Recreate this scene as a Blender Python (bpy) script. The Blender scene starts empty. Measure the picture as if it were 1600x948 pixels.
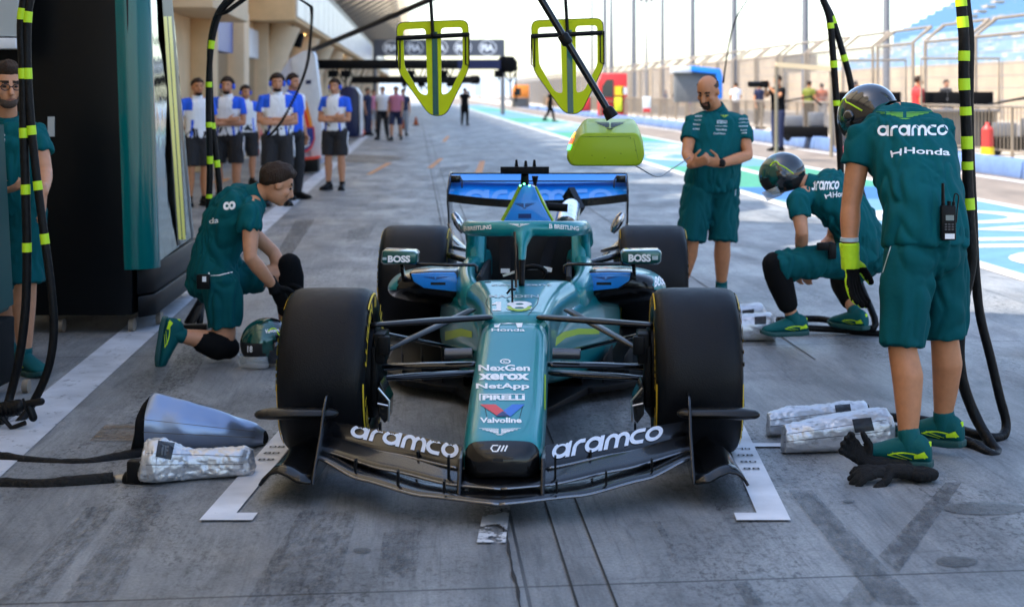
import bpy, bmesh, math, random
import numpy as np
from mathutils import Vector, Matrix, noise
from mathutils.bvhtree import BVHTree

random.seed(7)
scene = bpy.context.scene
COL = scene.collection
V = Vector
PI = math.pi
CAM_H = 1.58
FOC, VPX, VPY = 2430.0, 905.0, 145.0     # focal length and vanishing point of the 1600 px wide photograph

def pt(px, py, Y):
    """point of the place seen at pixel (px, py) standing Y metres from the lens"""
    return V(((px - VPX) / FOC * Y, Y, CAM_H - (py - VPY) / FOC * Y))

def gp(px, py, z=0.0):
    Y = (CAM_H - z) * FOC / (py - VPY)
    return V(((px - VPX) / FOC * Y, Y, z))

TH = math.atan((VPX - 650.0) / FOC)      # the pit lane runs 6 degrees off the car's axis
UD = V((-math.sin(TH), math.cos(TH), 0)); ND = V((math.cos(TH), math.sin(TH), 0))
def pl(t, s, z=0.0):
    p = ND * t + UD * s
    return V((p.x, p.y, z))
LANE = Matrix.Rotation(TH, 4, 'Z')

# ------------------------------------------------------------------ materials
MATS = {}
def mat(name, col, rough=0.5, metal=0.0, var=0.0, vscale=8.0, bump=0.0, bscale=60.0, coat=0.0, spec=0.5,
        emit=0.0, alpha=1.0, stretch=(1, 1, 1), rvar=0.0, trans=0.0, detail=6.0, sheen=0.0, col2=None, vlo=0.35, vhi=0.65, bdist=0.01):
    if name in MATS: return MATS[name]
    m = bpy.data.materials.new(name); m.use_nodes = True
    nt = m.node_tree; N, L = nt.nodes, nt.links
    b = N['Principled BSDF']
    b.inputs['Base Color'].default_value = (*col, 1)
    b.inputs['Roughness'].default_value = rough
    b.inputs['Metallic'].default_value = metal
    b.inputs['Specular IOR Level'].default_value = spec
    b.inputs['Coat Weight'].default_value = coat
    b.inputs['Coat Roughness'].default_value = 0.06
    b.inputs['Alpha'].default_value = alpha
    b.inputs['Transmission Weight'].default_value = trans
    if sheen: b.inputs['Sheen Weight'].default_value = sheen
    if emit:
        b.inputs['Emission Color'].default_value = (*col, 1); b.inputs['Emission Strength'].default_value = emit
    tc = N.new('ShaderNodeTexCoord'); mp = N.new('ShaderNodeMapping')
    mp.inputs['Scale'].default_value = stretch
    L.new(tc.outputs['Object'], mp.inputs['Vector'])
    if var or col2:
        nz = N.new('ShaderNodeTexNoise'); nz.inputs['Scale'].default_value = vscale; nz.inputs['Detail'].default_value = detail
        nz.inputs['Roughness'].default_value = 0.62
        L.new(mp.outputs['Vector'], nz.inputs['Vector'])
        r = N.new('ShaderNodeValToRGB')
        c2 = col2 or tuple(c * (1 - var) for c in col); c1 = tuple(min(1, c * (1 + var * 0.6)) for c in col) if not col2 else col
        r.color_ramp.elements[0].position = vlo; r.color_ramp.elements[0].color = (*c2, 1)
        r.color_ramp.elements[1].position = vhi; r.color_ramp.elements[1].color = (*c1, 1)
        L.new(nz.outputs['Fac'], r.inputs['Fac']); L.new(r.outputs['Color'], b.inputs['Base Color'])
        if rvar:
            mr = N.new('ShaderNodeMapRange')
            mr.inputs['To Min'].default_value = max(0, rough - rvar); mr.inputs['To Max'].default_value = min(1, rough + rvar)
            mr.inputs['From Min'].default_value = .3; mr.inputs['From Max'].default_value = .7
            L.new(nz.outputs['Fac'], mr.inputs['Value']); L.new(mr.outputs['Result'], b.inputs['Roughness'])
    if bump:
        nb = N.new('ShaderNodeTexNoise'); nb.inputs['Scale'].default_value = bscale; nb.inputs['Detail'].default_value = 5
        L.new(mp.outputs['Vector'], nb.inputs['Vector'])
        bp = N.new('ShaderNodeBump'); bp.inputs['Strength'].default_value = bump; bp.inputs['Distance'].default_value = bdist
        L.new(nb.outputs['Fac'], bp.inputs['Height']); L.new(bp.outputs['Normal'], b.inputs['Normal'])
    MATS[name] = m
    return m

# ------------------------------------------------------------------ objects
def tag(o, label=None, cat=None, group=None, kind=None):
    if label: o['label'] = label
    if cat: o['category'] = cat
    if group: o['group'] = group
    if kind: o['kind'] = kind
    return o

def thing(name, label, cat, loc=(0, 0, 0), rz=0.0, group=None):
    o = bpy.data.objects.new(name, None); COL.objects.link(o)
    o.location = loc; o.rotation_euler = (0, 0, rz); o.empty_display_size = 0.1
    return tag(o, label, cat, group)

def copy_tree(o, parent=None):
    c = o.copy(); COL.objects.link(c)
    if parent: c.parent = parent
    for ch in list(o.children): copy_tree(ch, c)
    return c

def link_mesh(name, me, parent=None, mats=()):
    o = bpy.data.objects.new(name, me); COL.objects.link(o)
    for m in mats:
        me.materials.append(m)
    if parent: o.parent = parent
    return o

class MB:
    """collects shapes into one mesh"""
    def __init__(self): self.v = []; self.f = []; self.mi = []; self.m = 0
    def add(self, vs, fs):
        k = len(self.v); self.v += [tuple(p) for p in vs]
        self.f += [tuple(i + k for i in f) for f in fs]; self.mi += [self.m] * len(fs)
        return self
    def mat(self, i): self.m = i; return self
    def box(self, c, s, M=None):
        x, y, z = s[0] / 2, s[1] / 2, s[2] / 2; c = V(c)
        vs = [V(p) for p in ((-x, -y, -z), (x, -y, -z), (x, y, -z), (-x, y, -z), (-x, -y, z), (x, -y, z), (x, y, z), (-x, y, z))]
        vs = [c + (M @ p if M else p) for p in vs]
        return self.add(vs, [(0, 3, 2, 1), (4, 5, 6, 7), (0, 1, 5, 4), (1, 2, 6, 5), (2, 3, 7, 6), (3, 0, 4, 7)])
    def bar(self, a, b, w, h, up=(0, 0, 1)):
        a, b = V(a), V(b); d = (b - a); l = d.length; d.normalize()
        s = d.cross(V(up));
        if s.length < 1e-4: s = d.cross(V((1, 0, 0)))
        s.normalize(); u = s.cross(d)
        M = Matrix((s, d, u)).transposed()
        return self.box((a + b) / 2, (w, l, h), M)
    def loft(self, rings, cap=True, closed=True, loop=False):
        n = len(rings[0]); vs = [p for r in rings for p in r]; fs = []
        R = len(rings)
        for i in range(R if loop else R - 1):
            a, b = i * n, ((i + 1) % R) * n
            for j in range(n if closed else n - 1):
                k = (j + 1) % n
                fs.append((a + j, a + k, b + k, b + j))
        if cap and not loop:
            fs.append(tuple(range(n - 1, -1, -1))); fs.append(tuple((R - 1) * n + j for j in range(n)))
        return self.add(vs, fs)
    def tube(self, pts, rad, n=10, cap='flat', up=None):
        """rad: number or list; items may be (side, up) half sizes"""
        pts = [V(p) for p in pts]; P = len(pts)
        rad = list(rad) if isinstance(rad, (list, tuple)) and len(rad) == P else [rad] * P
        rad = [r if isinstance(r, (tuple, list)) else (r, r) for r in rad]
        tan = []
        for i in range(P):
            d = pts[min(i + 1, P - 1)] - pts[max(i - 1, 0)]
            tan.append(d.normalized() if d.length > 1e-9 else V((0, 0, 1)))
        if up is None:
            u = V((0, 0, 1)) if abs(tan[0].z) < .9 else V((0, 1, 0))
        else: u = V(up)
        rings = []; fr = []
        for i in range(P):
            s = tan[i].cross(u)
            if s.length < 1e-5: s = tan[i].cross(V((1, 0.1, 0)))
            s.normalize(); w = s.cross(tan[i]).normalized()
            if up is None: u = w
            fr.append((s, w))
        def ring(c, s, w, a, b): return [c + s * (a * math.cos(2 * PI * j / n)) + w * (b * math.sin(2 * PI * j / n)) for j in range(n)]
        if cap == 'round':
            for k in (75, 50, 25):
                q = math.radians(k); r = max(rad[0])
                rings.append(ring(pts[0] - tan[0] * (r * math.sin(q)), *fr[0], rad[0][0] * math.cos(q), rad[0][1] * math.cos(q)))
        for i in range(P): rings.append(ring(pts[i], *fr[i], *rad[i]))
        if cap == 'round':
            for k in (25, 50, 75):
                q = math.radians(k); r = max(rad[-1])
                rings.append(ring(pts[-1] + tan[-1] * (r * math.sin(q)), *fr[-1], rad[-1][0] * math.cos(q), rad[-1][1] * math.cos(q)))
        return self.loft(rings, cap is not None)
    def lathe(self, prof, c=(0, 0, 0), axis='Z', n=48, a0=0, a1=2 * PI, close=False):
        c = V(c); full = abs(a1 - a0 - 2 * PI) < 1e-6; rings = []
        k = n if full else n + 1
        for i in range(k):
            a = a0 + (a1 - a0) * i / n; ca, sa = math.cos(a), math.sin(a); r_ = []
            for (h, r) in prof:
                r_.append(c + (V((r * ca, r * sa, h)) if axis == 'Z' else V((h, r * ca, r * sa)) if axis == 'X' else V((r * ca, h, r * sa))))
            rings.append(r_)
        return self.loft(rings, False, close, full)
    def ball(self, c, r, n=16, M=None):
        c = V(c); r = r if isinstance(r, (tuple, list)) else (r, r, r); rings = []
        for i in range(1, n // 2):
            q = PI * i / (n // 2)
            ring = []
            for j in range(n):
                a = 2 * PI * j / n
                p = V((r[0] * math.sin(q) * math.cos(a), r[1] * math.sin(q) * math.sin(a), -r[2] * math.cos(q)))
                ring.append(c + (M @ p if M else p))
            rings.append(ring)
        return self.loft(rings, True)
    def prism(self, poly, thick, M):
        """2-D polygon (u,v) extruded +-thick/2 along w, placed by M (4x4)"""
        n = len(poly)
        vs = [M @ V((u, v, -thick / 2)) for u, v in poly] + [M @ V((u, v, thick / 2)) for u, v in poly]
        fs = [tuple(range(n - 1, -1, -1)), tuple(range(n, 2 * n))]
        fs += [(i, (i + 1) % n, n + (i + 1) % n, n + i) for i in range(n)]
        return self.add(vs, fs)
    def sheet(self, pts): return self.add(pts, [tuple(range(len(pts)))])
    def build(self, name, mats, parent=None, smooth=40, bevel=0.0, bseg=2, sub=0, solid=0.0):
        me = bpy.data.meshes.new(name)
        me.from_pydata([tuple(p) for p in self.v], [], self.f)
        mats = mats if isinstance(mats, (list, tuple)) else [mats]
        for m in mats: me.materials.append(m)
        me.polygons.foreach_set('material_index', self.mi)
        bm = bmesh.new(); bm.from_mesh(me)
        bmesh.ops.recalc_face_normals(bm, faces=bm.faces)
        bm.to_mesh(me); bm.free()
        o = bpy.data.objects.new(name, me); COL.objects.link(o)
        if parent: o.parent = parent
        if solid:
            md = o.modifiers.new('s', 'SOLIDIFY'); md.thickness = solid; md.offset = 0
        if bevel:
            md = o.modifiers.new('b', 'BEVEL'); md.width = bevel; md.segments = bseg; md.limit_method = 'ANGLE'; md.angle_limit = math.radians(35)
        if sub:
            md = o.modifiers.new('u', 'SUBSURF'); md.levels = sub; md.render_levels = sub
        if o.modifiers: bake(o)
        shade(o, smooth)
        return o

def bake(o):
    dg = bpy.context.evaluated_depsgraph_get()
    me = bpy.data.meshes.new_from_object(o.evaluated_get(dg), depsgraph=dg)
    old = o.data; o.modifiers.clear(); o.data = me
    bpy.data.meshes.remove(old)
    return o

def shade(o, smooth=40):
    me = o.data
    if smooth is None or smooth is False:
        me.shade_flat(); return
    me.shade_smooth()
    if smooth < 180: me.set_sharp_from_angle(angle=math.radians(smooth))

def obox(name, c, s, m, parent=None, M=None, bevel=0.0):
    return MB().box(c, s, M).build(name, m, parent, bevel=bevel)

# soft bodies: overlapping closed shapes melted into one continuous skin
def melt(mb, name, mats, parent, voxel=0.01, smooth=6, wrinkle=0.0, wscale=14.0, wst=(1, 1, .45), matfn=None, factor=.5):
    o = mb.build(name, mats, parent, smooth=None)
    r = o.modifiers.new('r', 'REMESH'); r.mode = 'VOXEL'; r.voxel_size = voxel
    if smooth:
        s = o.modifiers.new('s', 'SMOOTH'); s.iterations = smooth; s.factor = factor
    bake(o)
    me = o.data
    mats = mats if isinstance(mats, (list, tuple)) else [mats]
    if len(me.materials) != len(mats):
        me.materials.clear()
        for m in mats: me.materials.append(m)
    n = len(me.vertices)
    if wrinkle:
        co = np.empty(n * 3); me.vertices.foreach_get('co', co); co = co.reshape(-1, 3)
        no = np.empty(n * 3); me.vertices.foreach_get('normal', no); no = no.reshape(-1, 3)
        off = random.random() * 50
        for i in range(n):
            p = V((co[i, 0] * wscale * wst[0] + off, co[i, 1] * wscale * wst[1], co[i, 2] * wscale * wst[2]))
            d = noise.noise(p + V((noise.noise(p * .7) * 1.5, 0, noise.noise(p * .6 + V((9, 9, 9))) * 1.5)))
            co[i] += no[i] * (wrinkle * (abs(d) * 1.8 - .4))
        me.vertices.foreach_set('co', co.ravel())
    me.polygons.foreach_set('material_index', [0] * len(me.polygons))
    if matfn:
        idx = [matfn(p.center, p.normal) for p in me.polygons]
        me.polygons.foreach_set('material_index', idx)
    me.shade_smooth(); me.update()
    return o

# ------------------------------------------------------------------ lettering: flat shapes laid on a part, kept in that part's mesh
def text_geo(txt, bold=0.0, size=1.0, shear=0.0, spacing=1.0):
    cu = bpy.data.curves.new('t', 'FONT'); cu.body = txt; cu.size = size; cu.offset = bold; cu.shear = shear
    cu.align_x = 'CENTER'; cu.resolution_u = 3; cu.space_character = spacing
    o = bpy.data.objects.new('t', cu); COL.objects.link(o)
    dg = bpy.context.evaluated_depsgraph_get(); dg.update()
    me = bpy.data.meshes.new_from_object(o.evaluated_get(dg), depsgraph=dg)
    vs = [(v.co.x, v.co.y) for v in me.vertices]; fs = [tuple(p.vertices) for p in me.polygons]
    bpy.data.objects.remove(o); bpy.data.curves.remove(cu); bpy.data.meshes.remove(me)
    return vs, fs

def fit(geo, w=None, h=None):
    """scale to width w and height h, centred on 0,0"""
    vs, fs = geo
    xs = [v[0] for v in vs]; ys = [v[1] for v in vs]
    cx, cy = (min(xs) + max(xs)) / 2, (min(ys) + max(ys)) / 2; W, H = max(xs) - min(xs), max(ys) - min(ys)
    sx = (w / W) if w else h / H; sy = (h / H) if h else sx
    return [((x - cx) * sx, (y - cy) * sy) for x, y in vs], fs

def move(geo, dx, dy): return [(x + dx, y + dy) for x, y in geo[0]], geo[1]
def join(*gs):
    vs, fs = [], []
    for g in gs:
        k = len(vs); vs += g[0]; fs += [tuple(i + k for i in f) for f in g[1]]
    return vs, fs
def poly(*pts): return [tuple(p) for p in pts], [tuple(range(len(pts)))]
def stroke(pts, w, closed=False):
    """ribbon of width w along a 2-D polyline"""
    P = [V((p[0], p[1])) for p in pts]; n = len(P); vs = []; fs = []
    for i in range(n):
        a = P[(i - 1) % n] if closed or i > 0 else P[i]; b = P[(i + 1) % n] if closed or i < n - 1 else P[i]
        d = (b - a)
        d = d.normalized() if d.length > 1e-9 else V((1, 0)); q = V((-d.y, d.x)) * (w / 2)
        vs += [tuple(P[i] + q), tuple(P[i] - q)]
    for i in range(n if closed else n - 1):
        j = (i + 1) % n
        fs.append((2 * i, 2 * i + 1, 2 * j + 1, 2 * j))
    return vs, fs
def arc(cx, cy, r, a0, a1, n=14, ry=None):
    ry = ry or r
    return [(cx + r * math.cos(math.radians(a0 + (a1 - a0) * i / n)), cy + ry * math.sin(math.radians(a0 + (a1 - a0) * i / n))) for i in range(n + 1)]
def disc(cx, cy, r, n=20, ry=None): return [p for p in arc(cx, cy, r, 0, 360, n, ry)[:-1]], [tuple(range(n))]

def wordmark_a():
    """wide round lower-case word with single-storey a, drawn from strokes"""
    w = .24; g = []; x = 0
    def ring(x, op=None):
        return stroke(arc(x + .5, .38, .42, 0, 360, 20, .38)[:-1], w, True)
    def a(x): return join(ring(x), stroke([(x + .98, -.12), (x + .98, .86)], w))
    def r(x): return join(stroke([(x + .1, -.12), (x + .1, .38)], w), stroke([(x + .1, .36)] + arc(x + .48, .36, .38, 180, 80, 8, .38) + [(x + .7, .74)], w))
    def m(x): return join(stroke([(x + .1, -.12), (x + .1, .38)], w), stroke([(x + .1, .36)] + arc(x + .42, .38, .32, 180, 0, 10, .36) + [(x + .74, -.12)], w),
                          stroke([(x + .74, .36)] + arc(x + 1.06, .38, .32, 180, 0, 10, .36) + [(x + 1.38, -.12)], w))
    def c(x): return stroke([(x + .86, .76)] + arc(x + .52, .38, .44, 90, 270, 14, .38) + [(x + .86, 0)], w)
    g = [a(0), r(1.24), a(2.02), m(3.24), c(4.78), ring(5.74)]
    return join(*g)

def wings(w):
    g = []
    for s in (-1, 1):
        for k, (x1, y0, th) in enumerate(((.50, .145, .035), (.42, .095, .034), (.33, .047, .034), (.235, .0, .034), (.15, -.047, .034))):
            g.append(poly((s * .03, y0), (s * x1, y0 + .03 + .02 * (k == 0)), (s * (x1 + .01), y0 + .03 + th), (s * .03, y0 + th * .9)))
    g.append(poly((-.11, -.075), (.11, -.075), (.04, -.12), (-.04, -.12)))
    return fit(join(*g), w)
def wings_old(w):
    """spread pair of wings with a bar across"""
    g = []
    for s in (-1, 1):
        top = [(0, .10), (s * .12, .11), (s * .3, .14), (s * .5, .16)]
        for k in range(5):
            a = s * (.10 + .085 * k); b = -.17 + .045 * k
            g.append(poly((a, .07), (a + s * .055, .075), (a + s * .03, b + .02), (a - s * .02, b)))
        g.append(poly((0, .12), (0, .085), (s * .3, .10), (s * .5, .13), (s * .5, .165), (s * .3, .145)))
        g.append(poly((s * .02, .06), (s * .02, -.19), (s * .075, -.18), (s * .08, .065)))
        g.append(poly((s * .42, .10), (s * .5, .12), (s * .42, .05), (s * .34, .03)))
    return fit(join(*g), w)

def h_mark(w):
    return fit(join(poly((-.5, .35), (-.36, .35), (-.24, 0), (-.30, -.35), (-.44, -.35)), poly((.5, .35), (.36, .35), (.24, 0), (.30, -.35), (.44, -.35)),
                    poly((-.28, .10), (.28, .10), (.24, -.06), (-.24, -.06))), w)

def refine(geo, L):
    vs, fs = geo
    bm = bmesh.new(); bv = [bm.verts.new((x, y, 0)) for x, y in vs]
    for f in fs:
        try: bm.faces.new([bv[i] for i in f])
        except ValueError: pass
    bmesh.ops.triangulate(bm, faces=bm.faces)
    for _ in range(5):
        e = [e for e in bm.edges if e.calc_length() > L]
        if not e or len(bm.verts) > 30000: break
        bmesh.ops.subdivide_edges(bm, edges=e, cuts=1)
        bmesh.ops.triangulate(bm, faces=[f for f in bm.faces if len(f.verts) > 3])
    bm.verts.ensure_lookup_table(); bm.verts.index_update()
    r = [(v.co.x, v.co.y) for v in bm.verts], [tuple(v.index for v in f.verts) for f in bm.faces]
    bm.free(); return r

_TREE = {}
def decal(o, geo, m, O, U, W, L=0.04, eps=0.002, depth=0.4, follow=True, maxd=None):
    """lay flat shapes (u along U, v along W, from point O) on mesh o, looking along -U x W; appended to o's own mesh"""
    O, U, W = V(O), V(U).normalized(), V(W).normalized()
    Nn = U.cross(W).normalized(); D = -Nn; W = Nn.cross(U)
    key = o.name
    if key not in _TREE:
        me0 = o.data
        _TREE[key] = BVHTree.FromPolygons([v.co.copy() for v in me0.vertices], [tuple(p.vertices) for p in me0.polygons])
    tree = _TREE[key]
    vs, fs = refine(geo, L) if L else geo
    out = []; ok = []
    for u, v in vs:
        P = O + U * u + W * v
        hit, nrm, _, _ = tree.ray_cast(P - D * depth, D, depth * 2.2)
        if hit is None or (maxd and abs((hit - P).dot(D)) > maxd): out.append(P); ok.append(False)
        else:
            out.append(hit - D * eps); ok.append(True)
    fs = [f for f in fs if all(ok[i] for i in f)]
    append(o, out, fs, m)

def append(o, vs, fs, m):
    me = o.data
    if m.name not in [x.name for x in me.materials]: me.materials.append(m)
    mi = [x.name for x in me.materials].index(m.name)
    bm = bmesh.new(); bm.from_mesh(me)
    bv = [bm.verts.new(p) for p in vs]
    for f in fs:
        try:
            q = bm.faces.new([bv[i] for i in f]); q.material_index = mi; q.smooth = True
        except ValueError: pass
    bmesh.ops.delete(bm, geom=[v for v in bv if not v.link_faces], context='VERTS')
    bm.to_mesh(me); bm.free(); me.update()

def smoothpath(pts, k=6):
    """Catmull-Rom through points"""
    P = [V(p) for p in pts]; out = []
    for i in range(len(P) - 1):
        a, b, c, d = P[max(i - 1, 0)], P[i], P[i + 1], P[min(i + 2, len(P) - 1)]
        for j in range(k):
            t = j / k
            out.append(.5 * ((2 * b) + (c - a) * t + (2 * a - 5 * b + 4 * c - d) * t * t + (3 * b - a - 3 * c + d) * t ** 3))
    out.append(P[-1]); return out

def decal_px(o, geo, quad, m, L=None, eps=0.002, root=None):
    """lay flat shapes on mesh o: geo is fitted to 0..1 x 0..1 and spread over four photo points (lower left, lower right, upper right, upper left)"""
    root = root if root is not None else o.parent
    off = root.matrix_world.translation if root else V((0, 0, 0))
    off = V(root.location) if root else off
    key = o.name
    if key not in _TREE:
        me0 = o.data
        _TREE[key] = BVHTree.FromPolygons([v.co.copy() for v in me0.vertices], [tuple(p.vertices) for p in me0.polygons])
    tree = _TREE[key]
    vs, fs = geo
    xs = [v[0] for v in vs]; ys = [v[1] for v in vs]; x0, y0 = min(xs), min(ys); W, H = max(xs) - x0, max(ys) - y0
    a, b, c, d = [V(q) for q in quad]
    w = max((b - a).length, 1)
    asp = (d - a).length / w
    vs = [((x - x0) / W, (y - y0) / H * asp) for x, y in vs]
    vs, fs = refine((vs, fs), L or min(.12, 5.0 / w))
    cam0 = V((0, 0, CAM_H)) - off; out = []; ok = []
    for u, v in vs:
        v /= asp
        p = (a * (1 - u) + b * u) * (1 - v) + (d * (1 - u) + c * u) * v
        D = V(((p.x - VPX) / FOC, 1, -(p.y - VPY) / FOC)).normalized()
        hit, nrm, _, _ = tree.ray_cast(cam0, D, 300)
        if hit is None: out.append(V((0, 0, 0))); ok.append(False)
        else:
            if nrm.dot(D) > 0: nrm = -nrm
            out.append(hit + nrm * eps); ok.append(True)
    # drop faces that jump across a gap
    good = []
    for f in fs:
        if not all(ok[i] for i in f): continue
        P = [out[i] for i in f]
        if max((P[i] - P[i - 1]).length for i in range(len(P))) > .25: continue
        good.append(f)
    append(o, out, good, m)
def rectq(x0, y0, x1, y1): return [(x0, y1), (x1, y1), (x1, y0), (x0, y0)]
# ================================================================== camera, light, sky
cam_d = bpy.data.cameras.new('camera'); cam = bpy.data.objects.new('camera', cam_d); COL.objects.link(cam)
cam.location = (0, 0, CAM_H); cam.rotation_euler = (PI / 2, 0, 0)
cam_d.sensor_width = 36; cam_d.lens = 36 * FOC / 1600; cam_d.clip_start = .1; cam_d.clip_end = 3000
cam_d.shift_x = -(VPX - 800) / 1600; cam_d.shift_y = -(474 - VPY) / 1600
cam_d.dof.use_dof = True; cam_d.dof.focus_distance = 6.9; cam_d.dof.aperture_fstop = 3.2
scene.camera = cam

SUN_EL = math.radians(55)
sd = (-ND * 1.0 - UD * 0.25).normalized()          # horizontal direction towards the sun
SUN_AZ = math.atan2(sd.x, sd.y)
w = bpy.data.worlds.new('World'); scene.world = w; w.use_nodes = True
nt = w.node_tree; bg = nt.nodes['Background']
sky = nt.nodes.new('ShaderNodeTexSky'); sky.sky_type = 'NISHITA'; sky.sun_disc = False
sky.sun_elevation = SUN_EL; sky.sun_rotation = SUN_AZ; sky.dust_density = 1.3; sky.air_density = 1.0; sky.altitude = 0
nt.links.new(sky.outputs['Color'], bg.inputs['Color']); bg.inputs['Strength'].default_value = 0.15
sl = bpy.data.lights.new('sun', 'SUN'); sl.energy = 2.8; sl.angle = math.radians(.5); sl.color = (1, .93, .82)
so = bpy.data.objects.new('sun', sl); COL.objects.link(so)
so.rotation_euler = (math.radians(90) - SUN_EL, 0, math.atan2(sd.x, -sd.y)); so.location = (-30, -10, 50)
scene.view_settings.view_transform = 'Standard'; scene.view_settings.look = 'None'
scene.view_settings.exposure = 1.75; scene.view_settings.gamma = 1.0
scene.cycles.max_bounces = 8; scene.cycles.use_denoising = True; scene.cycles.transparent_max_bounces = 16
scene.cycles.sample_clamp_indirect = 8; scene.cycles.caustics_reflective = False; scene.cycles.caustics_refractive = False

# ================================================================== materials of the setting
def concrete():
    m = bpy.data.materials.new('concrete'); m.use_nodes = True; nt = m.node_tree; N, L = nt.nodes, nt.links
    b = N['Principled BSDF']
    tc = N.new('ShaderNodeTexCoord'); mp = N.new('ShaderNodeMapping'); mp.inputs['Rotation'].default_value = (0, 0, -TH)
    L.new(tc.outputs['Object'], mp.inputs['Vector'])
    def noise_(scale, det, st=(1, 1, 1), dist=0, rough=.6):
        q = N.new('ShaderNodeMapping'); q.inputs['Scale'].default_value = st; L.new(mp.outputs['Vector'], q.inputs['Vector'])
        n = N.new('ShaderNodeTexNoise'); n.inputs['Scale'].default_value = scale; n.inputs['Detail'].default_value = det
        n.inputs['Distortion'].default_value = dist; n.inputs['Roughness'].default_value = rough
        L.new(q.outputs['Vector'], n.inputs['Vector']); return n.outputs['Fac']
    def ramp(f, p0, p1, c0, c1):
        r = N.new('ShaderNodeValToRGB'); r.color_ramp.elements[0].position = p0; r.color_ramp.elements[1].position = p1
        r.color_ramp.elements[0].color = (*c0, 1); r.color_ramp.elements[1].color = (*c1, 1); L.new(f, r.inputs['Fac']); return r.outputs['Color']
    def mul(a, c, f=1.0):
        x = N.new('ShaderNodeMix'); x.data_type = 'RGBA'; x.blend_type = 'MULTIPLY'; x.inputs['Factor'].default_value = f
        L.new(a, x.inputs[6]); L.new(c, x.inputs[7]); return x.outputs[2]
    base = ramp(noise_(.9, 8, (1, .5, 1), .4), .32, .70, (.150, .156, .157), (.345, .354, .354))
    base = mul(base, ramp(noise_(2.6, 9, (1, .35, 1), .8, .72), .36, .60, (.55, .56, .58), (1.08, 1.08, 1.08)))
    base = mul(base, ramp(noise_(75, 5, (1, 1, 1), 0, .8), .34, .58, (.62, .62, .63), (1.08, 1.08, 1.08)))
    base = mul(base, ramp(noise_(5, 10, (1.6, .12, 1), 1.2, .8), .28, .44, (.33, .33, .35), (1, 1, 1)), .9)   # rubbed-in rubber streaks
    base = mul(base, ramp(noise_(9, 8, (.16, 1.4, 1), .6, .8), .30, .44, (.50, .50, .50), (1, 1, 1)), .6)
    base = mul(base, ramp(noise_(.35, 3), .60, .72, (1, 1, 1), (1.05, .93, .80)), .8)                      # brown stains
    spk = ramp(noise_(34, 12, (1, .55, 1), .3, .85), .42, .50, (.12, .12, .13), (1, 1, 1))                # black rubber crumbs, only in worn areas
    msk = ramp(noise_(1.1, 4, (1.2, .4, 1), .8), .46, .60, (0, 0, 0), (1, 1, 1))
    xx = N.new('ShaderNodeMix'); xx.data_type = 'RGBA'; xx.inputs[6].default_value = (1, 1, 1, 1); L.new(msk, xx.inputs['Factor']); L.new(spk, xx.inputs[7])
    base = mul(base, xx.outputs[2])
    fine = ramp(noise_(16, 10, (3.2, .10, 1), .5, .75), .36, .50, (.66, .66, .67), (1.03, 1.03, 1.03)); base = mul(base, fine, .8)   # fine brush lines along the lane
    # slab joints across the lane
    sx = N.new('ShaderNodeSeparateXYZ'); L.new(mp.outputs['Vector'], sx.inputs[0])
    def M(op, a, bb=None, c=None):
        x = N.new('ShaderNodeMath'); x.operation = op
        for i, q in enumerate((a, bb, c)):
            if q is None: continue
            if isinstance(q, (int, float)): x.inputs[i].default_value = q
            else: L.new(q, x.inputs[i])
        return x.outputs[0]
    jt = M('ADD', M('DIVIDE', sx.outputs['Y'], 4.6), .42)
    jd = M('MULTIPLY', M('ABSOLUTE', M('SUBTRACT', M('FRACT', jt), .5)), 4.6)
    joint = M('GREATER_THAN', jd, .007)
    jx = M('MULTIPLY', M('ABSOLUTE', M('SUBTRACT', M('FRACT', M('DIVIDE', M('ADD', sx.outputs['X'], 1.75), 4.2)), .5)), 4.2)
    joint2 = M('GREATER_THAN', jx, .006)
    jf = M('MULTIPLY', joint, joint2)
    jc = N.new('ShaderNodeMix'); jc.data_type = 'RGBA'; jc.inputs[6].default_value = (.25, .25, .26, 1); jc.inputs[7].default_value = (1, 1, 1, 1)
    L.new(jf, jc.inputs['Factor'])
    base = mul(base, jc.outputs[2])
    L.new(base, b.inputs['Base Color'])
    rr = N.new('ShaderNodeMapRange'); rr.inputs['From Min'].default_value = .3; rr.inputs['From Max'].default_value = .7
    rr.inputs['To Min'].default_value = .38; rr.inputs['To Max'].default_value = .68
    L.new(noise_(1.7, 6, (1, .5, 1), .5), rr.inputs['Value']); L.new(rr.outputs['Result'], b.inputs['Roughness'])
    bp = N.new('ShaderNodeBump'); bp.inputs['Strength'].default_value = .22; bp.inputs['Distance'].default_value = .004
    L.new(noise_(90, 6, (1, 1, 1), 0, .7), bp.inputs['Height']); L.new(bp.outputs['Normal'], b.inputs['Normal'])
    return m

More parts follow.
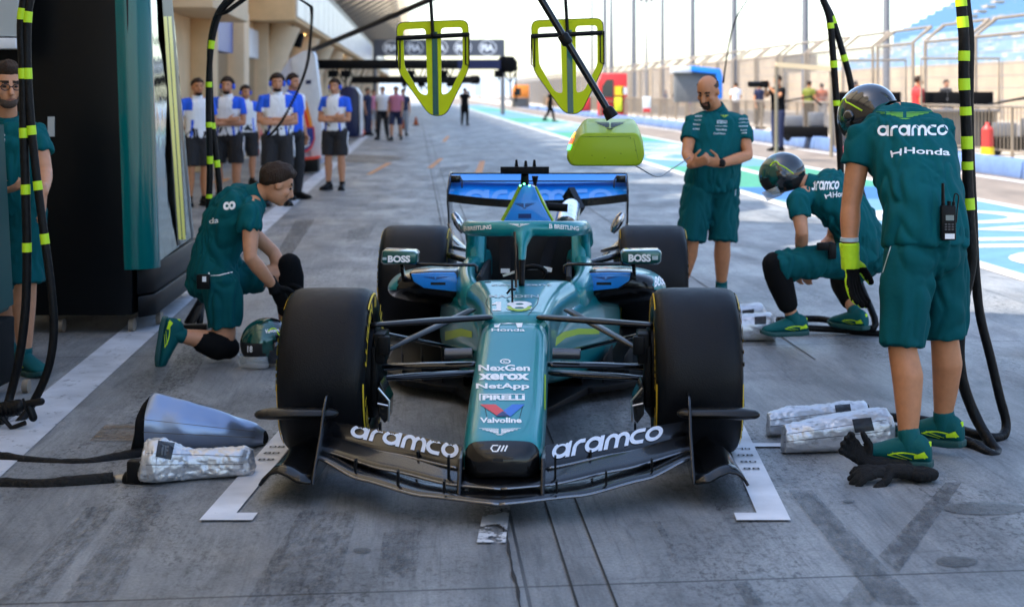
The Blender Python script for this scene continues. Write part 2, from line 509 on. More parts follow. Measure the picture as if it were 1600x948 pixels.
def worn(name, col, lo, hi, scale=14.0, rough=.6, stretch=(1, 1, 1), amax=1.0):
    """paint or rubber worn away in patches: the concrete below shows through"""
    m = bpy.data.materials.new(name); m.use_nodes = True; nt = m.node_tree; N, L = nt.nodes, nt.links
    b = N['Principled BSDF']; b.inputs['Base Color'].default_value = (*col, 1); b.inputs['Roughness'].default_value = rough
    tc = N.new('ShaderNodeTexCoord'); mp = N.new('ShaderNodeMapping'); mp.inputs['Scale'].default_value = stretch
    L.new(tc.outputs['Object'], mp.inputs['Vector'])
    n = N.new('ShaderNodeTexNoise'); n.inputs['Scale'].default_value = scale; n.inputs['Detail'].default_value = 10; n.inputs['Roughness'].default_value = .75
    L.new(mp.outputs['Vector'], n.inputs['Vector'])
    r = N.new('ShaderNodeMapRange'); r.inputs['From Min'].default_value = lo; r.inputs['From Max'].default_value = hi; r.inputs['To Max'].default_value = amax
    L.new(n.outputs['Fac'], r.inputs['Value']); L.new(r.outputs['Result'], b.inputs['Alpha'])
    n2 = N.new('ShaderNodeTexNoise'); n2.inputs['Scale'].default_value = 3; n2.inputs['Detail'].default_value = 8; L.new(tc.outputs['Object'], n2.inputs['Vector'])
    q = N.new('ShaderNodeValToRGB'); q.color_ramp.elements[0].color = (*[c * .72 for c in col], 1); q.color_ramp.elements[1].color = (*[min(1, c * 1.1) for c in col], 1)
    q.color_ramp.elements[0].position = .35; q.color_ramp.elements[1].position = .65
    L.new(n2.outputs['Fac'], q.inputs['Fac']); L.new(q.outputs['Color'], b.inputs['Base Color'])
    return m

M_CONC = concrete()
M_SAND = mat('sand_ground', (.42, .36, .28), .9, var=.25, vscale=.3)
M_ASPH = mat('lane_asphalt', (.20, .165, .135), .85, var=.3, vscale=1.2, stretch=(1, .25, 1), bump=.2, bscale=120)
M_TRACK = mat('track_asphalt', (.16, .145, .13), .85, var=.25, vscale=1.0, stretch=(1, .2, 1))
M_WPAINT = worn('white_paint', (.68, .69, .72), .22, .34, 26)
M_WOLD = worn('old_white_paint', (.56, .58, .62), .26, .44, 10, stretch=(1, .7, 1))
M_OPAINT = worn('orange_paint', (.62, .24, .05), .24, .45, 12)
M_BPAINT = mat('blue_paint', (.018, .105, .30), .6, var=.2, vscale=4)
M_CPAINT = mat('cyan_paint', (.09, .215, .31), .6, var=.15, vscale=4)
M_GPAINT = mat('green_paint', (.04, .235, .135), .6, var=.2, vscale=4)
M_WCLEAN = mat('clean_white_paint', (.50, .50, .49), .6, var=.12, vscale=5)
M_SKID = worn('rubber_mark', (.055, .056, .057), .37, .66, 40, .55, (1, .4, 1), .74)
M_SKIDF = worn('faint_rubber', (.035, .036, .038), .44, .66, 58, .55, (1, .35, 1), .6)
M_SPILL = worn('dried_spill', (.105, .105, .105), .10, .2, 5, .45, amax=.55)
M_RUST = worn('rust_stain', (.24, .155, .075), .38, .62, 5, .6, (.5, 2.4, 1), .7)
M_CRACK = mat('crack_dark', (.025, .024, .023), .9)
M_BEIGE = mat('beige_render', (.74, .50, .27), .75, var=.10, vscale=1.4, bump=.08, bscale=40)
M_BEIGE2 = mat('pale_beige_render', (.72, .54, .35), .75, var=.08, vscale=1.4)
M_CREAM = mat('cream_canopy', (.66, .61, .52), .6, var=.08, vscale=1)
def translucent(m, col, f):
    nt = m.node_tree; N, L = nt.nodes, nt.links; t = N.new('ShaderNodeBsdfTranslucent'); t.inputs['Color'].default_value = (*col, 1)
    x = N.new('ShaderNodeMixShader'); x.inputs['Fac'].default_value = f; out = N['Material Output']
    L.new(N['Principled BSDF'].outputs[0], x.inputs[1]); L.new(t.outputs[0], x.inputs[2]); L.new(x.outputs[0], out.inputs['Surface'])
translucent(M_CREAM, (.90, .82, .68), .6)                 # stretched fabric lets some daylight through
M_GREY = mat('grey_metal_roof', (.16, .165, .175), .5, .3, var=.1)
M_WPANEL = mat('white_panel', (.70, .71, .74), .35, var=.14, vscale=2.2)
M_DGLASS = mat('dark_glass', (.02, .03, .035), .08, coat=.5)
M_BLUEP = mat('blue_panel', (.02, .07, .34), .4, var=.1)
M_LAMP = mat('warm_lamp', (1, .70, .25), emit=3.0)
M_STEEL = mat('galvanised_steel', (.27, .22, .165), .5, .2, var=.12, vscale=4)
M_DSTEEL = mat('grey_steel', (.20, .20, .21), .5, .3)
M_BARB = mat('barrier_blue', (.12, .20, .40), .5, var=.15, vscale=3)
M_BARR = mat('barrier_red', (.55, .05, .05), .5, var=.15, vscale=3)
M_BLACK = mat('black_satin', (.005, .005, .0055), .42, spec=.18)
M_BLACKM = mat('black_matt', (.006, .006, .0065), .8, bump=.1, spec=.1)
M_NAVY = mat('navy_panel', (.008, .018, .09), .35)

# ================================================================== ground
def sheet(name, pts, z, m):
    o = MB().sheet([(p[0], p[1], z) for p in pts]).build(name, m, smooth=None); tag(o, kind='structure'); return o
def lane_rect(name, t0, t1, s0, s1, z, m): return sheet(name, [pl(t0, s0), pl(t1, s0), pl(t1, s1), pl(t0, s1)], z, m)

g = sheet('ground', [(-1500, -300), (1500, -300), (1500, 2400), (-1500, 2400)], -.004, M_SAND)
lane_rect('pit_apron', -16, 5.05, -30, 260, 0.0, M_CONC)
lane_rect('pit_lane', 5.05, 11.3, -30, 420, 0.0, M_ASPH)
lane_rect('race_track', 15.2, 29, -40, 500, 0.0, M_TRACK)
pw = MB()
pw.box((13.2, 195, .11), (3.8, 450, .22), None)
o = pw.build('pit_wall_walkway', mat('walkway_concrete', (.50, .44, .36), .85, var=.15, vscale=1.5)); o.rotation_euler.z = TH; tag(o, kind='structure')

lane_rect('lane_marking', -1.95, -1.70, 3, 60, .004, M_WOLD)
lane_rect('lane_marking', 10.55, 10.75, -10, 260, .004, M_WCLEAN)
# painted strip between the apron and the fast lane
zb = .004
lane_rect('lane_marking', 5.06, 5.26, -10, 200, zb, M_WCLEAN)
lane_rect('lane_marking', 8.15, 8.35, -10, 200, zb, M_WCLEAN)
segs = [(-10, 22.5, M_CPAINT), (22.5, 25.5, M_BPAINT), (25.5, 33.0, M_GPAINT), (33.0, 50, M_CPAINT), (50, 62, M_GPAINT), (62, 82, M_CPAINT), (82, 98, M_GPAINT), (98, 130, M_CPAINT), (130, 150, M_GPAINT), (150, 200, M_CPAINT)]
for s0, s1, m in segs: lane_rect('lane_paint', 5.26, 8.15, s0, s1, zb, m)
lane_rect('lane_marking', 6.55, 6.80, 25.5, 33.0, zb + .004, M_WCLEAN)
lane_rect('lane_marking', 6.3, 6.7, 50, 62, zb + .004, M_WCLEAN)
def ground_geo(name, geo, t, s, z, m, rot=0.0):
    R = Matrix.Rotation(rot, 2)
    vs = []
    for x, y in geo[0]:
        q = R @ V((x, y)); vs.append(pl(t + q.x, s + q.y, z))
    mb = MB(); mb.add(vs, geo[1]); o = mb.build(name, m, smooth=None); tag(o, kind='structure')
# big white lettering strokes seen along the strip, read from across the lane
L1 = join(stroke(arc(0, 0, 1.0, 20, 320, 24, .95), .34), stroke([(1.6, -1), (1.6, 1)], .36), stroke([(2.35, -1), (2.35, 1)], .36), stroke([(3.0, -1), (3.6, .2), (4.2, -1)], .34), stroke(arc(5.6, 0, 1.0, 0, 360, 24, .95)[:-1], .34, True))
ground_geo('lane_lettering', fit(L1, 7.5, 2.3), 6.7, 16.6, zb + .004, M_WCLEAN, PI / 2)
ground_geo('lane_lettering', fit(L1, 12, 2.3), 6.7, 41.5, zb + .004, M_WCLEAN, PI / 2)
ground_geo('lane_lettering', fit(L1, 14, 2.3), 6.7, 72, zb + .004, M_WCLEAN, PI / 2)

# the box painted round the car (car axis runs along world Y)
def box_line(x0, x1, xf):
    a, b = 5.73, 12.4
    sheet('box_marking', [(x0, a), (x1, a), (x1, b), (x0, b)], .008, M_WPAINT)
    lo, hi = (x1, xf) if xf > x1 else (xf, x0)
    sheet('box_marking', [(lo, a), (hi, a), (hi, a + .10), (lo, a + .10)], .008, M_WPAINT)
box_line(-1.40, -1.285, -1.205); box_line(.665, .78, .58)
sheet('box_marking', [(.78, 6.92), (1.02, 6.92), (1.02, 6.99), (.78, 6.99)], .008, M_WPAINT)
for x, ys in ((-1.34, (6.66, 6.78, 6.90)), (.72, (6.50, 6.62, 6.74, 6.86))):
    for i, yy in enumerate(ys):
        ge = fit(text_geo('880M'[i % 4] + '80'[i % 2]), .07, .034)
        mb = MB(); mb.add([(x + u, yy + v, .012) for u, v in ge[0]], ge[1]); tag(mb.build('box_lettering', M_BLACKM, smooth=None), kind='structure')
sheet('worn_tape', [gp(745, 850), gp(790, 850), gp(797, 793), gp(757, 793)], .008, worn('worn_tape_paint', (.62, .64, .66), .44, .50, 9))

# drain channel joints and a broken edge
def crack(t, s0, s1, wd, jag=0.0, n=60, name='slab_joint'):
    a, b = [], []
    for i in range(n + 1):
        s = s0 + (s1 - s0) * i / n; j = jag * (noise.noise(V((s * 6, t, 0))))
        k = wd * (1 + (1.2 * noise.noise(V((s * 11, t, 5))) if jag else 0))
        a.append(pl(t + j - k / 2, s)); b.append(pl(t + j + k / 2, s))
    mb = MB()
    for i in range(n): mb.sheet([(*a[i].xy, .004), (*b[i].xy, .004), (*b[i + 1].xy, .004), (*a[i + 1].xy, .004)])
    tag(mb.build(name, M_CRACK, smooth=None), kind='structure')
crack(.495, 3.5, 60, .008); crack(.615, 3.5, 30, .0075); crack(.32, 3.5, 5.95, .010, .006, 90); crack(.30, 5.95, 90, .010, .008, 200)
crack(2.35, 9, 60, .008)
# skid marks, stains, spills
def mark(name, p, m, z=.006):
    sheet(name, [gp(*q) for q in p], z, m)
mark('rubber_mark', [(1478, 755), (1503, 755), (1405, 895), (1373, 870)], M_SKID)
mark('rubber_mark', [(1232, 768), (1268, 768), (1440, 948), (1375, 948)], M_SKID, .0075)
mark('rubber_mark', [(1310, 948), (1342, 912), (1372, 930), (1362, 948)], M_SKID, .0085)
mark('rubber_mark', [(1020, 816), (1031, 816), (1067, 878), (1056, 880)], M_SKIDF)
mark('rubber_mark', [(1146, 914), (1172, 914), (1195, 948), (1168, 948)], M_SKID)
mark('rubber_mark', [(140, 790), (185, 790), (60, 948), (-10, 948)], M_SKIDF)
mark('rubber_mark', [(215, 775), (262, 775), (175, 940), (90, 948)], M_SKIDF, .0075)
mark('rubber_mark', [(300, 520), (350, 500), (300, 600), (240, 620)], M_SKIDF)
mark('rubber_mark', [(462, 345), (492, 343), (455, 400), (428, 404)], M_SKID)
mark('rubber_mark', [(545, 360), (590, 348), (575, 372), (540, 380)], M_SKIDF)
mark('rubber_mark', [(690, 262), (735, 258), (720, 275), (680, 280)], M_SKIDF)
mark('rubber_mark', [(470, 800), (560, 800), (520, 948), (380, 948)], M_SKIDF, .0065)
mark('rubber_mark', [(600, 830), (660, 830), (650, 900), (590, 900)], M_SKIDF, .0068)
mark('rubber_mark', [(1090, 700), (1150, 700), (1175, 790), (1120, 800)], M_SKIDF, .0062)
mark('rust_stain', [(165, 664), (385, 664), (380, 690), (140, 690)], M_RUST)
mark('rust_stain', [(490, 240), (640, 245), (600, 256), (480, 252)], M_RUST)
def oval(cx, cy, rx, ry):
    sheet('dried_spill', [gp(cx + rx * math.cos(a * PI / 12), cy + ry * math.sin(a * PI / 12)) for a in range(24)][::-1], .005, M_SPILL)
oval(1540, 795, 66, 10); oval(1495, 878, 33, 8); oval(1326, 784, 9, 2.5); oval(566, 861, 14, 4)
for q in ([(572, 273), (580, 273), (613, 255), (604, 255)], [(667, 263), (676, 263), (693, 248), (686, 248)], [(741, 272), (753, 272), (758, 252), (750, 252)], [(690, 222), (696, 222), (703, 213), (698, 213)], [(330, 286), (352, 284), (362, 279), (340, 280)]):
    mark('orange_dash', q, M_OPAINT)

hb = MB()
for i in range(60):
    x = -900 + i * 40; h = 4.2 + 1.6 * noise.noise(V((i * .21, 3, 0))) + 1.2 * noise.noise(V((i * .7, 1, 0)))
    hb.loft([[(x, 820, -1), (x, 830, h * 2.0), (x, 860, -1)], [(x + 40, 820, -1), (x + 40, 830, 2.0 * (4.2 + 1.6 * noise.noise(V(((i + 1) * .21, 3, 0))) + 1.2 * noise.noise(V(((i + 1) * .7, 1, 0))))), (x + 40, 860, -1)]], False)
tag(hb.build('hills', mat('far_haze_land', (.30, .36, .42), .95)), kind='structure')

# ================================================================== pit building on the left
BL = pl(-6, 30)
pb = thing('pit_building', 'long beige pit building with a cream sawtooth canopy over its garages', 'building', BL, TH)
def B(t, s, z): return V((t + 6, s - 30, z))
def bbox(mb, t0, t1, s0, s1, z0, z1): return mb.box(B((t0 + t1) / 2, (s0 + s1) / 2, (z0 + z1) / 2), (t1 - t0, s1 - s0, z1 - z0))
bbox(MB(), -16, -4.45, -26, 190, -.01, 7.6).build('wall', M_BEIGE, pb)
for k in range(14):
    s = 31.5 + k * 6.0
    mb = MB(); bbox(mb, -4.45, -4.05, s, s + 1.1, 0, 3.5); bbox(mb, -4.5, -4.15, s + 1.35, s + 1.8, 0, 3.5)
    mb.build('pilaster', M_BEIGE2 if k % 3 else M_BEIGE, pb, bevel=.02)
    mb = MB(); bbox(mb, -4.5, -4.40, s + 2.1, s + 5.7, 0, 2.5); mb.build('garage_door', M_DGLASS, pb)
    mb = MB(); bbox(mb, -4.45, -4.28, s + 2.1, s + 5.7, 2.5, 3.25); q = mb.build('header_panel', M_BLUEP if k % 2 == 0 else M_WPANEL, pb)
for k in range(12):
    s = 44 + k * 9
    MB().tube([B(-4.4, s, 0), B(-4.3, s, 1.6), B(-3.6, s, 3.5)], [.30, .32, .42], 16).build('slanted_column', M_BEIGE2, pb)
bbox(MB(), -4.44, -3.2, 42, 190, 3.5, 4.55).build('overhang', M_BEIGE, pb, bevel=.03)
bbox(MB(), -4.44, -3.5, 27.5, 33.2, 3.05, 4.5).build('overhang', M_BEIGE2, pb, bevel=.03)
mb = MB()
for k in range(48): bbox(mb, -3.19, -3.15, 42.2 + k * 3, 45.05 + k * 3, 3.62, 4.9)
mb.build('fascia', M_WPANEL, pb)
for k in range(16):
    MB().ball(B(-3.75, 46 + k * 5.5, 3.47), (.16, .16, .05), 10).build('soffit_lamp', M_LAMP, pb)
mb = MB(); bbox(mb, -4.44, -3.7, 20, 190, 5.25, 5.75); mb.build('gutter', M_GREY, pb)
mb = MB(); mb.loft([[B(-4.4, -26, 5.9), B(-1.75, -26, 7.75), B(-1.75, -26, 8.0), B(-4.4, -26, 6.3)], [B(-4.4, 190, 5.9), B(-1.75, 190, 7.75), B(-1.75, 190, 8.0), B(-4.4, 190, 6.3)]])
cn = mb.build('canopy', M_CREAM, pb)
for k in range(54):
    s = -26 + k * 4; mb = MB()
    mb.loft([[B(-4.4, s, 5.55), B(-1.2, s, 7.5), B(-1.2, s, 7.62), B(-4.4, s, 5.89)], [B(-4.4, s + .35, 5.55), B(-1.2, s + .35, 7.5), B(-1.2, s + .35, 7.62), B(-4.4, s + .35, 5.89)]]); mb.build('canopy_rib', M_GREY, pb)
for k in range(54):
    s = -26 + k * 4
    m2 = MB()
    m2.add([B(-1.76, s + .2, 7.72), B(-1.76, s + 3.7, 7.72), B(-.55, s + 2.9, 8.15), B(-.75, s + 1.5, 8.1), B(-1.76, s + .2, 7.98), B(-1.76, s + 3.7, 7.98), B(-.55, s + 2.9, 8.23), B(-.75, s + 1.5, 8.18)],
           [(0, 3, 2, 1), (4, 5, 6, 7), (0, 1, 5, 4), (1, 2, 6, 5), (2, 3, 7, 6), (3, 0, 4, 7)])
    m2.build('canopy_fin', M_CREAM, pb, smooth=None)

# ================================================================== right side: barrier, rail fence, debris fence, grandstand, masts
def blk(): 
    mb = MB(); mb.loft([[(-.18, -1.46, 0), (.18, -1.46, 0), (.14, -1.46, .30), (.10, -1.46, .35), (-.10, -1.46, .35), (-.14, -1.46, .30)], [(-.18, 1.46, 0), (.18, 1.46, 0), (.14, 1.46, .30), (.10, 1.46, .35), (-.10, 1.46, .35), (-.14, 1.46, .30)]])
    return mb
b0 = blk().build('barrier_block', M_BARB, bevel=.02); b1 = None
r0 = blk().build('barrier_block', M_BARR, bevel=.02)
LB = 'low blue barrier block in the row along the far edge of the pit lane'
LR = 'low red barrier block set among the blue ones along the pit lane'
n0 = n1 = 0
for k in range(52):
    s = 14 + k * 3.0
    red = k in (8,)
    src = r0 if red else b0
    if red: o = r0
    else:
        o = b0 if n0 == 0 else b0.copy()
        if n0: COL.objects.link(o)
        n0 += 1
    o.location = pl(11.2, s, 0); o.rotation_euler.z = TH
    tag(o, LR if red else LB, 'barrier', None if red else 'blue barrier blocks along the pit lane')

def rail_panel():
    r = thing('rail_fence', 'galvanised rail fence panel with upright bars standing behind the blue barrier', 'fence', group='rail fence panels along the pit wall')
    mb = MB(); mb.tube([(0, -1.22, .22), (0, -1.22, 1.30), (0, 1.22, 1.30), (0, 1.22, .22)], .028, 8); mb.tube([(0, -1.22, .42), (0, 1.22, .42)], .02, 8)
    mb.build('frame', M_STEEL, r)
    mb = MB()
    for i in range(1, 12): mb.tube([(0, -1.22 + i * .203, .42), (0, -1.22 + i * .203, 1.30)], .011, 6, None)
    mb.build('bars', M_STEEL, r); return r
r = rail_panel()
for k in range(52):
    o = r if k == 0 else copy_tree(r)
    o.location = pl(11.75, 16 + k * 2.5); o.rotation_euler.z = TH

def debris_panel():
    r = thing('debris_fence', 'tall cranked debris fence panel of pale steel posts and cables', 'fence', group='debris fence panels above the pit wall')
    for e in (-1.75, 1.75):
        MB().tube([(0, e, .22), (0, e, 3.05), (.55, e, 3.50)], .055, 8).build('post', M_STEEL, r)
    mb = MB(); mb.tube([(.55, -1.75, 3.50), (.55, 1.75, 3.50)], .045, 8); mb.tube([(0, -1.70, 3.02), (0, 1.70, 3.02)], .045, 8)
    mb.build('top_rail', M_STEEL, r)
    mb = MB()
    for i in range(9): mb.tube([(0, -1.70, .5 + i * .3), (0, 1.70, .5 + i * .3)], .009, 4, None)
    for i in range(21): mb.tube([(0, -1.65 + i * .165, .4), (0, -1.65 + i * .165, 3.0)], .007, 4, None)
    mb.build('cables', M_DSTEEL, r); return r
r = debris_panel()
for k in range(48):
    o = r if k == 0 else copy_tree(r)
    o.location = pl(14.4, 24 + k * 4.3 + (.3 if k % 2 else 0)); o.rotation_euler.z = TH

gs = thing('grandstand', 'huge grandstand of blue seats with a beige concrete base and back wall', 'grandstand', pl(45, 90), TH)
M_SEAT = mat('blue_seats', (.085, .19, .33), .7, col2=(.34, .29, .23), vscale=.55, vlo=.28, vhi=.40, stretch=(1, .5, 1), detail=9)
M_SEAT2 = mat('pale_blue_seats', (.20, .31, .42), .6, col2=(.48, .42, .33), vscale=.5, vlo=.35, vhi=.5, detail=9)
M_GSW = mat('stand_concrete', (.46, .36, .25), .8, var=.15, vscale=.4)
def GL(prof, s0, s1): return [[V((t - 45, s0 - 90, z)) for t, z in prof], [V((t - 45, s1 - 90, z)) for t, z in prof]]
mb = MB(); mb.loft(GL([(34, 0), (34, 3.4), (34.6, 3.4), (34.6, 0)], -30, 140)); mb.build('wall', M_GSW, gs)
mb = MB(); p = [(34.7, 0), (34.7, 2.4)]
for i in range(14): p += [(34.7 + i * .8, 2.6 + i * .32), (35.5 + i * .8, 2.6 + i * .32)]
p += [(46, 0)]
mb.loft(GL(p, -30, 139)); mb.build('lower_tier', M_SEAT2, gs, smooth=None)
mb = MB(); p = [(47, 0), (47, 7.4)]
for i in range(22): p += [(47.2 + i * .8, 7.6 + i * .42), (48.0 + i * .8, 7.6 + i * .42)]
p += [(66, 0)]
mb.loft(GL(p, -30, 150)); mb.build('upper_tier', M_SEAT, gs, smooth=None)
mb = MB(); mb.loft(GL([(66, 0), (66, 19), (70, 19), (70, 0)], -30, 152)); mb.loft(GL([(60, 18.9), (60, 19.6), (71, 20.2), (71, 19.2)], -30, 146)); mb.build('back_wall', M_GSW, gs)
mb = MB()
for k in range(9):
    s = -20 + k * 19
    mb = MB()
    for i in range(20): mb.box((47.6 + i * .8 - 45, s - 90, 7.86 + i * .42), (.8, 1.2, .16))
    mb.build('stairway', M_GSW, gs)
pass

tw = thing('trackside_wall', 'long low beige wall across the race track beyond the debris fence', 'wall', pl(33, 270), TH)
mb = MB(); mb.box((0, 0, 1.6), (.5, 260, 3.2)); mb.box((3, 0, 2.6), (4, 250, 5.2)); mb.build('wall', M_GSW, tw)
mast_px = [(945, 150), (955, 118), (990, 130), (1035, 165), (1082, 120), (1147, 105), (1258, 92), (1010, 210), (925, 230), (1385, 88)]
for i, (px, Y) in enumerate(mast_px):
    p = pt(px, 145, Y); h = 40 if i not in (1, 7) else 14
    if i == 1: h = 9
    r = thing('light_mast', 'thin grey floodlight mast rising behind the debris fence', 'light mast', (p.x, p.y, 0), 0, 'floodlight masts beyond the track')
    MB().tube([(0, 0, 0), (0, 0, h)], [.22, .10], 8).build('pole', M_DSTEEL, r)
    mb = MB()
    for q in range(3): mb.box((-.7 + q * .7, 0, h + .1), (.5, .35, .4))
    mb.bar((-1, 0, h - .2), (1, 0, h - .2), .1, .1); mb.build('lamp_head', M_DSTEEL, r)
# ================================================================== racing car
CX, CY = -0.29, 6.85
M_TEAL = mat('teal_paint', (.0004, .235, .26), .34, .22, coat=.5, var=.06, vscale=3)
M_TEALD = mat('dark_teal_paint', (.001, .085, .08), .32, .45, coat=.8)
M_CARB = mat('carbon_gloss', (.004, .004, .0045), .22, coat=.40, spec=.25, bump=.03, bscale=300)
M_CARBM = mat('carbon_matt', (.0045, .0045, .005), .5, spec=.12, bump=.05, bscale=300)
M_LIME = mat('lime_paint', (.42, .60, .006), .35, coat=.4)
M_LIMEC = mat('lime_decal', (.38, .58, .012), .4)
M_BLUEC = mat('blue_cover', (.003, .27, .85), .42, coat=.5, bump=.08, bscale=14)
M_BLUEW = mat('blue_wing', (.003, .31, .95), .36, .15, coat=.7)
M_BLUED = mat('blue_cover_print', (.004, .04, .19), .45)
M_WHITE = mat('white_decal', (.90, .91, .92), .5)
M_SOFTW = mat('pale_decal', (.45, .56, .60), .4)
M_RED = mat('red_decal', (.72, .05, .05), .4)
M_BLUE = mat('blue_decal', (.02, .16, .62), .4)
M_NAVYD = mat('navy_decal', (.01, .03, .14), .4)
M_YEL = mat('yellow_rubber', (.72, .47, .02), .6)
M_TYRE = mat('tyre_rubber', (.0040, .0045, .0060), .48, var=.3, vscale=5, bump=.25, spec=.22, bscale=160, rvar=.14, bdist=.004)
M_TYRES = mat('tyre_sidewall', (.006, .006, .0065), .5)
M_ALU = mat('bare_metal', (.55, .56, .58), .3, 1.0, var=.1)
M_FOIL = mat('silver_foil', (.72, .72, .72), .18, 1.0, bump=.5, bscale=22)
M_COCK = mat('cockpit_black', (.006, .006, .007), .8)
M_BELT = mat('belt_webbing', (.006, .006, .007), .8, spec=.1, bump=.2, bscale=200)
M_LED = mat('green_led', (.15, 1, .45), emit=2.5)

car = thing('racing_car', 'teal open-wheel racing car with blue intake covers parked in its pit box', 'racing car', (CX, CY, 0))
CL = V((CX, CY, 0))
def S(px, py, Y): return pt(px, py, Y) - CL
def mir(p): p = V(p); return V((-p.x, p.y, p.z))

def rrect(y, hw, zt, zb, rt=.05, rb=.04, n=5, crown=.0):
    pts = []
    def corner(cx, cz, r, a0):
        for i in range(n + 1):
            a = math.radians(a0 + 90 * i / n); pts.append([cx + r * math.cos(a), cz + r * math.sin(a)])
    corner(hw - rt, zt - rt, rt, 0)
    for k in range(1, 6): pts.append([(hw - rt) * (1 - k / 3), zt])
    corner(-hw + rt, zt - rt, rt, 90); corner(-hw + rb, zb + rb, rb, 180); corner(hw - rb, zb + rb, rb, 270)
    out = []
    for x, z in pts:
        if z > zt - rt - .001: z += crown * (1 - (x / hw) ** 2)
        out.append(V((x, y, z)))
    return out

# --- nose
mb = MB()
nr = [(-1.062, .055, .205, .165, .02), (-1.055, .090, .225, .150, .03), (-1.035, .118, .245, .140, .04), (-1.00, .136, .266, .137, .045), (-.95, .143, .282, .138, .05),
      (-.80, .147, .322, .152, .055), (-.55, .150, .386, .182, .055), (-.25, .151, .460, .222, .055), (0, .153, .533, .262, .055), (.158, .155, .575, .28, .055)]
mb.loft([rrect(y, hw * (1.0 + .055 * min(1, max(0, -y / .6))), zt, zb, rt, min(rt, .035), crown=.008) for y, hw, zt, zb, rt in nr])
nose = mb.build('nose', [M_TEAL, M_CARB], car, smooth=60, sub=1)
for p in nose.data.polygons:
    if p.center.y < -.992 or p.normal.z < -.3: p.material_index = 1
# --- monocoque
mb = MB()
cr = [(.150, .1545, .570, .26, .055), (.17, .1546, .572, .26, .055), (.40, .170, .580, .22, .06), (.65, .195, .592, .18, .075), (.9, .235, .601, .14, .085), (1.1, .285, .612, .12, .09), (1.19, .305, .612, .12, .09), (1.20, .30, .595, .13, .085)]
mb.loft([rrect(y, hw, zt, zb, rt, .05, crown=.006) for y, hw, zt, zb, rt in cr])
chassis = mb.build('monocoque', M_TEAL, car, smooth=60, sub=1)
def seam(o, pts, w=1.1):
    for a, b in zip(pts, pts[1:]):
        decal_px(o, stroke([(0, 0), (1, 0)], 1), [(a[0], a[1] + w / 2), (b[0], b[1] + w / 2), (b[0], b[1] - w / 2), (a[0], a[1] - w / 2)] if abs(b[0] - a[0]) > abs(b[1] - a[1]) else [(a[0] - w / 2, a[1]), (a[0] + w / 2, a[1]), (b[0] + w / 2, b[1]), (b[0] - w / 2, b[1])], M_CARBM, eps=.0012)
# lettering of the nose
T = text_geo
def lab(o, txt, q, m=M_WHITE, bold=.02, **k):
    decal_px(o, T(txt, bold, **k), rectq(*q) if len(q) == 4 and not isinstance(q[0], tuple) else q, m)
decal_px(nose, h_mark(1), rectq(770, 498, 818, 512), M_WHITE); lab(nose, 'Honda', (768, 513.5, 820, 518), bold=.015)
decal_px(nose, stroke(arc(0, 0, 1, 0, 360, 20)[:-1], .35, True), rectq(781, 561, 798, 569), M_WHITE); decal_px(nose, stroke(arc(0, 0, 1, 60, 300, 12), .5), rectq(786, 563, 793, 567), M_WHITE)
lab(nose, 'NexGen', (748, 570, 828, 580), bold=.03); lab(nose, 'xerox', (748, 584, 827, 594), bold=.045); lab(nose, 'NetApp', (744, 599, 827, 610), bold=.03)
decal_px(nose, join(stroke([(0, 0), (0, 1)], .06), stroke([(0, .97), (2, .97)], .10)), rectq(749, 615.5, 820, 626), M_WHITE); lab(nose, 'PIRELLI', (754, 617.5, 820, 625.5), bold=.05)
decal_px(nose, poly((0, 1), (.36, 1), (.62, .28), (.5, 0), (.42, .0)), rectq(750, 632, 792, 651), M_RED)
decal_px(nose, poly((1, 1), (.56, 1), (.12, .28), (.30, 0), (.5, 0)), rectq(781, 632, 820, 651), M_BLUE); decal_px(nose, poly((0, 0), (.5, 1), (1, 0)), rectq(774, 643, 797, 651), M_NAVYD, eps=.003)
lab(nose, 'Valvoline', (750, 652.5, 815, 661), bold=.035); decal_px(nose, wings(1), rectq(748, 669, 814, 680), M_WHITE)
decal_px(nose, join(stroke([(.9, 1), (.25, 1), (0, .5), (.25, 0), (.8, 0)], .2), stroke([(.8, 0), (1.2, 1)], .2), stroke([(1.25, 0), (1.65, 1)], .2), stroke([(1.7, 0), (2.05, 1)], .2)), rectq(766, 695, 794, 706), M_WHITE)
decal_px(nose, poly((0, 0), (1, 0), (1, 1), (0, 1)), rectq(770, 716, 786, 721), M_COCK)
for sx in (1, -1):
    for k, (a, b) in enumerate((((851, 640), (848.5, 585)),)):
        q = [(a[0] - 1.2, a[1]), (a[0] + .8, a[1]), (b[0] + 3.8, b[1]), (b[0] + 1.6, b[1])]
        if sx < 0: q = [(1579 - x - 1, y) for x, y in q]
        decal_px(nose, poly((0, 0), (1, 0), (1, 1), (0, 1)), q, M_LIMEC)
seam(nose, [(757, 633), (762, 657)], 1); seam(nose, [(817, 633), (811, 657)], 1)
# chassis lettering
decal_px(chassis, poly((0, 0), (.42, 0), (.42, 1), (.22, 1), (0, .78), (0, .66), (.2, .72), (.2, .18), (0, .18)), rectq(769, 472, 783, 486), M_WHITE)
decal_px(chassis, T('8', .03), rectq(791, 471, 832, 486), M_WHITE); decal_px(chassis, stroke(arc(0, 0, 1, 180, 360, 14, .8), .42), rectq(792, 479, 831, 487), M_LIMEC, eps=.003)
lab(chassis, 'cognizant', (768, 443.5, 862, 448), M_SOFTW); lab(chassis, 'MAADEN', (764, 461, 842, 465.5), M_SOFTW)
decal_px(chassis, stroke([(0, 0), (0, 1), (.5, .6), (1, 1), (1, 0)], .1), rectq(797, 449, 806, 456), M_SOFTW)
seam(chassis, [(762, 466), (759, 474), (770, 492)], 1); seam(chassis, [(842, 462), (840, 474), (825, 493)], 1); seam(chassis, [(757, 441), (767, 441)], 1.4)
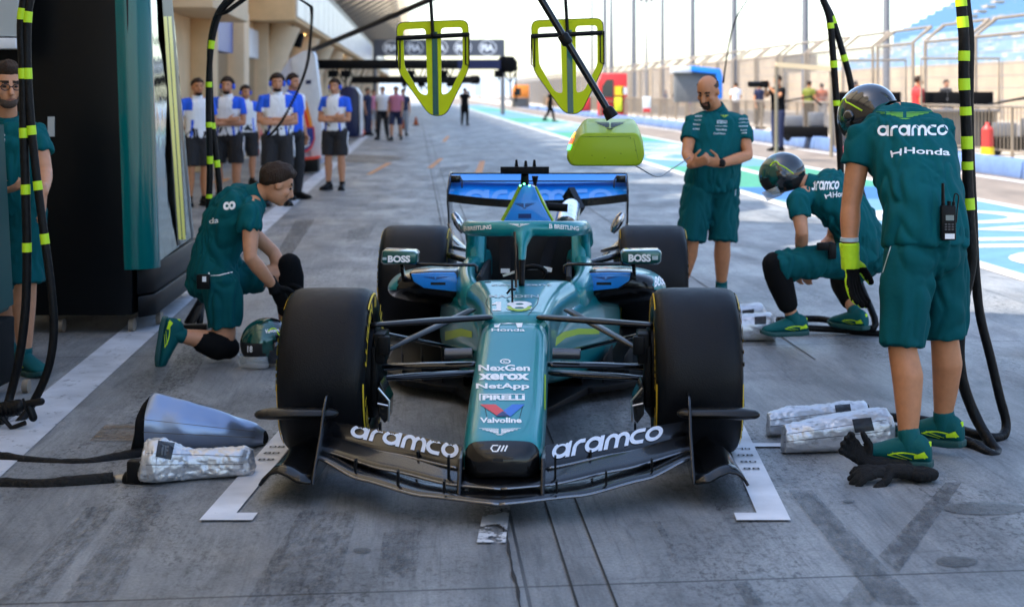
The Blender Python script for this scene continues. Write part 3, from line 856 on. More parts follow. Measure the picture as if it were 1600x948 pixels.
# --- flanks, sidepods
for s in (-1, 1):
    mb = MB(); rings = []
    for (y, xo, zt, zb) in ((.30, .150, .40, .24), (.75, .24, .46, .17), (1.15, .33, .50, .12), (1.6, .43, .50, .10), (2.1, .53, .44, .09), (2.8, .56, .36, .09), (3.5, .3, .3, .09)):
        rings.append([V((s * x, y, z)) for x, z in ((.08, zb), (xo * .92, zb), (xo * .985, zb + .03), (xo, (zt + zb) / 2), (xo * .97, zt - .02), (xo * .86, zt + .03), (.08, zt + .05))])
    fl = mb.loft(rings).build('flank', M_TEAL, car, smooth=60, sub=2)
    if s > 0:
        decal_px(fl, poly((0, 0), (.08, .35), (.30, .82), (.6, 1), (1, .98), (1, .72), (.6, .70), (.35, .52), (.15, .1)), rectq(855, 513, 936, 544), M_LIMEC)
        lab(fl, 'pepperstone', [(880, 470), (893, 450), (895, 455), (882, 475)], M_WHITE)
        decal_px(fl, wings(1), [(879, 492), (893, 474), (899, 478), (886, 500)], M_WHITE)
    else:
        decal_px(fl, poly((0, .2), (0, .8), (.6, 1), (1, .8), (1, .4), (.6, .5)), rectq(696, 513, 738, 532), M_LIMEC)
    mb = MB(); rings = []
    prof = [(1.50, .36, .66, .600, .455), (1.535, .335, .715, .612, .42), (1.60, .32, .745, .618, .395), (1.72, .30, .775, .618, .365), (1.95, .28, .790, .606, .33), (2.3, .25, .78, .57, .27), (2.8, .2, .68, .48, .18), (3.4, .12, .42, .36, .11), (3.9, .08, .25, .26, .1)]
    for (y, xi, xo, zt, zb) in prof:
        h = zt - zb; r = []
        for k in range(16):
            a = 2 * PI * k / 16; ca, sa = math.cos(a), math.sin(a)
            x = (xi + xo) / 2 + (xo - xi) / 2 * math.copysign(abs(ca) ** .62, ca); z = (zt + zb) / 2 + h / 2 * math.copysign(abs(sa) ** .62, sa)
            if ca > .2 and sa > .2: z -= .03 * ca
            if sa < 0: z += .10 * (ca * .5 + .5) * -sa * .9 ; x -= .05 * max(0, ca) * -sa
            r.append(V((s * x, y, z)))
        rings.append(r)
    pod = mb.loft(rings).build('sidepod', [M_TEAL, M_CARB], car, smooth=180, sub=2)
    for p in pod.data.polygons:
        c, n = p.center, p.normal
        if (n.z < .35 and c.z < .50 + .05 * (abs(c.x) > .7)) and c.y < 2.3 and abs(c.x) < .70 or n.z < -.2 or (n.y < -.12 and c.z < .60 and abs(c.x) < .69 and c.y < 1.9): p.material_index = 1
    q = [(662, 450), (722, 457), (711, 426), (642, 428)] if s < 0 else [(906, 457), (966, 450), (986, 427), (921, 427)]
    # blanking cover over the inlet, a thin moulded plate a little proud of the pod
    Yc = 8.325; P4 = [S(*p, Yc) for p in q]
    if s < 0: out = [q[0], q[1], q[2], (676, 426), q[3], (646, 440)]
    else: out = [q[0], q[1], (983, 439), q[2], (950, 426), q[3]]
    mb = MB(); f0 = [S(x, y, Yc - .012) for x, y in out]; f1 = [p + V((0, .22, 0)) for p in f0]
    cov = mb.loft([f0, f1]).build('intake_cover', [M_BLUEC], car, smooth=30, bevel=.006)
    mb = MB(); cx = sum(p[0] for p in out) / 6; cyy = sum(p[1] for p in out) / 6
    g0 = [S(cx + (x - cx) * 1.09, cyy + (y - cyy) * 1.2, Yc + .004) for x, y in out]; mb.loft([g0, [p + V((0, .22, 0)) for p in g0]]).build('inlet_lip', M_CARB, car, smooth=30, bevel=.008)
    decal_px(cov, wings(1), rectq(659, 432, 702, 437) if s < 0 else rectq(925, 432, 968, 437), M_BLUED)
    decal_px(cov, stroke([(0, 0), (1, 0)], .16), rectq(673, 441, 696, 445) if s < 0 else rectq(932, 441, 955, 445), M_COCK)
    if s < 0: lab(pod, 'BOSS', [(598, 447), (600, 441), (607, 428), (605, 440)], M_WHITE)
    else: lab(pod, 'BOSS', [(1022, 449), (1040, 444), (1040, 430), (1023, 432)], M_WHITE, bold=.04)
# --- cockpit rim, headrest, interior
for s in (-1, 1):
    mb = MB()
    rings = []
    for (y, xi, xo, zt, zb) in ((1.12, .20, .31, .612, .40), (1.3, .245, .345, .622, .40), (1.5, .265, .37, .640, .40), (1.75, .27, .38, .655, .40), (2.05, .25, .36, .67, .40), (2.35, .16, .33, .70, .40)):
        rings.append([V((s * x, y, z)) for x, z in ((xi, zb), (xo, zb), (xo + .01, zt - .05), (xo - .02, zt - .01), (xi + .03, zt), (xi, zt - .02))])
    mb.loft(rings).build('cockpit_rim', M_TEAL, car, smooth=60, sub=1)
    # flat teal uprights beside the headrest
    mb = MB(); x0 = .245
    mb.loft([[V((s * x0, 1.92, .62)), V((s * (x0 + .085), 1.92, .62)), V((s * (x0 + .075), 1.99, .80)), V((s * x0, 1.99, .80))], [V((s * x0, 2.15, .62)), V((s * (x0 + .085), 2.15, .62)), V((s * (x0 + .075), 2.15, .78)), V((s * x0, 2.15, .78))]]).build('headrest_side', M_TEAL, car, smooth=30, bevel=.01)
mb = MB(); mb.box((0, 2.22, .56), (.50, .08, .52)); mb.box((0, 1.7, .16), (.48, 1.0, .06)); mb.box((-.235, 1.75, .42), (.03, .9, .40)); mb.box((.235, 1.75, .42), (.03, .9, .40)); mb.box((0, 1.245, .35), (.46, .04, .40))
mb.build('cockpit_tub', M_COCK, car, bevel=.01)
mb = MB(); mb.tube([S(788, 360, 8.98), S(789, 395, 8.86), S(789.5, 424, 8.7)], [(.032, .004)] * 3, 8, up=(0, 1, 0)); mb.build('seat_belt', M_BELT, car)
mb = MB(); mb.tube([S(868, 366, 8.98), S(856, 398, 8.86), S(849, 424, 8.7)], [(.030, .004)] * 3, 8, up=(0, 1, 0)); mb.build('seat_belt', M_BELT, car)
for a, b in (((782, 420), (797, 426)), ((849, 416), (862, 425))):
    mb = MB(); c = S((a[0] + b[0]) / 2, (a[1] + b[1]) / 2, 8.655); mb.box(c, (.05, .004, .024), Matrix.Rotation(.2 if a[0] > 800 else 0, 3, 'Y')); mb.build('belt_tag', M_WHITE, car)
mb = MB(); pts = [S(833 + 20 * math.cos(math.radians(a)), 428 + 12 * math.sin(math.radians(a)), 8.18) for a in range(0, 360, 24)]
mb.tube(pts + pts[:1], .013, 8, None); mb.box(S(833, 430, 8.19), (.10, .03, .06)); mb.build('steering_wheel', M_CARBM, car)
mb = MB(); mb.bar(S(786, 431, 8.1), S(806, 424, 8.1), .008, .012); mb.build('mirror_strut', M_ALU, car)
# --- halo
mb = MB()
hp = [(-.335, 2.3, .70), (-.33, 2.12, .765), (-.318, 1.92, .815), (-.312, 1.66, .845), (-.298, 1.45, .858), (-.255, 1.30, .868), (-.16, 1.20, .876), (0, 1.165, .882)]
hp = smoothpath(hp + [mir(p) for p in hp[-2::-1]], 5)
mb.tube(hp, [(.040, .041)] * len(hp), 14, 'round')
mb.tube([(0, 1.185, .895), (0, 1.15, .862), (0, 1.10, .80), (0, 1.03, .70), (0, .96, .600)], [(.105, .022), (.062, .03), (.026, .03), (.0165, .034), (.0165, .036)], 14)
mb.tube([(0, 1.185, .895), (0, 1.16, .865)], [(.15, .014), (.11, .03)], 14)
for s in (-1, 1): mb.tube([(s * .318, 1.9, .81), (s * .322, 1.98, .75), (s * .33, 2.02, .66)], [(.03, .05), (.028, .05), (.03, .06)], 12, 'round')
halo = melt(mb, 'halo', [M_TEAL, M_CARBM], car, .0085, 7, matfn=lambda c, n: 1 if (c.z < .735 and abs(c.x) < .1) else 0)
lab(halo, 'BREITLING', [(731, 360.5), (768, 358), (768, 351.5), (731, 354)], M_WHITE, .03); lab(halo, 'BREITLING', [(866, 357), (904, 360.5), (904, 354), (866, 350.5)], M_WHITE, .03)
lab(halo, 'B', [(725, 361), (730, 360.5), (730, 353.5), (725, 354)], M_WHITE, .02); lab(halo, 'B', [(858, 357), (863, 357), (863, 350), (858, 350)], M_WHITE, .02)
decal_px(halo, wings(1), rectq(794, 349.5, 829, 354.5), M_WHITE)
# --- pitot and aerial on the chassis
mb = MB(); mb.tube([S(801, 494, 7.32), S(800.5, 468, 7.34), S(800, 434, 7.36)], .005, 6); mb.bar(S(792, 459, 7.5), S(797, 452, 7.5), .006, .01); mb.bar(S(797, 452, 7.5), S(806, 452, 7.5), .006, .01)
mb.build('pitot_tube', M_CARBM, car)
MB().tube([S(806.5, 449, 7.7), S(805.5, 400, 7.72), S(804, 362, 7.74)], .006, 6).build('aerial', M_CARB, car)
# --- airbox and engine cover
mb = MB(); rings = []
for (y, zt, wt, zm, wm, wb) in ((2.24, 1.035, .030, .86, .120, .175), (2.34, 1.045, .040, .86, .132, .20), (2.7, 1.0, .04, .82, .13, .24), (3.2, .86, .035, .72, .11, .26), (3.7, .68, .03, .58, .09, .2), (4.15, .5, .02, .45, .05, .1)):
    rings.append([V((x, y, z)) for x, z in ((-wb, .45), (-wm * 1.15, zm - .12), (-wm, zm), (-wt - .01, zt - .03), (-wt * .6, zt), (wt * .6, zt), (wt + .01, zt - .03), (wm, zm), (wm * 1.15, zm - .12), (wb, .45))])
ec = mb.loft(rings).build('engine_cover', M_TEALD, car, smooth=60, sub=1)
out = [(815, 293), (820, 289), (830, 289), (835, 293), (846, 318), (860, 344), (866, 362), (780, 362), (788, 344), (802, 318)]
f0 = [S(x, y, 9.055) for x, y in out]
acov = MB().loft([f0, [p + V((0, .05, 0)) for p in f0]]).build('airbox_cover', M_BLUEC, car, smooth=30, bevel=.008)
decal_px(acov, wings(1), rectq(802, 317, 837, 326), M_BLUED); decal_px(acov, stroke([(0, 0), (1, 0)], .22), rectq(810, 334, 830, 341), M_BLUED)
mb = MB(); mb.tube([S(837, 292, 9.10), S(849, 318, 9.10), S(864, 345, 9.10)], [(.008, .012)] * 3, 8); mb.tube([S(813, 292, 9.10), S(800, 318, 9.10), S(785, 345, 9.10)], [(.006, .012)] * 3, 8); mb.build('cover_edge', M_LIMEC, car)
mb = MB(); mb.loft([[S(x, y, 9.0) for x, y in ((782, 261), (858, 261), (858, 272), (782, 272))], [S(x, y, 9.12) for x, y in ((782, 260), (858, 260), (858, 272), (782, 272))]])
mb.tube([S(820, 272, 9.07), S(820, 292, 9.1)], [(.022, .03), (.026, .04)], 10)
for x in (807, 821.5, 835): mb.tube([S(x, 261, 9.06), S(x, 249.5 if x != 821.5 else 251, 9.06)], [.012, .007], 8)
mb.build('camera_pod', M_CARBM, car, bevel=.004)
mb = MB()
for x, y in ((813, 290), (819, 287.5), (827, 290)): mb.ball(S(x, y, 9.02), .006, 8)
mb.build('status_light', M_LED, car)
mb = MB(); mb.tube([S(856, 323, 9.45), S(887, 325, 9.45)], .025, 12); mb.build('sensor', M_CARBM, car); MB().tube([S(836, 275, 10.1), S(836, 292, 10.1)], [.022, .008], 10).build('rear_aerial', M_CARBM, car)
mb = MB(); mb.tube(smoothpath([S(893, 322, 10.2), S(888, 336, 9.9), S(884, 356, 9.6)], 4), [.05, .06, .066, .07, .072, .074, .075, .076, .076], 14); mb.build('foil_duct', M_FOIL, car)
mb = MB(); mb.bar(S(888, 300, 10.7), S(905, 332, 10.6), .05, .1); mb.build('wing_pylon', M_CARB, car)
for s in (-1, 1):
    mb = MB(); mb.ball((s * .26, 2.55, .69), (.07, .16, .03), 12); mb.build('exhaust_shroud', M_FOIL, car)
# --- floor
mb = MB(); outl = [(-.36, 1.05), (-.62, 1.25), (-.78, 1.6), (-.80, 2.6), (-.62, 3.2), (-.45, 3.75), (.45, 3.75), (.62, 3.2), (.80, 2.6), (.78, 1.6), (.62, 1.25), (.36, 1.05)]
mb.loft([[V((x, y, .055)) for x, y in outl], [V((x, y, .085)) for x, y in outl]]); mb.box((0, 1.6, .045), (.28, 1.6, .03))
for s in (-1, 1):
    for k in range(4):
        x = .30 + .11 * k; mb.loft([[V((s * x, 1.1 + k * .06, .086)), V((s * (x + .006), 1.1 + k * .06, .086)), V((s * (x + .006), 1.12 + k * .06, .21)), V((s * x, 1.12 + k * .06, .21))], [V((s * (x + .06), 1.75, .086)), V((s * (x + .066), 1.75, .086)), V((s * (x + .066), 1.75, .19)), V((s * (x + .06), 1.75, .19))]])
mb.loft([[V((-.13, .55, .05)), V((.13, .55, .05)), V((.13, .55, .075)), V((-.13, .55, .075))], [V((-.34, 1.06, .05)), V((.34, 1.06, .05)), V((.34, 1.06, .09)), V((-.34, 1.06, .09))]])
mb.build('floor', M_CARBM, car, bevel=.006)
# --- mirrors
for s in (-1, 1):
    q = [(597, 392), (601, 390), (648, 392), (653, 396), (652, 411), (648, 413), (600, 413), (595, 410)] if s < 0 else [(970, 396), (975, 391), (1029, 390), (1034, 394), (1033, 409), (1028, 413), (978, 413), (972, 410)]
    cx = sum(p[0] for p in q) / 8; cy_ = sum(p[1] for p in q) / 8; f0 = [S(x, y, 8.0) for x, y in q]
    f_ = [S(cx + (x - cx) * .94, cy_ + (y - cy_) * .86, 7.972) for x, y in q]
    mr = MB().loft([f_, f0, [p + V((0, .11, 0)) for p in f0]]).build('mirror', M_TEALD, car, smooth=40, bevel=.006, bseg=3)
    lab(mr, 'BOSS', (606, 399, 641, 410) if s < 0 else (982, 397, 1017, 409), M_WHITE, .05)
    decal_px(mr, stroke([(0, 0), (1, 0)], .35), rectq(598, 402, 604, 406) if s < 0 else rectq(1019, 400, 1028, 406), M_SOFTW)
    mb = MB()
    pp = [(650, 412), (700, 414), (741, 414), (745, 417), (745, 427)] if s < 0 else [(972, 412), (925, 413), (887, 413), (882, 416), (881, 427)]
    mb.tube([S(x, y, 8.05) for x, y in pp], .009, 8)
    b0_, b1_ = ((628, 413), (631, 435)) if s < 0 else ((990, 413), (992, 432))
    mb.bar(S(*b0_, 8.06), S(*b1_, 8.42), .018, .04); mb.build('mirror_stay', M_CARB, car)
# --- front wing
def foil(x, le, te, th):
    le, te = V((x, *le)), V((x, *te)); c = te - le; nrm = V((0, -c.z, c.y)).normalized(); r = []
    for k in range(9):
        t = k / 8; tt = th * 2.6 * math.sqrt(max(t, 0)) * (1 - t) ** .8; r.append(le + c * t + nrm * (tt * .55 - .12 * c.length * 4 * t * (1 - t) * .35))
    for k in range(7, 0, -1):
        t = k / 8; tt = th * 2.6 * math.sqrt(max(t, 0)) * (1 - t) ** .8; r.append(le + c * t - nrm * (tt * .45 + .12 * c.length * 4 * t * (1 - t) * .35))
    return r
def interp(tab, x):
    for (x0, a), (x1, b) in zip(tab, tab[1:]):
        if x <= x1 + 1e-9:
            t = (x - x0) / (x1 - x0); t = t * t * (3 - 2 * t) * .35 + t * .65
            return [p + (q - p) * t for p, q in zip(a, b)]
    return list(tab[-1][1])
def element(name, tab, x0, x1, m, th, n=24, sides=(0,)):
    xs = [x0 + (x1 - x0) * i / n for i in range(n + 1)]
    return MB().loft([foil(x, interp(tab, abs(x))[:2], interp(tab, abs(x))[2:], th) for x in xs]).build(name, m, car, smooth=50)
Y0 = CY
e1 = [(0, (5.64 - Y0, .088, 5.79 - Y0, .105)), (.3, (5.745 - Y0, .092, 5.90 - Y0, .11)), (.55, (5.90 - Y0, .115, 6.06 - Y0, .14)), (.725, (6.05 - Y0, .158, 6.24 - Y0, .175))]
e2 = [(0, (5.74 - Y0, .118, 5.86 - Y0, .150)), (.17, (5.775 - Y0, .122, 5.90 - Y0, .156)), (.45, (5.94 - Y0, .140, 6.07 - Y0, .178)), (.725, (6.13 - Y0, .168, 6.26 - Y0, .202))]
e3 = [(.0, (5.87 - Y0, .150, 5.98 - Y0, .21)), (.165, (5.89 - Y0, .158, 6.0 - Y0, .222)), (.45, (6.07 - Y0, .172, 6.19 - Y0, .23)), (.725, (6.25 - Y0, .192, 6.37 - Y0, .236))]
element('wing_mainplane', e1, -.725, .725, M_CARB, .022, 40)
element('wing_flap', e2, -.725, .725, M_CARB, .016, 40)
fl_ = element('wing_flap', e3, -.725, -.158, M_CARB, .014, 24); fr_ = element('wing_flap', e3, .158, .725, M_CARB, .014, 24)
AR = wordmark_a()
M_HILITE = mat('highlight_metal', (.22, .22, .23), .22, .85, coat=.3)  # brighter than the carbon: the wing edges' highlight is put into this colour
for s in (-1, 1):
    for tab, xa, xb, rr in ((e3, .17, .715, .0055), (e2, .0, .715, .005), (e1, 0, .715, .006)):
        P_ = []
        for i in range(25):
            x = xa + (xb - xa) * i / 24; q = interp(tab, x); P_.append(V((s * x, q[0] - .002, q[1] + .001)))
        MB().tube(P_, rr, 8).build('edge_highlight', M_HILITE, car, smooth=180)  # added pale strip painting the highlight along each element's front edge
decal_px(fl_, AR, [(545, 682), (714, 718), (719, 693), (552, 663)], mat('wing_lettering', (.62, .68, .78), .35), eps=.003)
decal_px(fr_, AR, [(860, 719), (1033, 687), (1038, 664), (865, 693)], MATS['wing_lettering'], eps=.003)
mb = MB()
for x, y0, y1, Y in ((577, 688, 712, 6.2), (653, 704, 727, 6.02), (701, 712, 748, 5.84), (556, 717, 737, 5.98), (622, 735, 756, 5.85), (694, 750, 769, 5.72), (594, 660, 687, 6.30)):
    for sx in (0, 1):
        a, b = S(x, y0, Y), S(x, y1, Y)
        if sx: a, b = mir(a), mir(b)
        mb.bar(a, b, .008, .035, (0, 1, 0)); 
mb.build('flap_bracket', M_CARBM, car)
mb = MB()
for s in (-1, 1):
    x = s * .155; mb.loft([[V((x - .008, -1.12, .10)), V((x + .008, -1.12, .10)), V((x + .008, -1.04, .215)), V((x - .008, -1.04, .215))], [V((x - .008, -.92, .13)), V((x + .008, -.92, .13)), V((x + .008, -.86, .22)), V((x - .008, -.86, .22))]])
mb.build('nose_pylon', M_CARB, car, bevel=.003)
for s in (-1, 1):
    po = [(5.93, .085), (5.95, .115), (6.02, .165), (6.13, .235), (6.22, .31), (6.30, .352), (6.37, .355), (6.42, .33), (6.43, .085)]
    mb = MB(); mb.loft([[V((s * (.722 + .05 * max(0, z - .2)), y - Y0, z)) for y, z in po], [V((s * (.734 + .05 * max(0, z - .2)), y - Y0, z)) for y, z in po]])
    ep = mb.build('wing_endplate', M_CARB, car, smooth=30, bevel=.004)
    mb = MB(); mb.tube([V((s * .735, -.55, .283)), V((s * .85, -.56, .285)), V((s * .955, -.575, .286)), V((s * .985, -.58, .285))], [(.05, .020), (.05, .021), (.05, .024), (.035, .020)], 14, 'round', up=(0, 0, 1))
    mb.build('dive_plane', mat('bronze_carbon', (.010, .009, .008), .28, coat=.08, spec=.25), car)
    prof = [(.735, .095), (.79, .098), (.83, .118), (.865, .128), (.90, .118), (.925, .095), (.94, .070)]
    rings = []
    for y, k in ((-.93, 1.0), (-.8, .97), (-.6, .85), (-.42, .62)):
        rings.append([V((s * (.735 + (x - .735) * k), y + (x - .735) * .3, z + (.02 if y > -.7 else 0))) for x, z in prof])
    mb = MB(); mb.loft(rings, False, False); mb.build('wing_footplate', M_CARB, car, smooth=180, solid=.012)
# --- wheels
def tyre_prof(w, R, ri=.236):
    h = w / 2
    return [(-h + .022, ri), (-h + .006, ri + .012), (-h, ri + .05), (-h + .001, R - .045), (-h + .008, R - .026), (-h + .022, R - .011), (-h + .045, R - .003), (-h * .5, R), (0, R + .001), (h * .5, R),
            (h - .045, R - .003), (h - .022, R - .011), (h - .008, R - .026), (h - .001, R - .045), (h, ri + .05), (h - .006, ri + .012), (h - .022, ri)]
def ring_text(o, txt, ang0, arcw, r0, r1, xs, side, m, bold=.03):
    vs, fs = refine(fit(T(txt, bold), 1, 1), .06)
    out = []
    for u, v in vs:
        a = ang0 - side * u * arcw; r = (r0 + r1) / 2 + v * (r1 - r0); out.append(V((xs, math.cos(a) * r, math.sin(a) * r)))
    append(o, out, fs, m)
def wheel(name, x, y, w, R, tilt=0.0):
    s = 1 if x > 0 else -1
    wh = bpy.data.objects.new('wheel', None); COL.objects.link(wh); wh.parent = car; wh.location = (x, y, R)
    wh.rotation_euler = (0, tilt, 0)
    ty = MB().lathe(tyre_prof(w, R), axis='X', n=96).build('tyre', [M_TYRE, M_YEL], wh, smooth=50)
    for side in (-1, 1):
        xs = side * (w / 2 + .0025)
        for a0, tx, aw in ((PI + .75, 'P ZERO', .75), (PI - .42, 'PIRELLI', 1.05), (.75, 'PIRELLI', 1.05), (-.6, 'P ZERO', .75), (PI / 2 + .05, '18', .2)):
            ring_text(ty, tx, a0 if side < 0 else PI - a0, aw, .275, R - .045 + .012, xs, -side, M_YEL)
        vs = []; fs = []
        n = 90
        for i in range(n):
            a = 2 * PI * i / n
            for r in (R - .030, R - .0225): vs.append(V((side * (w / 2 - .004 if r < R - .025 else w / 2 - .009) + side * .003, r * math.cos(a), r * math.sin(a))))
        for i in range(n):
            if (i // 15) % 2 == 0: continue
            fs.append((2 * i, 2 * i + 1, (2 * i + 3) % (2 * n), (2 * i + 2) % (2 * n)))
        append(ty, vs, fs, M_YEL)
    h = w / 2
    MB().lathe([(-h + .03, .238), (-h + .028, .225), (-h + .06, .20), (h - .06, .20), (h - .028, .225), (h - .03, .238)], axis='X', n=64).build('rim', M_CARB, wh)
    so_ = s
    mb = MB(); mb.lathe([(so_ * (h - .035), .0), (so_ * (h - .028), .06), (so_ * (h - .045), .12), (so_ * (h - .035), .215), (so_ * (h - .05), .222)], axis='X', n=64)
    for k in range(10):
        a = k * PI / 5; mb.bar((so_ * (h - .038), .06 * math.cos(a), .06 * math.sin(a)), (so_ * (h - .034), .21 * math.cos(a), .21 * math.sin(a)), .02, .012, (1, 0, 0))
    mb.build('wheel_cover', M_CARB, wh)
    mb = MB(); mb.lathe([(-so_ * (h - .10), .0), (-so_ * (h + .03), .07), (-so_ * (h + .035), .17), (-so_ * (h + .01), .205), (-so_ * (h - .08), .21)], axis='X', n=48); mb.build('brake_drum', M_CARBM, wh)
    return wh
FX = .797
wheel('front', -FX, 0, .37, .36); wheel('front', FX, 0, .37, .36); wheel('rear', -.765, 3.25, .43, .36); wheel('rear', .765, 3.25, .43, .36)
# --- front suspension
def arm(name, a, b, w, h, m=M_CARB):
    o = MB().tube([a, a + (b - a) * .5, b], [(w, h), (w * 1.0, h * 1.05), (w * .8, h * .8)], 14, 'round', up=(0, 0, 1)).build(name, m, car); return o
M_BRZ = MATS['bronze_carbon']
for s in (-1, 1):
    f = (lambda p: p) if s < 0 else mir
    arm('wishbone', f(S(757, 496, 6.98)), f(S(588, 507, 6.80)), .040, .013, M_BRZ)
    arm('wishbone', f(S(735, 485, 7.55)), f(S(606, 546, 6.90)), .026, .010, M_BRZ)
    arm('wishbone', f(S(736, 569, 6.75)), f(S(588, 572, 6.82)), .038, .013)
    arm('wishbone', f(S(738, 582, 7.0)), f(S(584, 591, 6.86)), .045, .014)
    arm('track_rod', f(S(740, 550, 7.5)), f(S(592, 519, 6.95)), .022, .010)
    arm('track_rod', f(S(738, 565, 7.3)), f(S(590, 578, 6.9)), .016, .009)
    mb = MB(); a, b = f(S(694, 553, 6.75)), f(S(738, 552, 6.75)); mb.tube([a, a + (b - a) * .03, b], [.020, .024, .024], 18); mb.build('steering_damper', mat('dark_titanium', (.10, .105, .115), .3, .8), car)
    # brake duct and its lower vane
    mb = MB(); c = f(S(596, 548, 6.72)); mb.box(c + V((0, 0, .02)), (.05, .16, .13)); mb.box(c + V((-s * .02, -.07, .035)), (.05, .05, .08)); mb.box(c + V((s * .02, .03, -.10)), (.03, .22, .26)); mb.build('brake_duct', M_CARBM, car, bevel=.008)
    mb = MB()
    q = [S(x, y, 6.62) for x, y in ((590, 606), (594, 596), (608, 626), (606, 656), (601, 661), (591, 648))]
    q = [f(p) for p in q]; mb.loft([q, [p + V((0, .16, 0)) for p in q]]); mb.build('duct_vane', M_CARB, car, smooth=20, bevel=.003)
    mb = MB(); mb.tube([f(S(591, 606, 6.55)), f(S(608, 626, 6.55)), f(S(607, 658, 6.55))], .005, 6); mb.tube([f(S(590, 630, 6.55)), f(S(608, 634, 6.55))], .004, 6); mb.build('vane_rod', M_ALU, car)
    for (a, b, r_) in (((700, 398, 9.9), (740, 410, 9.6), .02), ((700, 420, 10.1), (742, 425, 10.1), .02), ((702, 385, 10.3), (735, 392, 10.6), .016), ((702, 470, 10.1), (760, 470, 10.3), .022)):
        arm('rear_wishbone', f(S(*a)), f(S(*b)), r_ * 1.4, r_)
# --- rear wing
def rfoil(name, zf, m, x0=-.625, x1=.625, th=.018):
    n = 28; xs = [x0 + (x1 - x0) * i / n for i in range(n + 1)]
    return MB().loft([foil(x, *zf(x), th) for x in xs]).build(name, m, car, smooth=50)
RY = 11.0 - CY
dip = lambda x: .045 * max(0, 1 - (abs(x) / .62) ** 2)
rw1 = rfoil('rear_mainplane', lambda x: ((RY - .10, .852 - dip(x)), (RY + .13, .945 - dip(x) * .3)), M_BLUEW)
rw2 = rfoil('rear_flap', lambda x: ((RY + .06, .948 - dip(x) * .3), (RY + .19, .995)), M_BLUEW, th=.012)
mb = MB(); n = 28
for i in range(n):
    xa, xb = -.625 + 1.25 * i / n, -.625 + 1.25 * (i + 1) / n
    mb.bar((xa, RY - .118, .846 - dip(xa)), (xb, RY - .118, .846 - dip(xb)), .035, .055, (0, 0, 1)); pass
mb.build('wing_edge', M_CARB, car)
MB().bar((-.625, RY + .20, .998), (.625, RY + .20, .998), .012, .012).build('gurney_flap', M_CARB, car)
mb = MB(); mb.bar((-.60, RY + .055, .952), (.60, RY + .055, .952), .008, .010); mb.build('flap_slot', M_CARB, car)
decal_px(rw1, AR, [(724, 325), (958, 319), (956, 296), (726, 297)], mat('wing_script', (.14, .40, .92), .4), eps=.004)
for s in (-1, 1):
    po = [(RY - .14, .82), (RY - .12, .90), (RY + .05, .985), (RY + .12, 1.01), (RY + .24, 1.01), (RY + .26, .80), (RY + .2, .62), (RY, .60), (RY - .05, .72)]
    mb = MB(); mb.loft([[V((s * .625, y, z)) for y, z in po], [V((s * .637, y, z)) for y, z in po]]); mb.build('rear_endplate', M_CARB, car, smooth=30, bevel=.004)
    mb = MB(); pts = smoothpath([(s * .63, RY, .66), (s * .60, RY, .56), (s * .52, RY, .48), (s * .46, RY, .42), (s * .44, RY, .3)], 4)
    mb.tube(pts, [(.012, .11)] * len(pts), 10, up=(0, 1, 0)); mb.build('endplate_foot', M_CARB, car, smooth=60)
    mb = MB(); mb.ball((s * .56, RY - .05, .665), (.035, .05, .09), 12, Matrix.Rotation(s * .5, 3, 'Y')); mb.build('endplate_vane', M_FOIL, car)
    mb = MB(); mb.box((s * .585, RY + .02, .97), (.07, .05, .05)); mb.tube([(s * .55, RY - .02, .985), (s * .535, RY - .04, .96), (s * .535, RY - .06, .91)], .006, 6); mb.build('flap_actuator', M_CARB, car, bevel=.01)
mb = MB(); mb.box((0, 3.95, .36), (.16, .7, .2)); mb.bar((0, 4.0, .4), (0, RY + .05, .84), .03, .12); mb.build('rear_structure', M_CARBM, car, bevel=.02)
# ================================================================== people
M_SKIN = mat('skin', (.56, .26, .14), .5, var=.10, vscale=22, bump=.05, bscale=180)
M_SKIN2 = mat('tanned_skin', (.52, .215, .095), .5, var=.10, vscale=22, bump=.05, bscale=180)
M_LIP = mat('lips', (.36, .15, .11), .5)
M_HAIRD = mat('dark_hair', (.034, .018, .010), .65, spec=.25, bump=1.0, bscale=150, stretch=(1, 1, .3))
M_HAIRS = mat('cropped_hair', (.07, .045, .032), .8, bump=.4, bscale=200)
M_EYE = mat('eye_dark', (.015, .012, .01), .2)
M_TSHIRT = mat('teal_shirt', (.0005, .092, .104), .8, spec=.15, var=.10, vscale=5, bump=.35, bscale=24, stretch=(1, 1, .5))
M_TSHORT = mat('teal_shorts', (.0005, .079, .088), .8, spec=.15, var=.10, vscale=5, bump=.35, bscale=20)
M_TSHOE = mat('teal_shoe', (.001, .088, .092), .65, spec=.2, bump=.2, bscale=160)
M_NEON = mat('neon_yellow', (.56, .82, .01), .6)
M_NEONF = mat('neon_fabric', (.56, .86, .015), .7, bump=.3, bscale=70)
M_KNEE = mat('black_knit', (.005, .005, .0055), .9, spec=.15, bump=.3, bscale=120)
M_HELMT = mat('helmet_teal', (.003, .07, .055), .18, .3, coat=1)
M_HELMB = mat('helmet_black', (.010, .010, .012), .15, coat=1)
M_BWHITE = mat('white_shirt', (.84, .86, .90), .75, bump=.2, bscale=30)
M_BBLUE = mat('royal_blue_fabric', (.008, .11, .78), .7, bump=.2, bscale=30)
M_BSHORT = mat('black_shorts', (.014, .014, .017), .8, bump=.2, bscale=30)
M_GREYT = mat('grey_fabric', (.32, .33, .35), .8)
M_PINK = mat('pink_fabric', (.62, .22, .32), .75)
M_ORANGE = mat('orange_fabric', (.36, .07, .01), .7)
M_REDF = mat('red_fabric', (.55, .03, .03), .7)
M_HIVIS = mat('hi_vis_fabric', (.13, .15, .01), .7)
M_NAVYF = mat('navy_fabric', (.012, .018, .06), .75)
M_GLASSF = mat('spectacle_frame', (.01, .01, .012), .3)

def lerp(a, b, t): return a + (b - a) * t

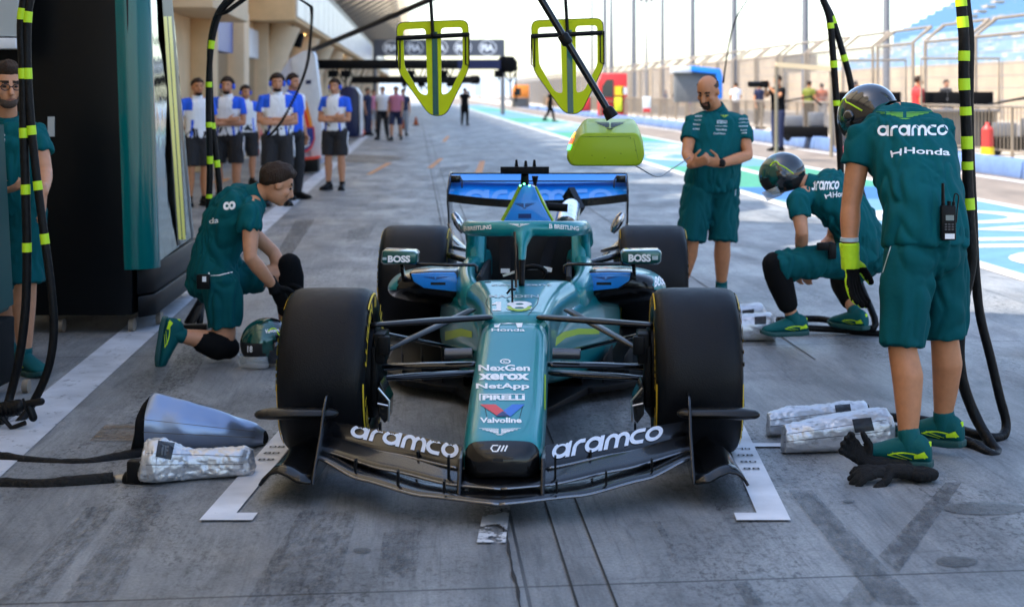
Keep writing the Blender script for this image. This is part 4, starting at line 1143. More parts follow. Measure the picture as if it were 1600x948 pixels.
def head_frame(J):
    f = V(J['face']).normalized(); u = V(J.get('hup', (0, 0, 1))); r = f.cross(u).normalized(); u = r.cross(f).normalized()
    return V(J['head']), r, f, u

def add_head(mb, J, k=1.0, ears=True):
    c, r, f, u = head_frame(J); M = Matrix((r, f, u)).transposed()
    def P(x, y, z): return c + (r * x + f * y + u * z) * k
    mb.ball(P(0, -.006, .030), (.076 * k, .097 * k, .088 * k), 22, M)
    mb.ball(P(0, .022, -.045), (.060 * k, .068 * k, .066 * k), 18, M)
    mb.ball(P(0, .058, -.092), (.030 * k, .028 * k, .022 * k), 12, M)
    mb.ball(P(0, .066, -.058), (.036 * k, .034 * k, .022 * k), 12, M)
    mb.ball(P(0, .070, .026), (.055 * k, .024 * k, .014 * k), 12, M)
    for s in (-1, 1):
        mb.ball(P(s * .040, .058, -.026), (.026 * k, .026 * k, .026 * k), 12, M)
        if ears: mb.ball(P(s * .079, -.008, -.006), (.011 * k, .022 * k, .034 * k), 12, M)
    mb.tube([P(0, .086, .018), P(0, .104, -.012), P(0, .112, -.030)], [.010 * k, .013 * k, .017 * k], 10, 'round')
    return P

def add_hand(mb, w, d, pn, side, k=1.0, curl=.35, spread=.12, thick=1.0):
    """palm, four jointed fingers, thumb. d: along the hand, pn: palm normal, side: +1 thumb towards d x pn"""
    d = V(d).normalized(); pn = V(pn); pn = (pn - d * pn.dot(d)).normalized(); t = d.cross(pn).normalized() * side
    mb.tube([w - d * .03 * k, w + d * .02 * k, w + d * .06 * k, w + d * .092 * k], [(.027 * k, .018 * k), (.036 * k, .016 * k), (.042 * k, .015 * k), (.038 * k, .012 * k)], 12, 'round', up=pn)
    for i, (o, l) in enumerate(((.030, .076), (.010, .086), (-.011, .080), (-.031, .062))):
        p = w + (d * .088 + t * o) * k; dd = (d + t * (o * spread * 20)).normalized(); pts = [p - dd * .02 * k, p]
        a = 0
        for seg in (.45, .30, .25):
            a += curl * (1 if seg < .45 else .7)
            q = dd * math.cos(a) + pn * math.sin(a); pts.append(pts[-1] + q * (l * seg * k))
        rr = .0092 * k * thick
        mb.tube(pts, [rr * 1.05, rr * 1.05, rr, rr * .95, rr * .85], 8, 'round')
    p = w + (d * .022 + t * .030) * k; q1 = (d * .62 + t * .72 + pn * .25).normalized(); q2 = (d * .9 + t * .3 + pn * .35).normalized()
    mb.tube([p - q1 * .015 * k, p + q1 * .038 * k, p + q1 * .038 * k + q2 * .032 * k, p + q1 * .038 * k + q2 * .056 * k], [.0125 * k * thick, .0115 * k * thick, .0105 * k * thick, .009 * k * thick], 8, 'round')

TORSO = [(0.0, .165, .118), (.12, .168, .120), (.32, .150, .112), (.52, .158, .118), (.72, .178, .126), (.86, .176, .112), (.94, .130, .085), (1.0, .066, .062)]
def spine(J):
    pts = smoothpath([J['P']] + list(J.get('spine', [])) + [J['N']], 8)
    return pts
def spine_at(J, t):
    p = spine(J); x = t * (len(p) - 1); i = min(int(x), len(p) - 2); return p[i].lerp(p[i + 1], x - i)
def add_torso(mb, J, t0, t1, infl=0.0, sc=1.0, n=20, kx=1.0, belly=0.0):
    rp = (J['HR'] - J['HL']).normalized(); rs = (J['SR'] - J['SL']).normalized(); rings = []
    for i in range(15):
        t = t0 + (t1 - t0) * i / 14
        for (a, wa, da), (b, wb, db) in zip(TORSO, TORSO[1:]):
            if a <= t <= b + 1e-6: q = (t - a) / (b - a); w, d = lerp(wa, wb, q), lerp(da, db, q); break
        c = spine_at(J, t); tan = (spine_at(J, min(1, t + .04)) - spine_at(J, max(0, t - .04))).normalized()
        r = rp.lerp(rs, t); r = (r - tan * r.dot(tan)).normalized(); f = tan.cross(r)   # f points forward or back, the ring is nearly symmetric
        w = (w * kx + infl) * sc; d = (d + infl) * sc
        bl = belly * math.exp(-((t - .3) / .22) ** 2)
        ring = []
        for j in range(n):
            a = 2 * PI * j / n; x, y = math.cos(a), math.sin(a)
            x = math.copysign(abs(x) ** .82, x); y = math.copysign(abs(y) ** .9, y)
            ring.append(c + r * (x * w) + f * (y * d) + (f * bl * max(0, -y if False else y)))
        rings.append(ring)
    mb.loft(rings)

def shoe(root, ank, toe, up, mats, k=1.0, lab=None, lime=True, shin=None):
    """low trainer: upper, sole, heel tab"""
    f = V(toe).normalized(); u = V(up); r = f.cross(u).normalized(); u = r.cross(f).normalized()
    b = ank - u * .085 * k
    def R(y, w, h, z0=.022, n=14, sh=0):
        out = []
        for j in range(n):
            a = 2 * PI * j / n; x = math.cos(a); z = math.sin(a)
            zz = z0 + (h - z0) * (.5 + .5 * math.copysign(abs(z) ** .8, z)); ww = w * (1 - .35 * max(0, z) ** 2)
            out.append(b + (r * (x * ww) + f * y + u * zz) * k)
        return out
    mb = MB(); mb.loft([R(-.092, .020, .085), R(-.085, .034, .115), R(-.05, .042, .14), (R(-.01, .044, .140)), R(.04, .046, .120), R(.09, .050, .100), (R(.14, .053, .082)), R(.18, .048, .070), R(.208, .030, .055)])
    sh_ = (shin or u); mb.tube([ank - f * .012 * k - u * .05 * k, ank - f * .008 * k, ank + sh_ * .05 * k - f * .004 * k, ank + sh_ * .075 * k], [.046 * k, .047 * k, .0455 * k, .0445 * k], 16)
    o = mb.build('shoe', [mats[0], mats[2]], root, smooth=60, sub=1)
    mb = MB(); pr = [(-.096, .024), (-.086, .038), (-.04, .043), (.02, .042), (.08, .050), (.14, .055), (.18, .050), (.215, .030)]
    ring = [(w, y) for y, w in pr] + [(-w, y) for y, w in pr[::-1]]
    def lift(y): return .018 * max(0, (y - .12) / .09) ** 2 + .006 * max(0, (-y - .04) / .05)
    mb.loft([[b + (r * x * .96 + f * y + u * lift(y)) * k for x, y in ring], [b + (r * x * 1.04 + f * y + u * (.014 + lift(y))) * k for x, y in ring], [b + (r * x + f * y + u * (.03 + lift(y) * .6)) * k for x, y in ring]])
    mb.build('sole', mats[1], root, smooth=50, bevel=.003 * k)
    if lime:
        for s in (-1, 1):
            D = (lambda y, z, s=s: b + (r * s * .1 + f * y + u * z) * k)
            g = join(poly((-.085, .052), (-.03, .042), (-.03, .056), (-.07, .075)), stroke(arc(.0, .03, .085, 150, 35, 10, .035), .006), stroke([(-.02, .04), (.055, .062)], .0035), stroke([(.0, .035), (.075, .052)], .0035))
            g = ([(x * k, y * k) for x, y in g[0]], g[1])
            decal(o, g, mats[2], b + r * s * .06 * k, f * (s), u, L=.015, eps=.0025, depth=.05) if s > 0 else decal(o, ([(-x, y) for x, y in g[0]], g[1]), mats[2], b - r * .06 * k, -f, u, L=.015, eps=.0025, depth=.05)
        mb = MB(); mb.box(b + (-f * .085 + u * .095) * k, (.018 * k, .008 * k, .03 * k), Matrix((r, f, u)).transposed()); mb.build('heel_tab', mats[2], root, bevel=.002)
    return o

def hair(root, J, mats, k=1.0, line=.06, thick=.011, side=-.03, back=-.075, crown=0.0):
    c, r, f, u = head_frame(J); mb = MB(); n = 44; rings = []
    for i in range(1, 26):
        q = PI * i / 26; ring = []
        for j in range(n):
            a = 2 * PI * j / n
            d = V((math.sin(q) * math.cos(a), math.sin(q) * math.sin(a), -math.cos(q)))
            p = V((d.x * .0765, d.y * .0975 - .006, d.z * .0885 + .03))
            lim = .012 * noise.noise(V((p.x * 60, p.y * 60, 3))) + lerp(back, side, min(1, max(0, (p.y + .08) / .08))) if p.y < 0 else lerp(side, line, min(1, p.y / .055))
            inh = max(0, min(1, (p.z - lim) / .032))
            if crown and (p.z > .065) and p.y > -.055: inh *= max(0, 1 - crown)
            off = lerp(-.015, thick * (.45 + .75 * max(0, min(1, (p.z + .02) / .10))) + .010 * noise.noise(p * 34) + .006 * noise.noise(V((p.x * 130, p.y * 40, p.z * 60))), inh)
            p = p + d * off
            ring.append(c + (r * p.x + f * p.y + u * p.z) * k)
        rings.append(ring)
    return mb.loft(rings).build('hair', mats, root, smooth=180)

def headset(root, J, k=1.0, col=None):
    c, r, f, u = head_frame(J); mb = MB()
    M = Matrix((r, f, u)).transposed()
    for s in (-1, 1): mb.ball(c + (r * s * .092 - f * .006 - u * .005) * k, (.022 * k, .036 * k, .045 * k), 14, M)
    mb.build('ear_cup', col or M_BBLUE, root, smooth=180)
    mb = MB(); mb.tube([c + (r * .098 * math.cos(a) - f * .01 + u * (.02 + .115 * math.sin(a))) * k for a in [PI * i / 12 for i in range(13)]], [(.012 * k, .006 * k)] * 13, 8)
    mb.tube([c + (r * .09 + f * .01 - u * .03) * k, c + (r * .07 + f * .08 - u * .075) * k, c + (r * .03 + f * .112 - u * .07) * k], .005 * k, 6, 'round')
    mb.build('headset_band', M_BLACK, root, smooth=180)

def human(root, J, skin, shirt=None, shorts=None, shoes=None, vox=.0085, k=1.0, infl=.016, kx=1.0, leg=.92, sleeve=.52, loose=0.0, hands=True, belly=0.0, long_legs=False,
          wrinkle=.006, shirt_fn=None, shirt_t0=.02, head=True, sinfl=0, shoe_lime=True, fine=True):
    """one continuous skin from the skeleton J, clothes as children"""
    mb = MB()
    add_torso(mb, J, 0, 1, -.012, .95, kx=kx)
    P = None
    if head: P = add_head(mb, J, k)
    c, r, f, u = head_frame(J)
    mb.tube([J['N'] - (c - J['N']) * .35, J['N'], lerp(J['N'], c, .55), c - u * .02 - f * .012], [.075 * k, .062 * k, .055 * k, .056 * k], 14, 'round')
    for s in 'LR':
        S_, E, W, H, K, A = (J[q + s] for q in ('S', 'E', 'W', 'H', 'K', 'A'))
        mb.tube([lerp(J['N'], S_, .45), S_, lerp(S_, E, .4), lerp(S_, E, .8), E, lerp(E, W, .3), lerp(E, W, .7), W], [.05 * k, .055 * k, .050 * k, .044 * k, .041 * k, .044 * k, .036 * k, .027 * k], 14, 'round')
        if hands and ('h' + s) in J:
            d, pn, side, cu = J['h' + s]; add_hand(mb, W, d, pn, side, k, cu, thick=1.0 if fine else 1.15)
        mb.tube([H, lerp(H, K, .5), lerp(H, K, .88), K, lerp(K, A, .28) - V(J['t' + s]).normalized() * .014 * k, lerp(K, A, .6) - V(J['t' + s]).normalized() * .008 * k, lerp(K, A, .9), A, A - (K - A).normalized() * .03 * k], [.070 * k, .074 * k, .063 * k, .059 * k, .064 * k, .052 * k, .038 * k, .036 * k, .034 * k], 16, 'flat')
    iK = 1.0 / k
    def mf(cn, nn):
        p = cn - c; x, y, z = p.dot(r) * iK, p.dot(f) * iK, p.dot(u) * iK
        if y > .07 and abs(x) < .026 and abs(z + .064) < .008 * (1 - (x / .03) ** 2): return 1
        if y > .05 and .012 < abs(x) < .05 and abs(z - .030) < .006: return 2
        return 0
    body = melt(mb, 'body', [skin, M_LIP, M_HAIRD], root, vox, 5 if fine else 3, matfn=mf if head else None)
    if head and fine:
        mb = MB()
        for s in (-1, 1): mb.ball(c + (r * s * .030 + f * .0755 + u * .004) * k, (.0125 * k, .0125 * k, .008 * k), 10)
        mb.build('eyes', M_EYE, root, smooth=180)
    out = {'body': body}
    cl = max(vox, .0095)
    if shorts:
        mb = MB(); add_torso(mb, J, 0.0, .30, infl + .004, kx=kx); 
        mb.ball(J['P'] - V((0, 0, .02)), (.16 * k, .13 * k, .11 * k), 16)
        for s in 'LR':
            H, K, A = J['H' + s], J['K' + s], J['A' + s]
            if long_legs: mb.tube([lerp(H, J['P'], .45) + V((0, 0, .07)), H, lerp(H, K, .5), K, lerp(K, A, .5), lerp(K, A, .96)], [.085 * k, .110 * k, .100 * k, .082 * k, .072 * k, .062 * k], 18)
            else: mb.tube([lerp(H, J['P'], .45) + (spine_at(J, .2) - J['P']).normalized() * .07, H, lerp(H, K, leg * .5), lerp(H, K, leg * .98), lerp(H, K, leg)], [.085 * k, (.108 + loose) * k, (.104 + loose) * k, (.094 + loose * 1.3) * k, (.094 + loose * 1.3) * k], 18)
        out['shorts'] = melt(mb, 'trousers' if long_legs else 'shorts', shorts, root, cl, 3, wrinkle, 13)
    if shirt:
        mb = MB(); add_torso(mb, J, shirt_t0, .985, infl + .006 + sinfl, kx=kx, belly=belly)
        for s in 'LR':
            S_, E = J['S' + s], J['E' + s]
            mb.tube([lerp(J['N'], S_, .35) - V((0, 0, .02)), S_, lerp(S_, E, sleeve * .6), lerp(S_, E, sleeve)], [.062 * k, (.070 + sinfl * .5) * k, (.068 + sinfl * .5) * k, (.067 + sinfl * .5) * k], 16)
        o = melt(mb, 'shirt', shirt, root, cl, 4, wrinkle, 12, wst=(1.2, 1.2, .42), matfn=shirt_fn)
        mb = MB(); tn = (c - J['N']).normalized()
        rr = []
        for (h, rad) in ((-.03, .080), (.012, .073), (.045, .068), (.048, .062), (.01, .060)):
            q = J['N'] + tn * h * k; ax = (J['SR'] - J['SL']).normalized(); ax = (ax - tn * ax.dot(tn)).normalized(); ay = tn.cross(ax)
            rr.append([q + (ax * (math.cos(2 * PI * j / 20) * rad * 1.06) + ay * (math.sin(2 * PI * j / 20) * rad)) * k for j in range(20)])
        mb.loft(rr, False).build('collar', shirt[0] if isinstance(shirt, (list, tuple)) else shirt, root, smooth=180)
        out['shirt'] = o
    if shoes:
        for s in 'LR': out['shoe' + s] = shoe(root, J['A' + s], J['t' + s], J.get('u' + s, (0, 0, 1)), shoes, k, lime=shoe_lime, shin=(J['K' + s] - J['A' + s]).normalized())
    return out

def helmet(root, c, f, u, k=1.0, stripe=True):
    """open-face crew helmet with dark shell, teal front, lime line"""
    f = V(f).normalized(); r = f.cross(V(u)).normalized(); u = r.cross(f); M = Matrix((r, f, u)).transposed(); n = 48; rings = []; 
    for i in range(1, 30):
        q = PI * (i / 30) ; ring = []
        for j in range(n):
            a = 2 * PI * j / n; d = V((math.sin(q) * math.cos(a), math.sin(q) * math.sin(a), math.cos(q)))
            x, y, z = d.x * .128, d.y * .152, d.z * .138
            # cut the neck opening and the face opening
            z = max(z, -.118 + .02 * (y / .15))
            ring.append(c + (r * x + f * y + u * z) * k)
        rings.append(ring)
    o = MB().loft(rings).build('helmet', [M_HELMB, M_HELMT, M_NEON, M_COCK], root, smooth=60)
    for p in o.data.polygons:
        d = p.center - c; x, y, z = d.dot(r) / k, d.dot(f) / k, d.dot(u) / k
        g = y - .02 + .35 * (z - .05)
        if g > .0: p.material_index = 1
        if y > .06 and z < .02 and z > -.085 and abs(x) < .10: p.material_index = 3
        if y < -.03 and z < -.06: p.material_index = 3
    for s in (-1, 1):
        mb = MB(); pts = []
        for t in range(13):
            a = t / 12; y = lerp(.055, -.06, a) ; z = .075 - .10 * a + .055 * math.sin(PI * a) * (1 if a < .5 else .6)
            q = max(.05, 1 - (y / .152) ** 2 - (z / .138) ** 2); pts.append(c + (r * s * (.128 * math.sqrt(q) + .001) + f * y + u * z) * k)
        mb.tube(pts, [.0038 * k] * 13, 6); mb.build('trim_line', M_NEON, root)
        mb = MB(); mb.ball(c + (r * s * .128 + f * .01 - u * .01) * k, (.016 * k, .03 * k, .03 * k), 14, M); mb.build('visor_hinge', M_HELMB, root, smooth=180)
    mb = MB(); arcp = [c + (r * (.118 * math.sin(a)) + f * (.152 * math.cos(a) + .015) - u * .06) * k for a in [math.radians(-70 + 10 * i) for i in range(15)]]
    rings = [[p, p - u * .065 * k - f * .012 * k] for p in arcp]
    mb.loft(rings, False, False); mb.build('visor', mat('clear_visor', (.55, .6, .62), .05, alpha=.35, coat=1), root, smooth=180, solid=.004)
    return o

SH = (M_TSHOE, mat('shoe_sole', (.005, .06, .058), .6), M_NEONF)

def JW(off, **k):
    """joints given as photo points (px, py, Y), taken to the person's own base"""
    J = {}
    for n, v in k.items():
        if n in ('spine',): J[n] = [pt(*q) - off for q in v]
        elif n in ('face', 'hup', 'tL', 'tR', 'uL', 'uR') or n in ('hL', 'hR'): J[n] = v
        else: J[n] = pt(*v) - off
    return J

# --- the bending mechanic with the radio
o_ = gp(1440, 728); D = thing('person', 'person in teal kit and black helmet bending with back turned, wearing a neon glove', 'person', o_)
J = JW(o_, P=(1447, 388, 6.66), spine=[(1443, 320, 6.70), (1424, 245, 6.84)], N=(1392, 186, 7.0), SL=(1346, 218, 6.86), SR=(1474, 208, 7.0), HL=(1420, 400, 6.60), HR=(1472, 400, 6.72),
       EL=(1329, 322, 6.82), WL=(1327, 392, 6.76), ER=(1440, 300, 7.25), WR=(1400, 370, 7.3), KL=(1410, 545, 6.55), AL=(1420, 696, 6.47), KR=(1476, 530, 6.74), AR=(1473, 664, 6.80),
       head=(1356, 186, 7.15), face=(-.45, .6, -.66), hup=(-.3, .65, .7), tL=(-.88, .42, 0), tR=(-.80, .58, 0))
dk = human(D, J, M_SKIN2, M_TSHIRT, M_TSHORT, SH, .0085, 1.04, infl=.022, leg=.97, loose=.001, hands=False, kx=1.02, wrinkle=.016, sleeve=.40, sinfl=.006)
helmet(D, J['head'] + V((.0, 0, .02)), (-.55, .62, -.55), (-.35, .5, .8), 1.0)
NAVW = M_WHITE
decal_px(dk['shirt'], AR, [(1371, 213), (1481, 212), (1481, 195), (1371, 196)], M_WHITE)
decal_px(dk['shirt'], h_mark(1), [(1392, 247), (1410, 243), (1409, 232), (1391, 236)], M_WHITE); decal_px(dk['shirt'], T('Honda', .02), [(1413, 240), (1484, 243.5), (1484, 233), (1413, 230)], M_WHITE)
decal_px(dk['shirt'], wings(1), [(1369, 186), (1458, 188), (1458, 174), (1369, 175)], mat('lime_print', (.14, .42, .05), .7))
decal_px(dk['shorts'], poly((0, 0), (1, 0), (1, 1), (0, 1)), [(1379, 426), (1380.5, 426), (1398, 368), (1396.5, 368)], M_SOFTW)
seamq = [(1370, 444), (1412, 440), (1412, 458), (1371, 464)]
mb = MB(); pts = [V(p) for p in (J['KL'].lerp(J['HL'], .56) + V((-.112, -.05, .03)),)]
# neon glove
gl = MB(); w_ = J['WL']; add_hand(gl, w_ + V((.006, 0, -.03)), (.10, .05, -1), (.75, -.55, .1), -1, 1.28, .28, .18, 1.5)
gl.tube([w_ + V((0, 0, .035)), w_ + V((.003, 0, -.03)), w_ + V((.006, 0, -.08))], [.043, .041, .040], 16)
def glove_fn(c, n): return 1 if (n.dot(V((.6, -.75, .1))) > .12 and c.z < w_.z - .075) else 0
melt(gl, 'glove', [M_NEONF, M_BLACKM], D, .005, 3, .0025, 40, matfn=glove_fn)
mb = MB(); mb.tube([w_ + V((0, 0, .058)), w_ + V((0, 0, .042))], [.040, .041], 16); mb.build('wrist_band', M_SOFTW, D)
# walkie talkie clipped to the belt
rp = pt(1481, 348, 6.50); rad = thing('walkie_talkie', 'black two-way radio with a stub aerial clipped to the bending person\'s belt', 'radio', rp)
mb = MB(); mb.box((0, 0, 0), (.062, .036, .145)); mb.build('body', M_BLACK, rad, bevel=.006)
MB().tube([(-.02, .0, .07), (-.021, .0, .165)], [.008, .006], 8).build('aerial', M_BLACK, rad)
mb = MB(); mb.tube([(.005, 0, .07), (.005, 0, .09)], .008, 10); mb.tube([(.024, 0, .07), (.024, 0, .088)], .007, 10); mb.build('knob', M_BLACK, rad)
obox('screen', (.004, -.0185, .022), (.034, .002, .022), mat('radio_screen', (.22, .26, .24), .2), rad)
mb = MB()
for i in range(3):
    for j in range(3): mb.box((-.012 + .014 * i, -.0185, -.005 - .011 * j), (.009, .003, .006))
mb.build('keypad', mat('key_grey', (.07, .07, .075), .5), rad)
obox('name_tag', (.004, -.0188, -.055), (.04, .002, .022), M_WHITE, rad)
mb = MB(); mb.tube(smoothpath([(.024, 0, .088), (.03, 0, .12), (.045, 0, .11), (.04, .0, .06), (.035, .0, .0)], 4), .003, 6); mb.build('earpiece_lead', M_BLACK, rad)

# --- the crouching mechanic
o_ = gp(1290, 530); C_ = thing('person', 'person in teal kit, black helmet and black knee pads crouching beside silver gun covers', 'person', o_)
J = JW(o_, P=(1352, 398, 10.02), spine=[(1338, 355, 9.98), (1305, 312, 9.97)], N=(1268, 290, 9.98), SL=(1246, 317, 9.78), SR=(1318, 296, 10.16), HL=(1340, 403, 9.88), HR=(1362, 400, 10.12),
       EL=(1253, 362, 9.72), WL=(1251, 408, 9.95), ER=(1300, 372, 10.3), WR=(1268, 410, 10.2), KL=(1211, 416, 9.76), AL=(1240, 503, 9.80), KR=(1316, 436, 10.3), AR=(1337, 494, 10.02),
       head=(1222, 272, 10.0), face=(-.85, .1, -.5), hup=(-.4, .1, .9), tL=(-.97, -.2, 0), tR=(-.65, .75, 0), hL=((-.2, .2, -1), (.6, .6, 0), 1, .4), hR=((-.3, .1, -1), (.6, .6, 0), -1, .4))
ck = human(C_, J, M_SKIN, M_TSHIRT, M_TSHORT, SH, .009, 1.0, infl=.016, leg=1.0, wrinkle=.02)
helmet(C_, J['head'], (-.92, .05, -.38), (-.35, .1, .9), 1.0)
decal_px(ck['shirt'], AR, [(1267, 298), (1310, 296), (1312, 283), (1267, 283)], M_WHITE); decal_px(ck['shirt'], h_mark(1), [(1290, 311), (1300, 308), (1298, 300), (1288, 304)], M_WHITE); decal_px(ck['shirt'], T('Honda', .02), [(1301, 309), (1330, 306), (1330, 297), (1301, 300)], M_WHITE)
for a, b, t0, t1 in (('KL', 'AL', -.03, .66), ('KR', 'AR', -.05, .55)):
    mb = MB(); p = [J[a].lerp(J[b], t0 + (t1 - t0) * i / 4) for i in range(5)]; mb.tube(p, [.080, .086, .083, .074, .066], 16, 'round'); mb.build('knee_pad', M_KNEE, C_, smooth=180)
mb = MB(); mb.box(pt(1300, 392, 9.72) - o_, (.05, .04, .10)); mb.box(pt(1290, 385, 9.72) - o_, (.11, .03, .05)); mb.build('belt_pouch', M_BLACK, C_, bevel=.008)

# --- the kneeling mechanic on the left
o_ = gp(330, 570); A_ = thing('person', 'bareheaded dark-haired person in teal kit kneeling on one knee by the rear tyre', 'person', o_)
J = JW(o_, P=(330, 438, 9.30), spine=[(340, 390, 9.30), (362, 342, 9.28)], N=(399, 306, 9.27), SL=(358, 330, 9.44), SR=(392, 332, 9.08), HL=(322, 440, 9.42), HR=(346, 445, 9.16),
       EL=(428, 395, 9.55), WL=(446, 442, 9.48), ER=(391, 402, 8.98), WR=(428, 448, 9.10), KL=(452, 428, 9.52), AL=(450, 545, 9.62), KR=(352, 542, 9.16), AR=(272, 522, 9.02),
       head=(432, 289, 9.26), face=(.82, .42, -.38), hup=(.3, .2, .93), tR=(-.15, .0, -1), uR=(1, .1, -.1), tL=(1, .3, 0), hL=((.5, 0, -.8), (.5, .5, .2), 1, .5), hR=((.45, .2, -.85), (.3, .9, 0), 1, .55))
ak = human(A_, J, M_SKIN, M_TSHIRT, M_TSHORT, SH, .0085, 1.0, infl=.014, leg=.68, wrinkle=.02, kx=.98, sleeve=.42)
hair(A_, J, M_HAIRD, 1.02, line=.055, thick=.018, side=-.005, back=-.055)
decal_px(ak['shirt'], T('co', .05), [(349, 329), (368, 327), (368, 314), (349, 316)], M_WHITE); decal_px(ak['shirt'], T('da', .02), [(327, 350), (342, 348), (342, 339), (327, 341)], M_WHITE)
for i in range(4): decal_px(ak['shirt'], T(('maaden', 'xerox', 'citi', 'boss')[i], .03), [(414 - i * 1.5, 327 + i * 7), (423 - i * 1.5, 331 + i * 7), (425 - i * 1.5, 326 + i * 7), (416 - i * 1.5, 322 + i * 7)], M_WHITE)
for nm, a, b, t0, t1, rr in (('knee_pad', 'KR', 'AR', -.05, .42, .086), ('knee_pad', 'KL', 'AL', -.12, .45, .090)):
    mb = MB(); p = [J[a].lerp(J[b], t0 + (t1 - t0) * i / 4) for i in range(5)]; mb.tube(p, [rr * .8, rr, rr, rr * .9, rr * .8], 16, 'round'); mb.build(nm, M_KNEE, A_, smooth=180)
gm = MB(); add_hand(gm, J['WR'], (.45, .2, -.85), (.3, .9, 0), 1, 1.1, .5, .12, 1.3); gm.tube([J['WR'] - V((.03, 0, -.05)), J['WR'], J['WR'] + V((.01, 0, -.04))], [.036, .036, .038], 14)
melt(gm, 'glove', M_BLACKM, A_, .006, 3)
gm = MB(); add_hand(gm, J['WL'], (.5, 0, -.8), (.5, .5, .2), 1, 1.1, .5, .12, 1.35); gm.tube([J['WL'] - V((.03, 0, -.05)), J['WL'], J['WL'] + V((.01, 0, -.04))], [.036, .036, .038], 14)
melt(gm, 'glove', M_BLACKM, A_, .006, 3)
decal_px(ak['shorts'], join(stroke([(0, 1), (.15, .1), (.5, .12), (1, .35)], .06)), rectq(320, 410, 364, 431), M_WHITE)
mb = MB(); mb.box(pt(318, 440, 9.0) - o_, (.075, .035, .085)); mb.build('belt_pack', M_BLACK, A_, bevel=.006); obox('pack_tag', pt(319, 436, 8.975) - o_, (.022, .004, .03), M_WHITE, A_)

# --- the bearded man standing behind the car
o_ = gp(1108, 462); Bm = thing('person', 'balding bearded person in teal polo and shorts standing and looking down at his hands', 'person', o_)
J = JW(o_, P=(1112, 288, 12.05), spine=[(1115, 262, 12.0), (1118, 222, 12.03)], N=(1119, 174, 12.04), SL=(1158, 193, 12.08), SR=(1081, 194, 11.98), HL=(1132, 297, 12.08), HR=(1091, 297, 12.0),
       EL=(1169, 243, 11.93), WL=(1124, 256, 11.70), ER=(1073, 240, 11.84), WR=(1083, 257, 11.66), KL=(1129, 378, 12.02), AL=(1127, 450, 12.12), KR=(1080, 378, 11.95), AR=(1064, 449, 12.05),
       head=(1106, 143, 11.96), face=(-.44, -.78, -.46), hup=(-.12, -.34, .93), tL=(-.1, -1, 0), tR=(-.45, -.9, 0), hL=((-.8, -.35, .2), (-.3, .8, .4), -1, .85), hR=((.6, -.35, .25), (.3, .8, .4), 1, .9))
bk = human(Bm, J, M_SKIN2, M_TSHIRT, M_TSHORT, SH, .0085, 1.03, infl=.026, leg=.98, loose=.012, kx=1.06, belly=.0, wrinkle=.016, sleeve=.56, sinfl=.006)
hair(Bm, J, M_HAIRS, 1.03, line=.085, thick=.004, side=.0, back=-.06, crown=.85)
c, r, f, u = head_frame(J); mb = MB(); M3 = Matrix((r, f, u)).transposed()
mb.ball(c + f * .070 - u * .098, (.036, .030, .026), 14, M3); mb.ball(c + f * .098 - u * .048, (.032, .012, .008), 10, M3)
for s in (-1, 1): mb.tube([c + f * .085 - u * .05 + r * s * .032, c + f * .075 - u * .09 + r * s * .032], .010, 8, 'round')
melt(mb, 'beard', M_HAIRD, Bm, .004, 2)
mb = MB(); wl = J['WL']; ax = (J['EL'] - J['WL']).normalized(); mb.tube([wl + ax * .01, wl + ax * .04], .033, 16); mb.box(wl + ax * .025 + V((0, -.036, .0)), (.045, .014, .05)); mb.build('wrist_watch', M_BLACK, Bm, bevel=.005)
for (x, y, w_, h_, t_) in ((1154, 185, 15, 2.6, 'COGNIZANT'), (1154, 191, 15, 2.2, 'cognizant'), (1154, 196.5, 14, 2.2, 'citi'), (1157, 202, 10, 2.6, 'boss'), (1159, 207, 8, 3, 'puma'), (1120, 188, 16, 5.5, 'aramco'), (1118, 196, 18, 2.2, 'Honda'), (1118, 201, 17, 3.4, 'Valvoline'), (1115, 207, 18, 3.4, 'CoreWeave'), (1086, 181, 11, 2.5, 'aramco'), (1085, 187, 11, 2.0, 'NexGen'), (1083, 193, 11, 3, 'boss'), (1082, 200, 11, 3.2, 'citi')):
    decal_px(bk['shirt'], T(t_, .03), rectq(x, y, x + w_, y + h_), M_SOFTW, eps=.004)
decal_px(bk['shirt'], wings(1), rectq(1125, 180, 1139, 184), M_LIMEC, eps=.004)
decal_px(bk['shorts'], poly((0, 0), (1, 0), (1, 1), (0, 1)), [(1148, 306), (1149, 306), (1151, 288), (1150, 288)], M_SOFTW)

# --- man behind the hoses at the left edge
o_ = gp(20, 580); E_ = thing('person', 'bespectacled bearded person in teal polo with red lanyard standing behind the hanging hoses', 'person', o_)
J = JW(o_, P=(15, 325, 8.85), spine=[(14, 285, 8.82), (12, 235, 8.84)], N=(10, 190, 8.86), SL=(58, 212, 8.80), SR=(-42, 210, 8.95), HL=(38, 332, 8.8), HR=(-6, 332, 8.92),
       EL=(70, 268, 8.72), WL=(68, 300, 8.55), ER=(-40, 280, 8.85), WR=(0, 300, 8.55), KL=(40, 445, 8.75), AL=(38, 560, 8.75), KR=(10, 440, 9.2), AR=(8, 535, 9.3),
       head=(10, 134, 8.78), face=(.55, -.8, -.12), tL=(.7, -.6, 0), tR=(.6, -.8, 0), hL=((0, -.1, -1), (-1, 0, 0), 1, .25), hR=((.8, -.2, .2), (0, .2, .9), 1, .4))
ek = human(E_, J, M_SKIN, M_TSHIRT, M_TSHORT, SH, .0095, 1.03, infl=.024, leg=.98, loose=.01, kx=1.05, wrinkle=.014, sleeve=.5)
hair(E_, J, M_HAIRD, 1.03, line=.06, thick=.02, side=-.01, back=-.05)
c, r, f, u = head_frame(J); mb = MB(); M3 = Matrix((r, f, u)).transposed()
mb.ball(c + f * .055 - u * .088, (.052, .042, .036), 14, M3)
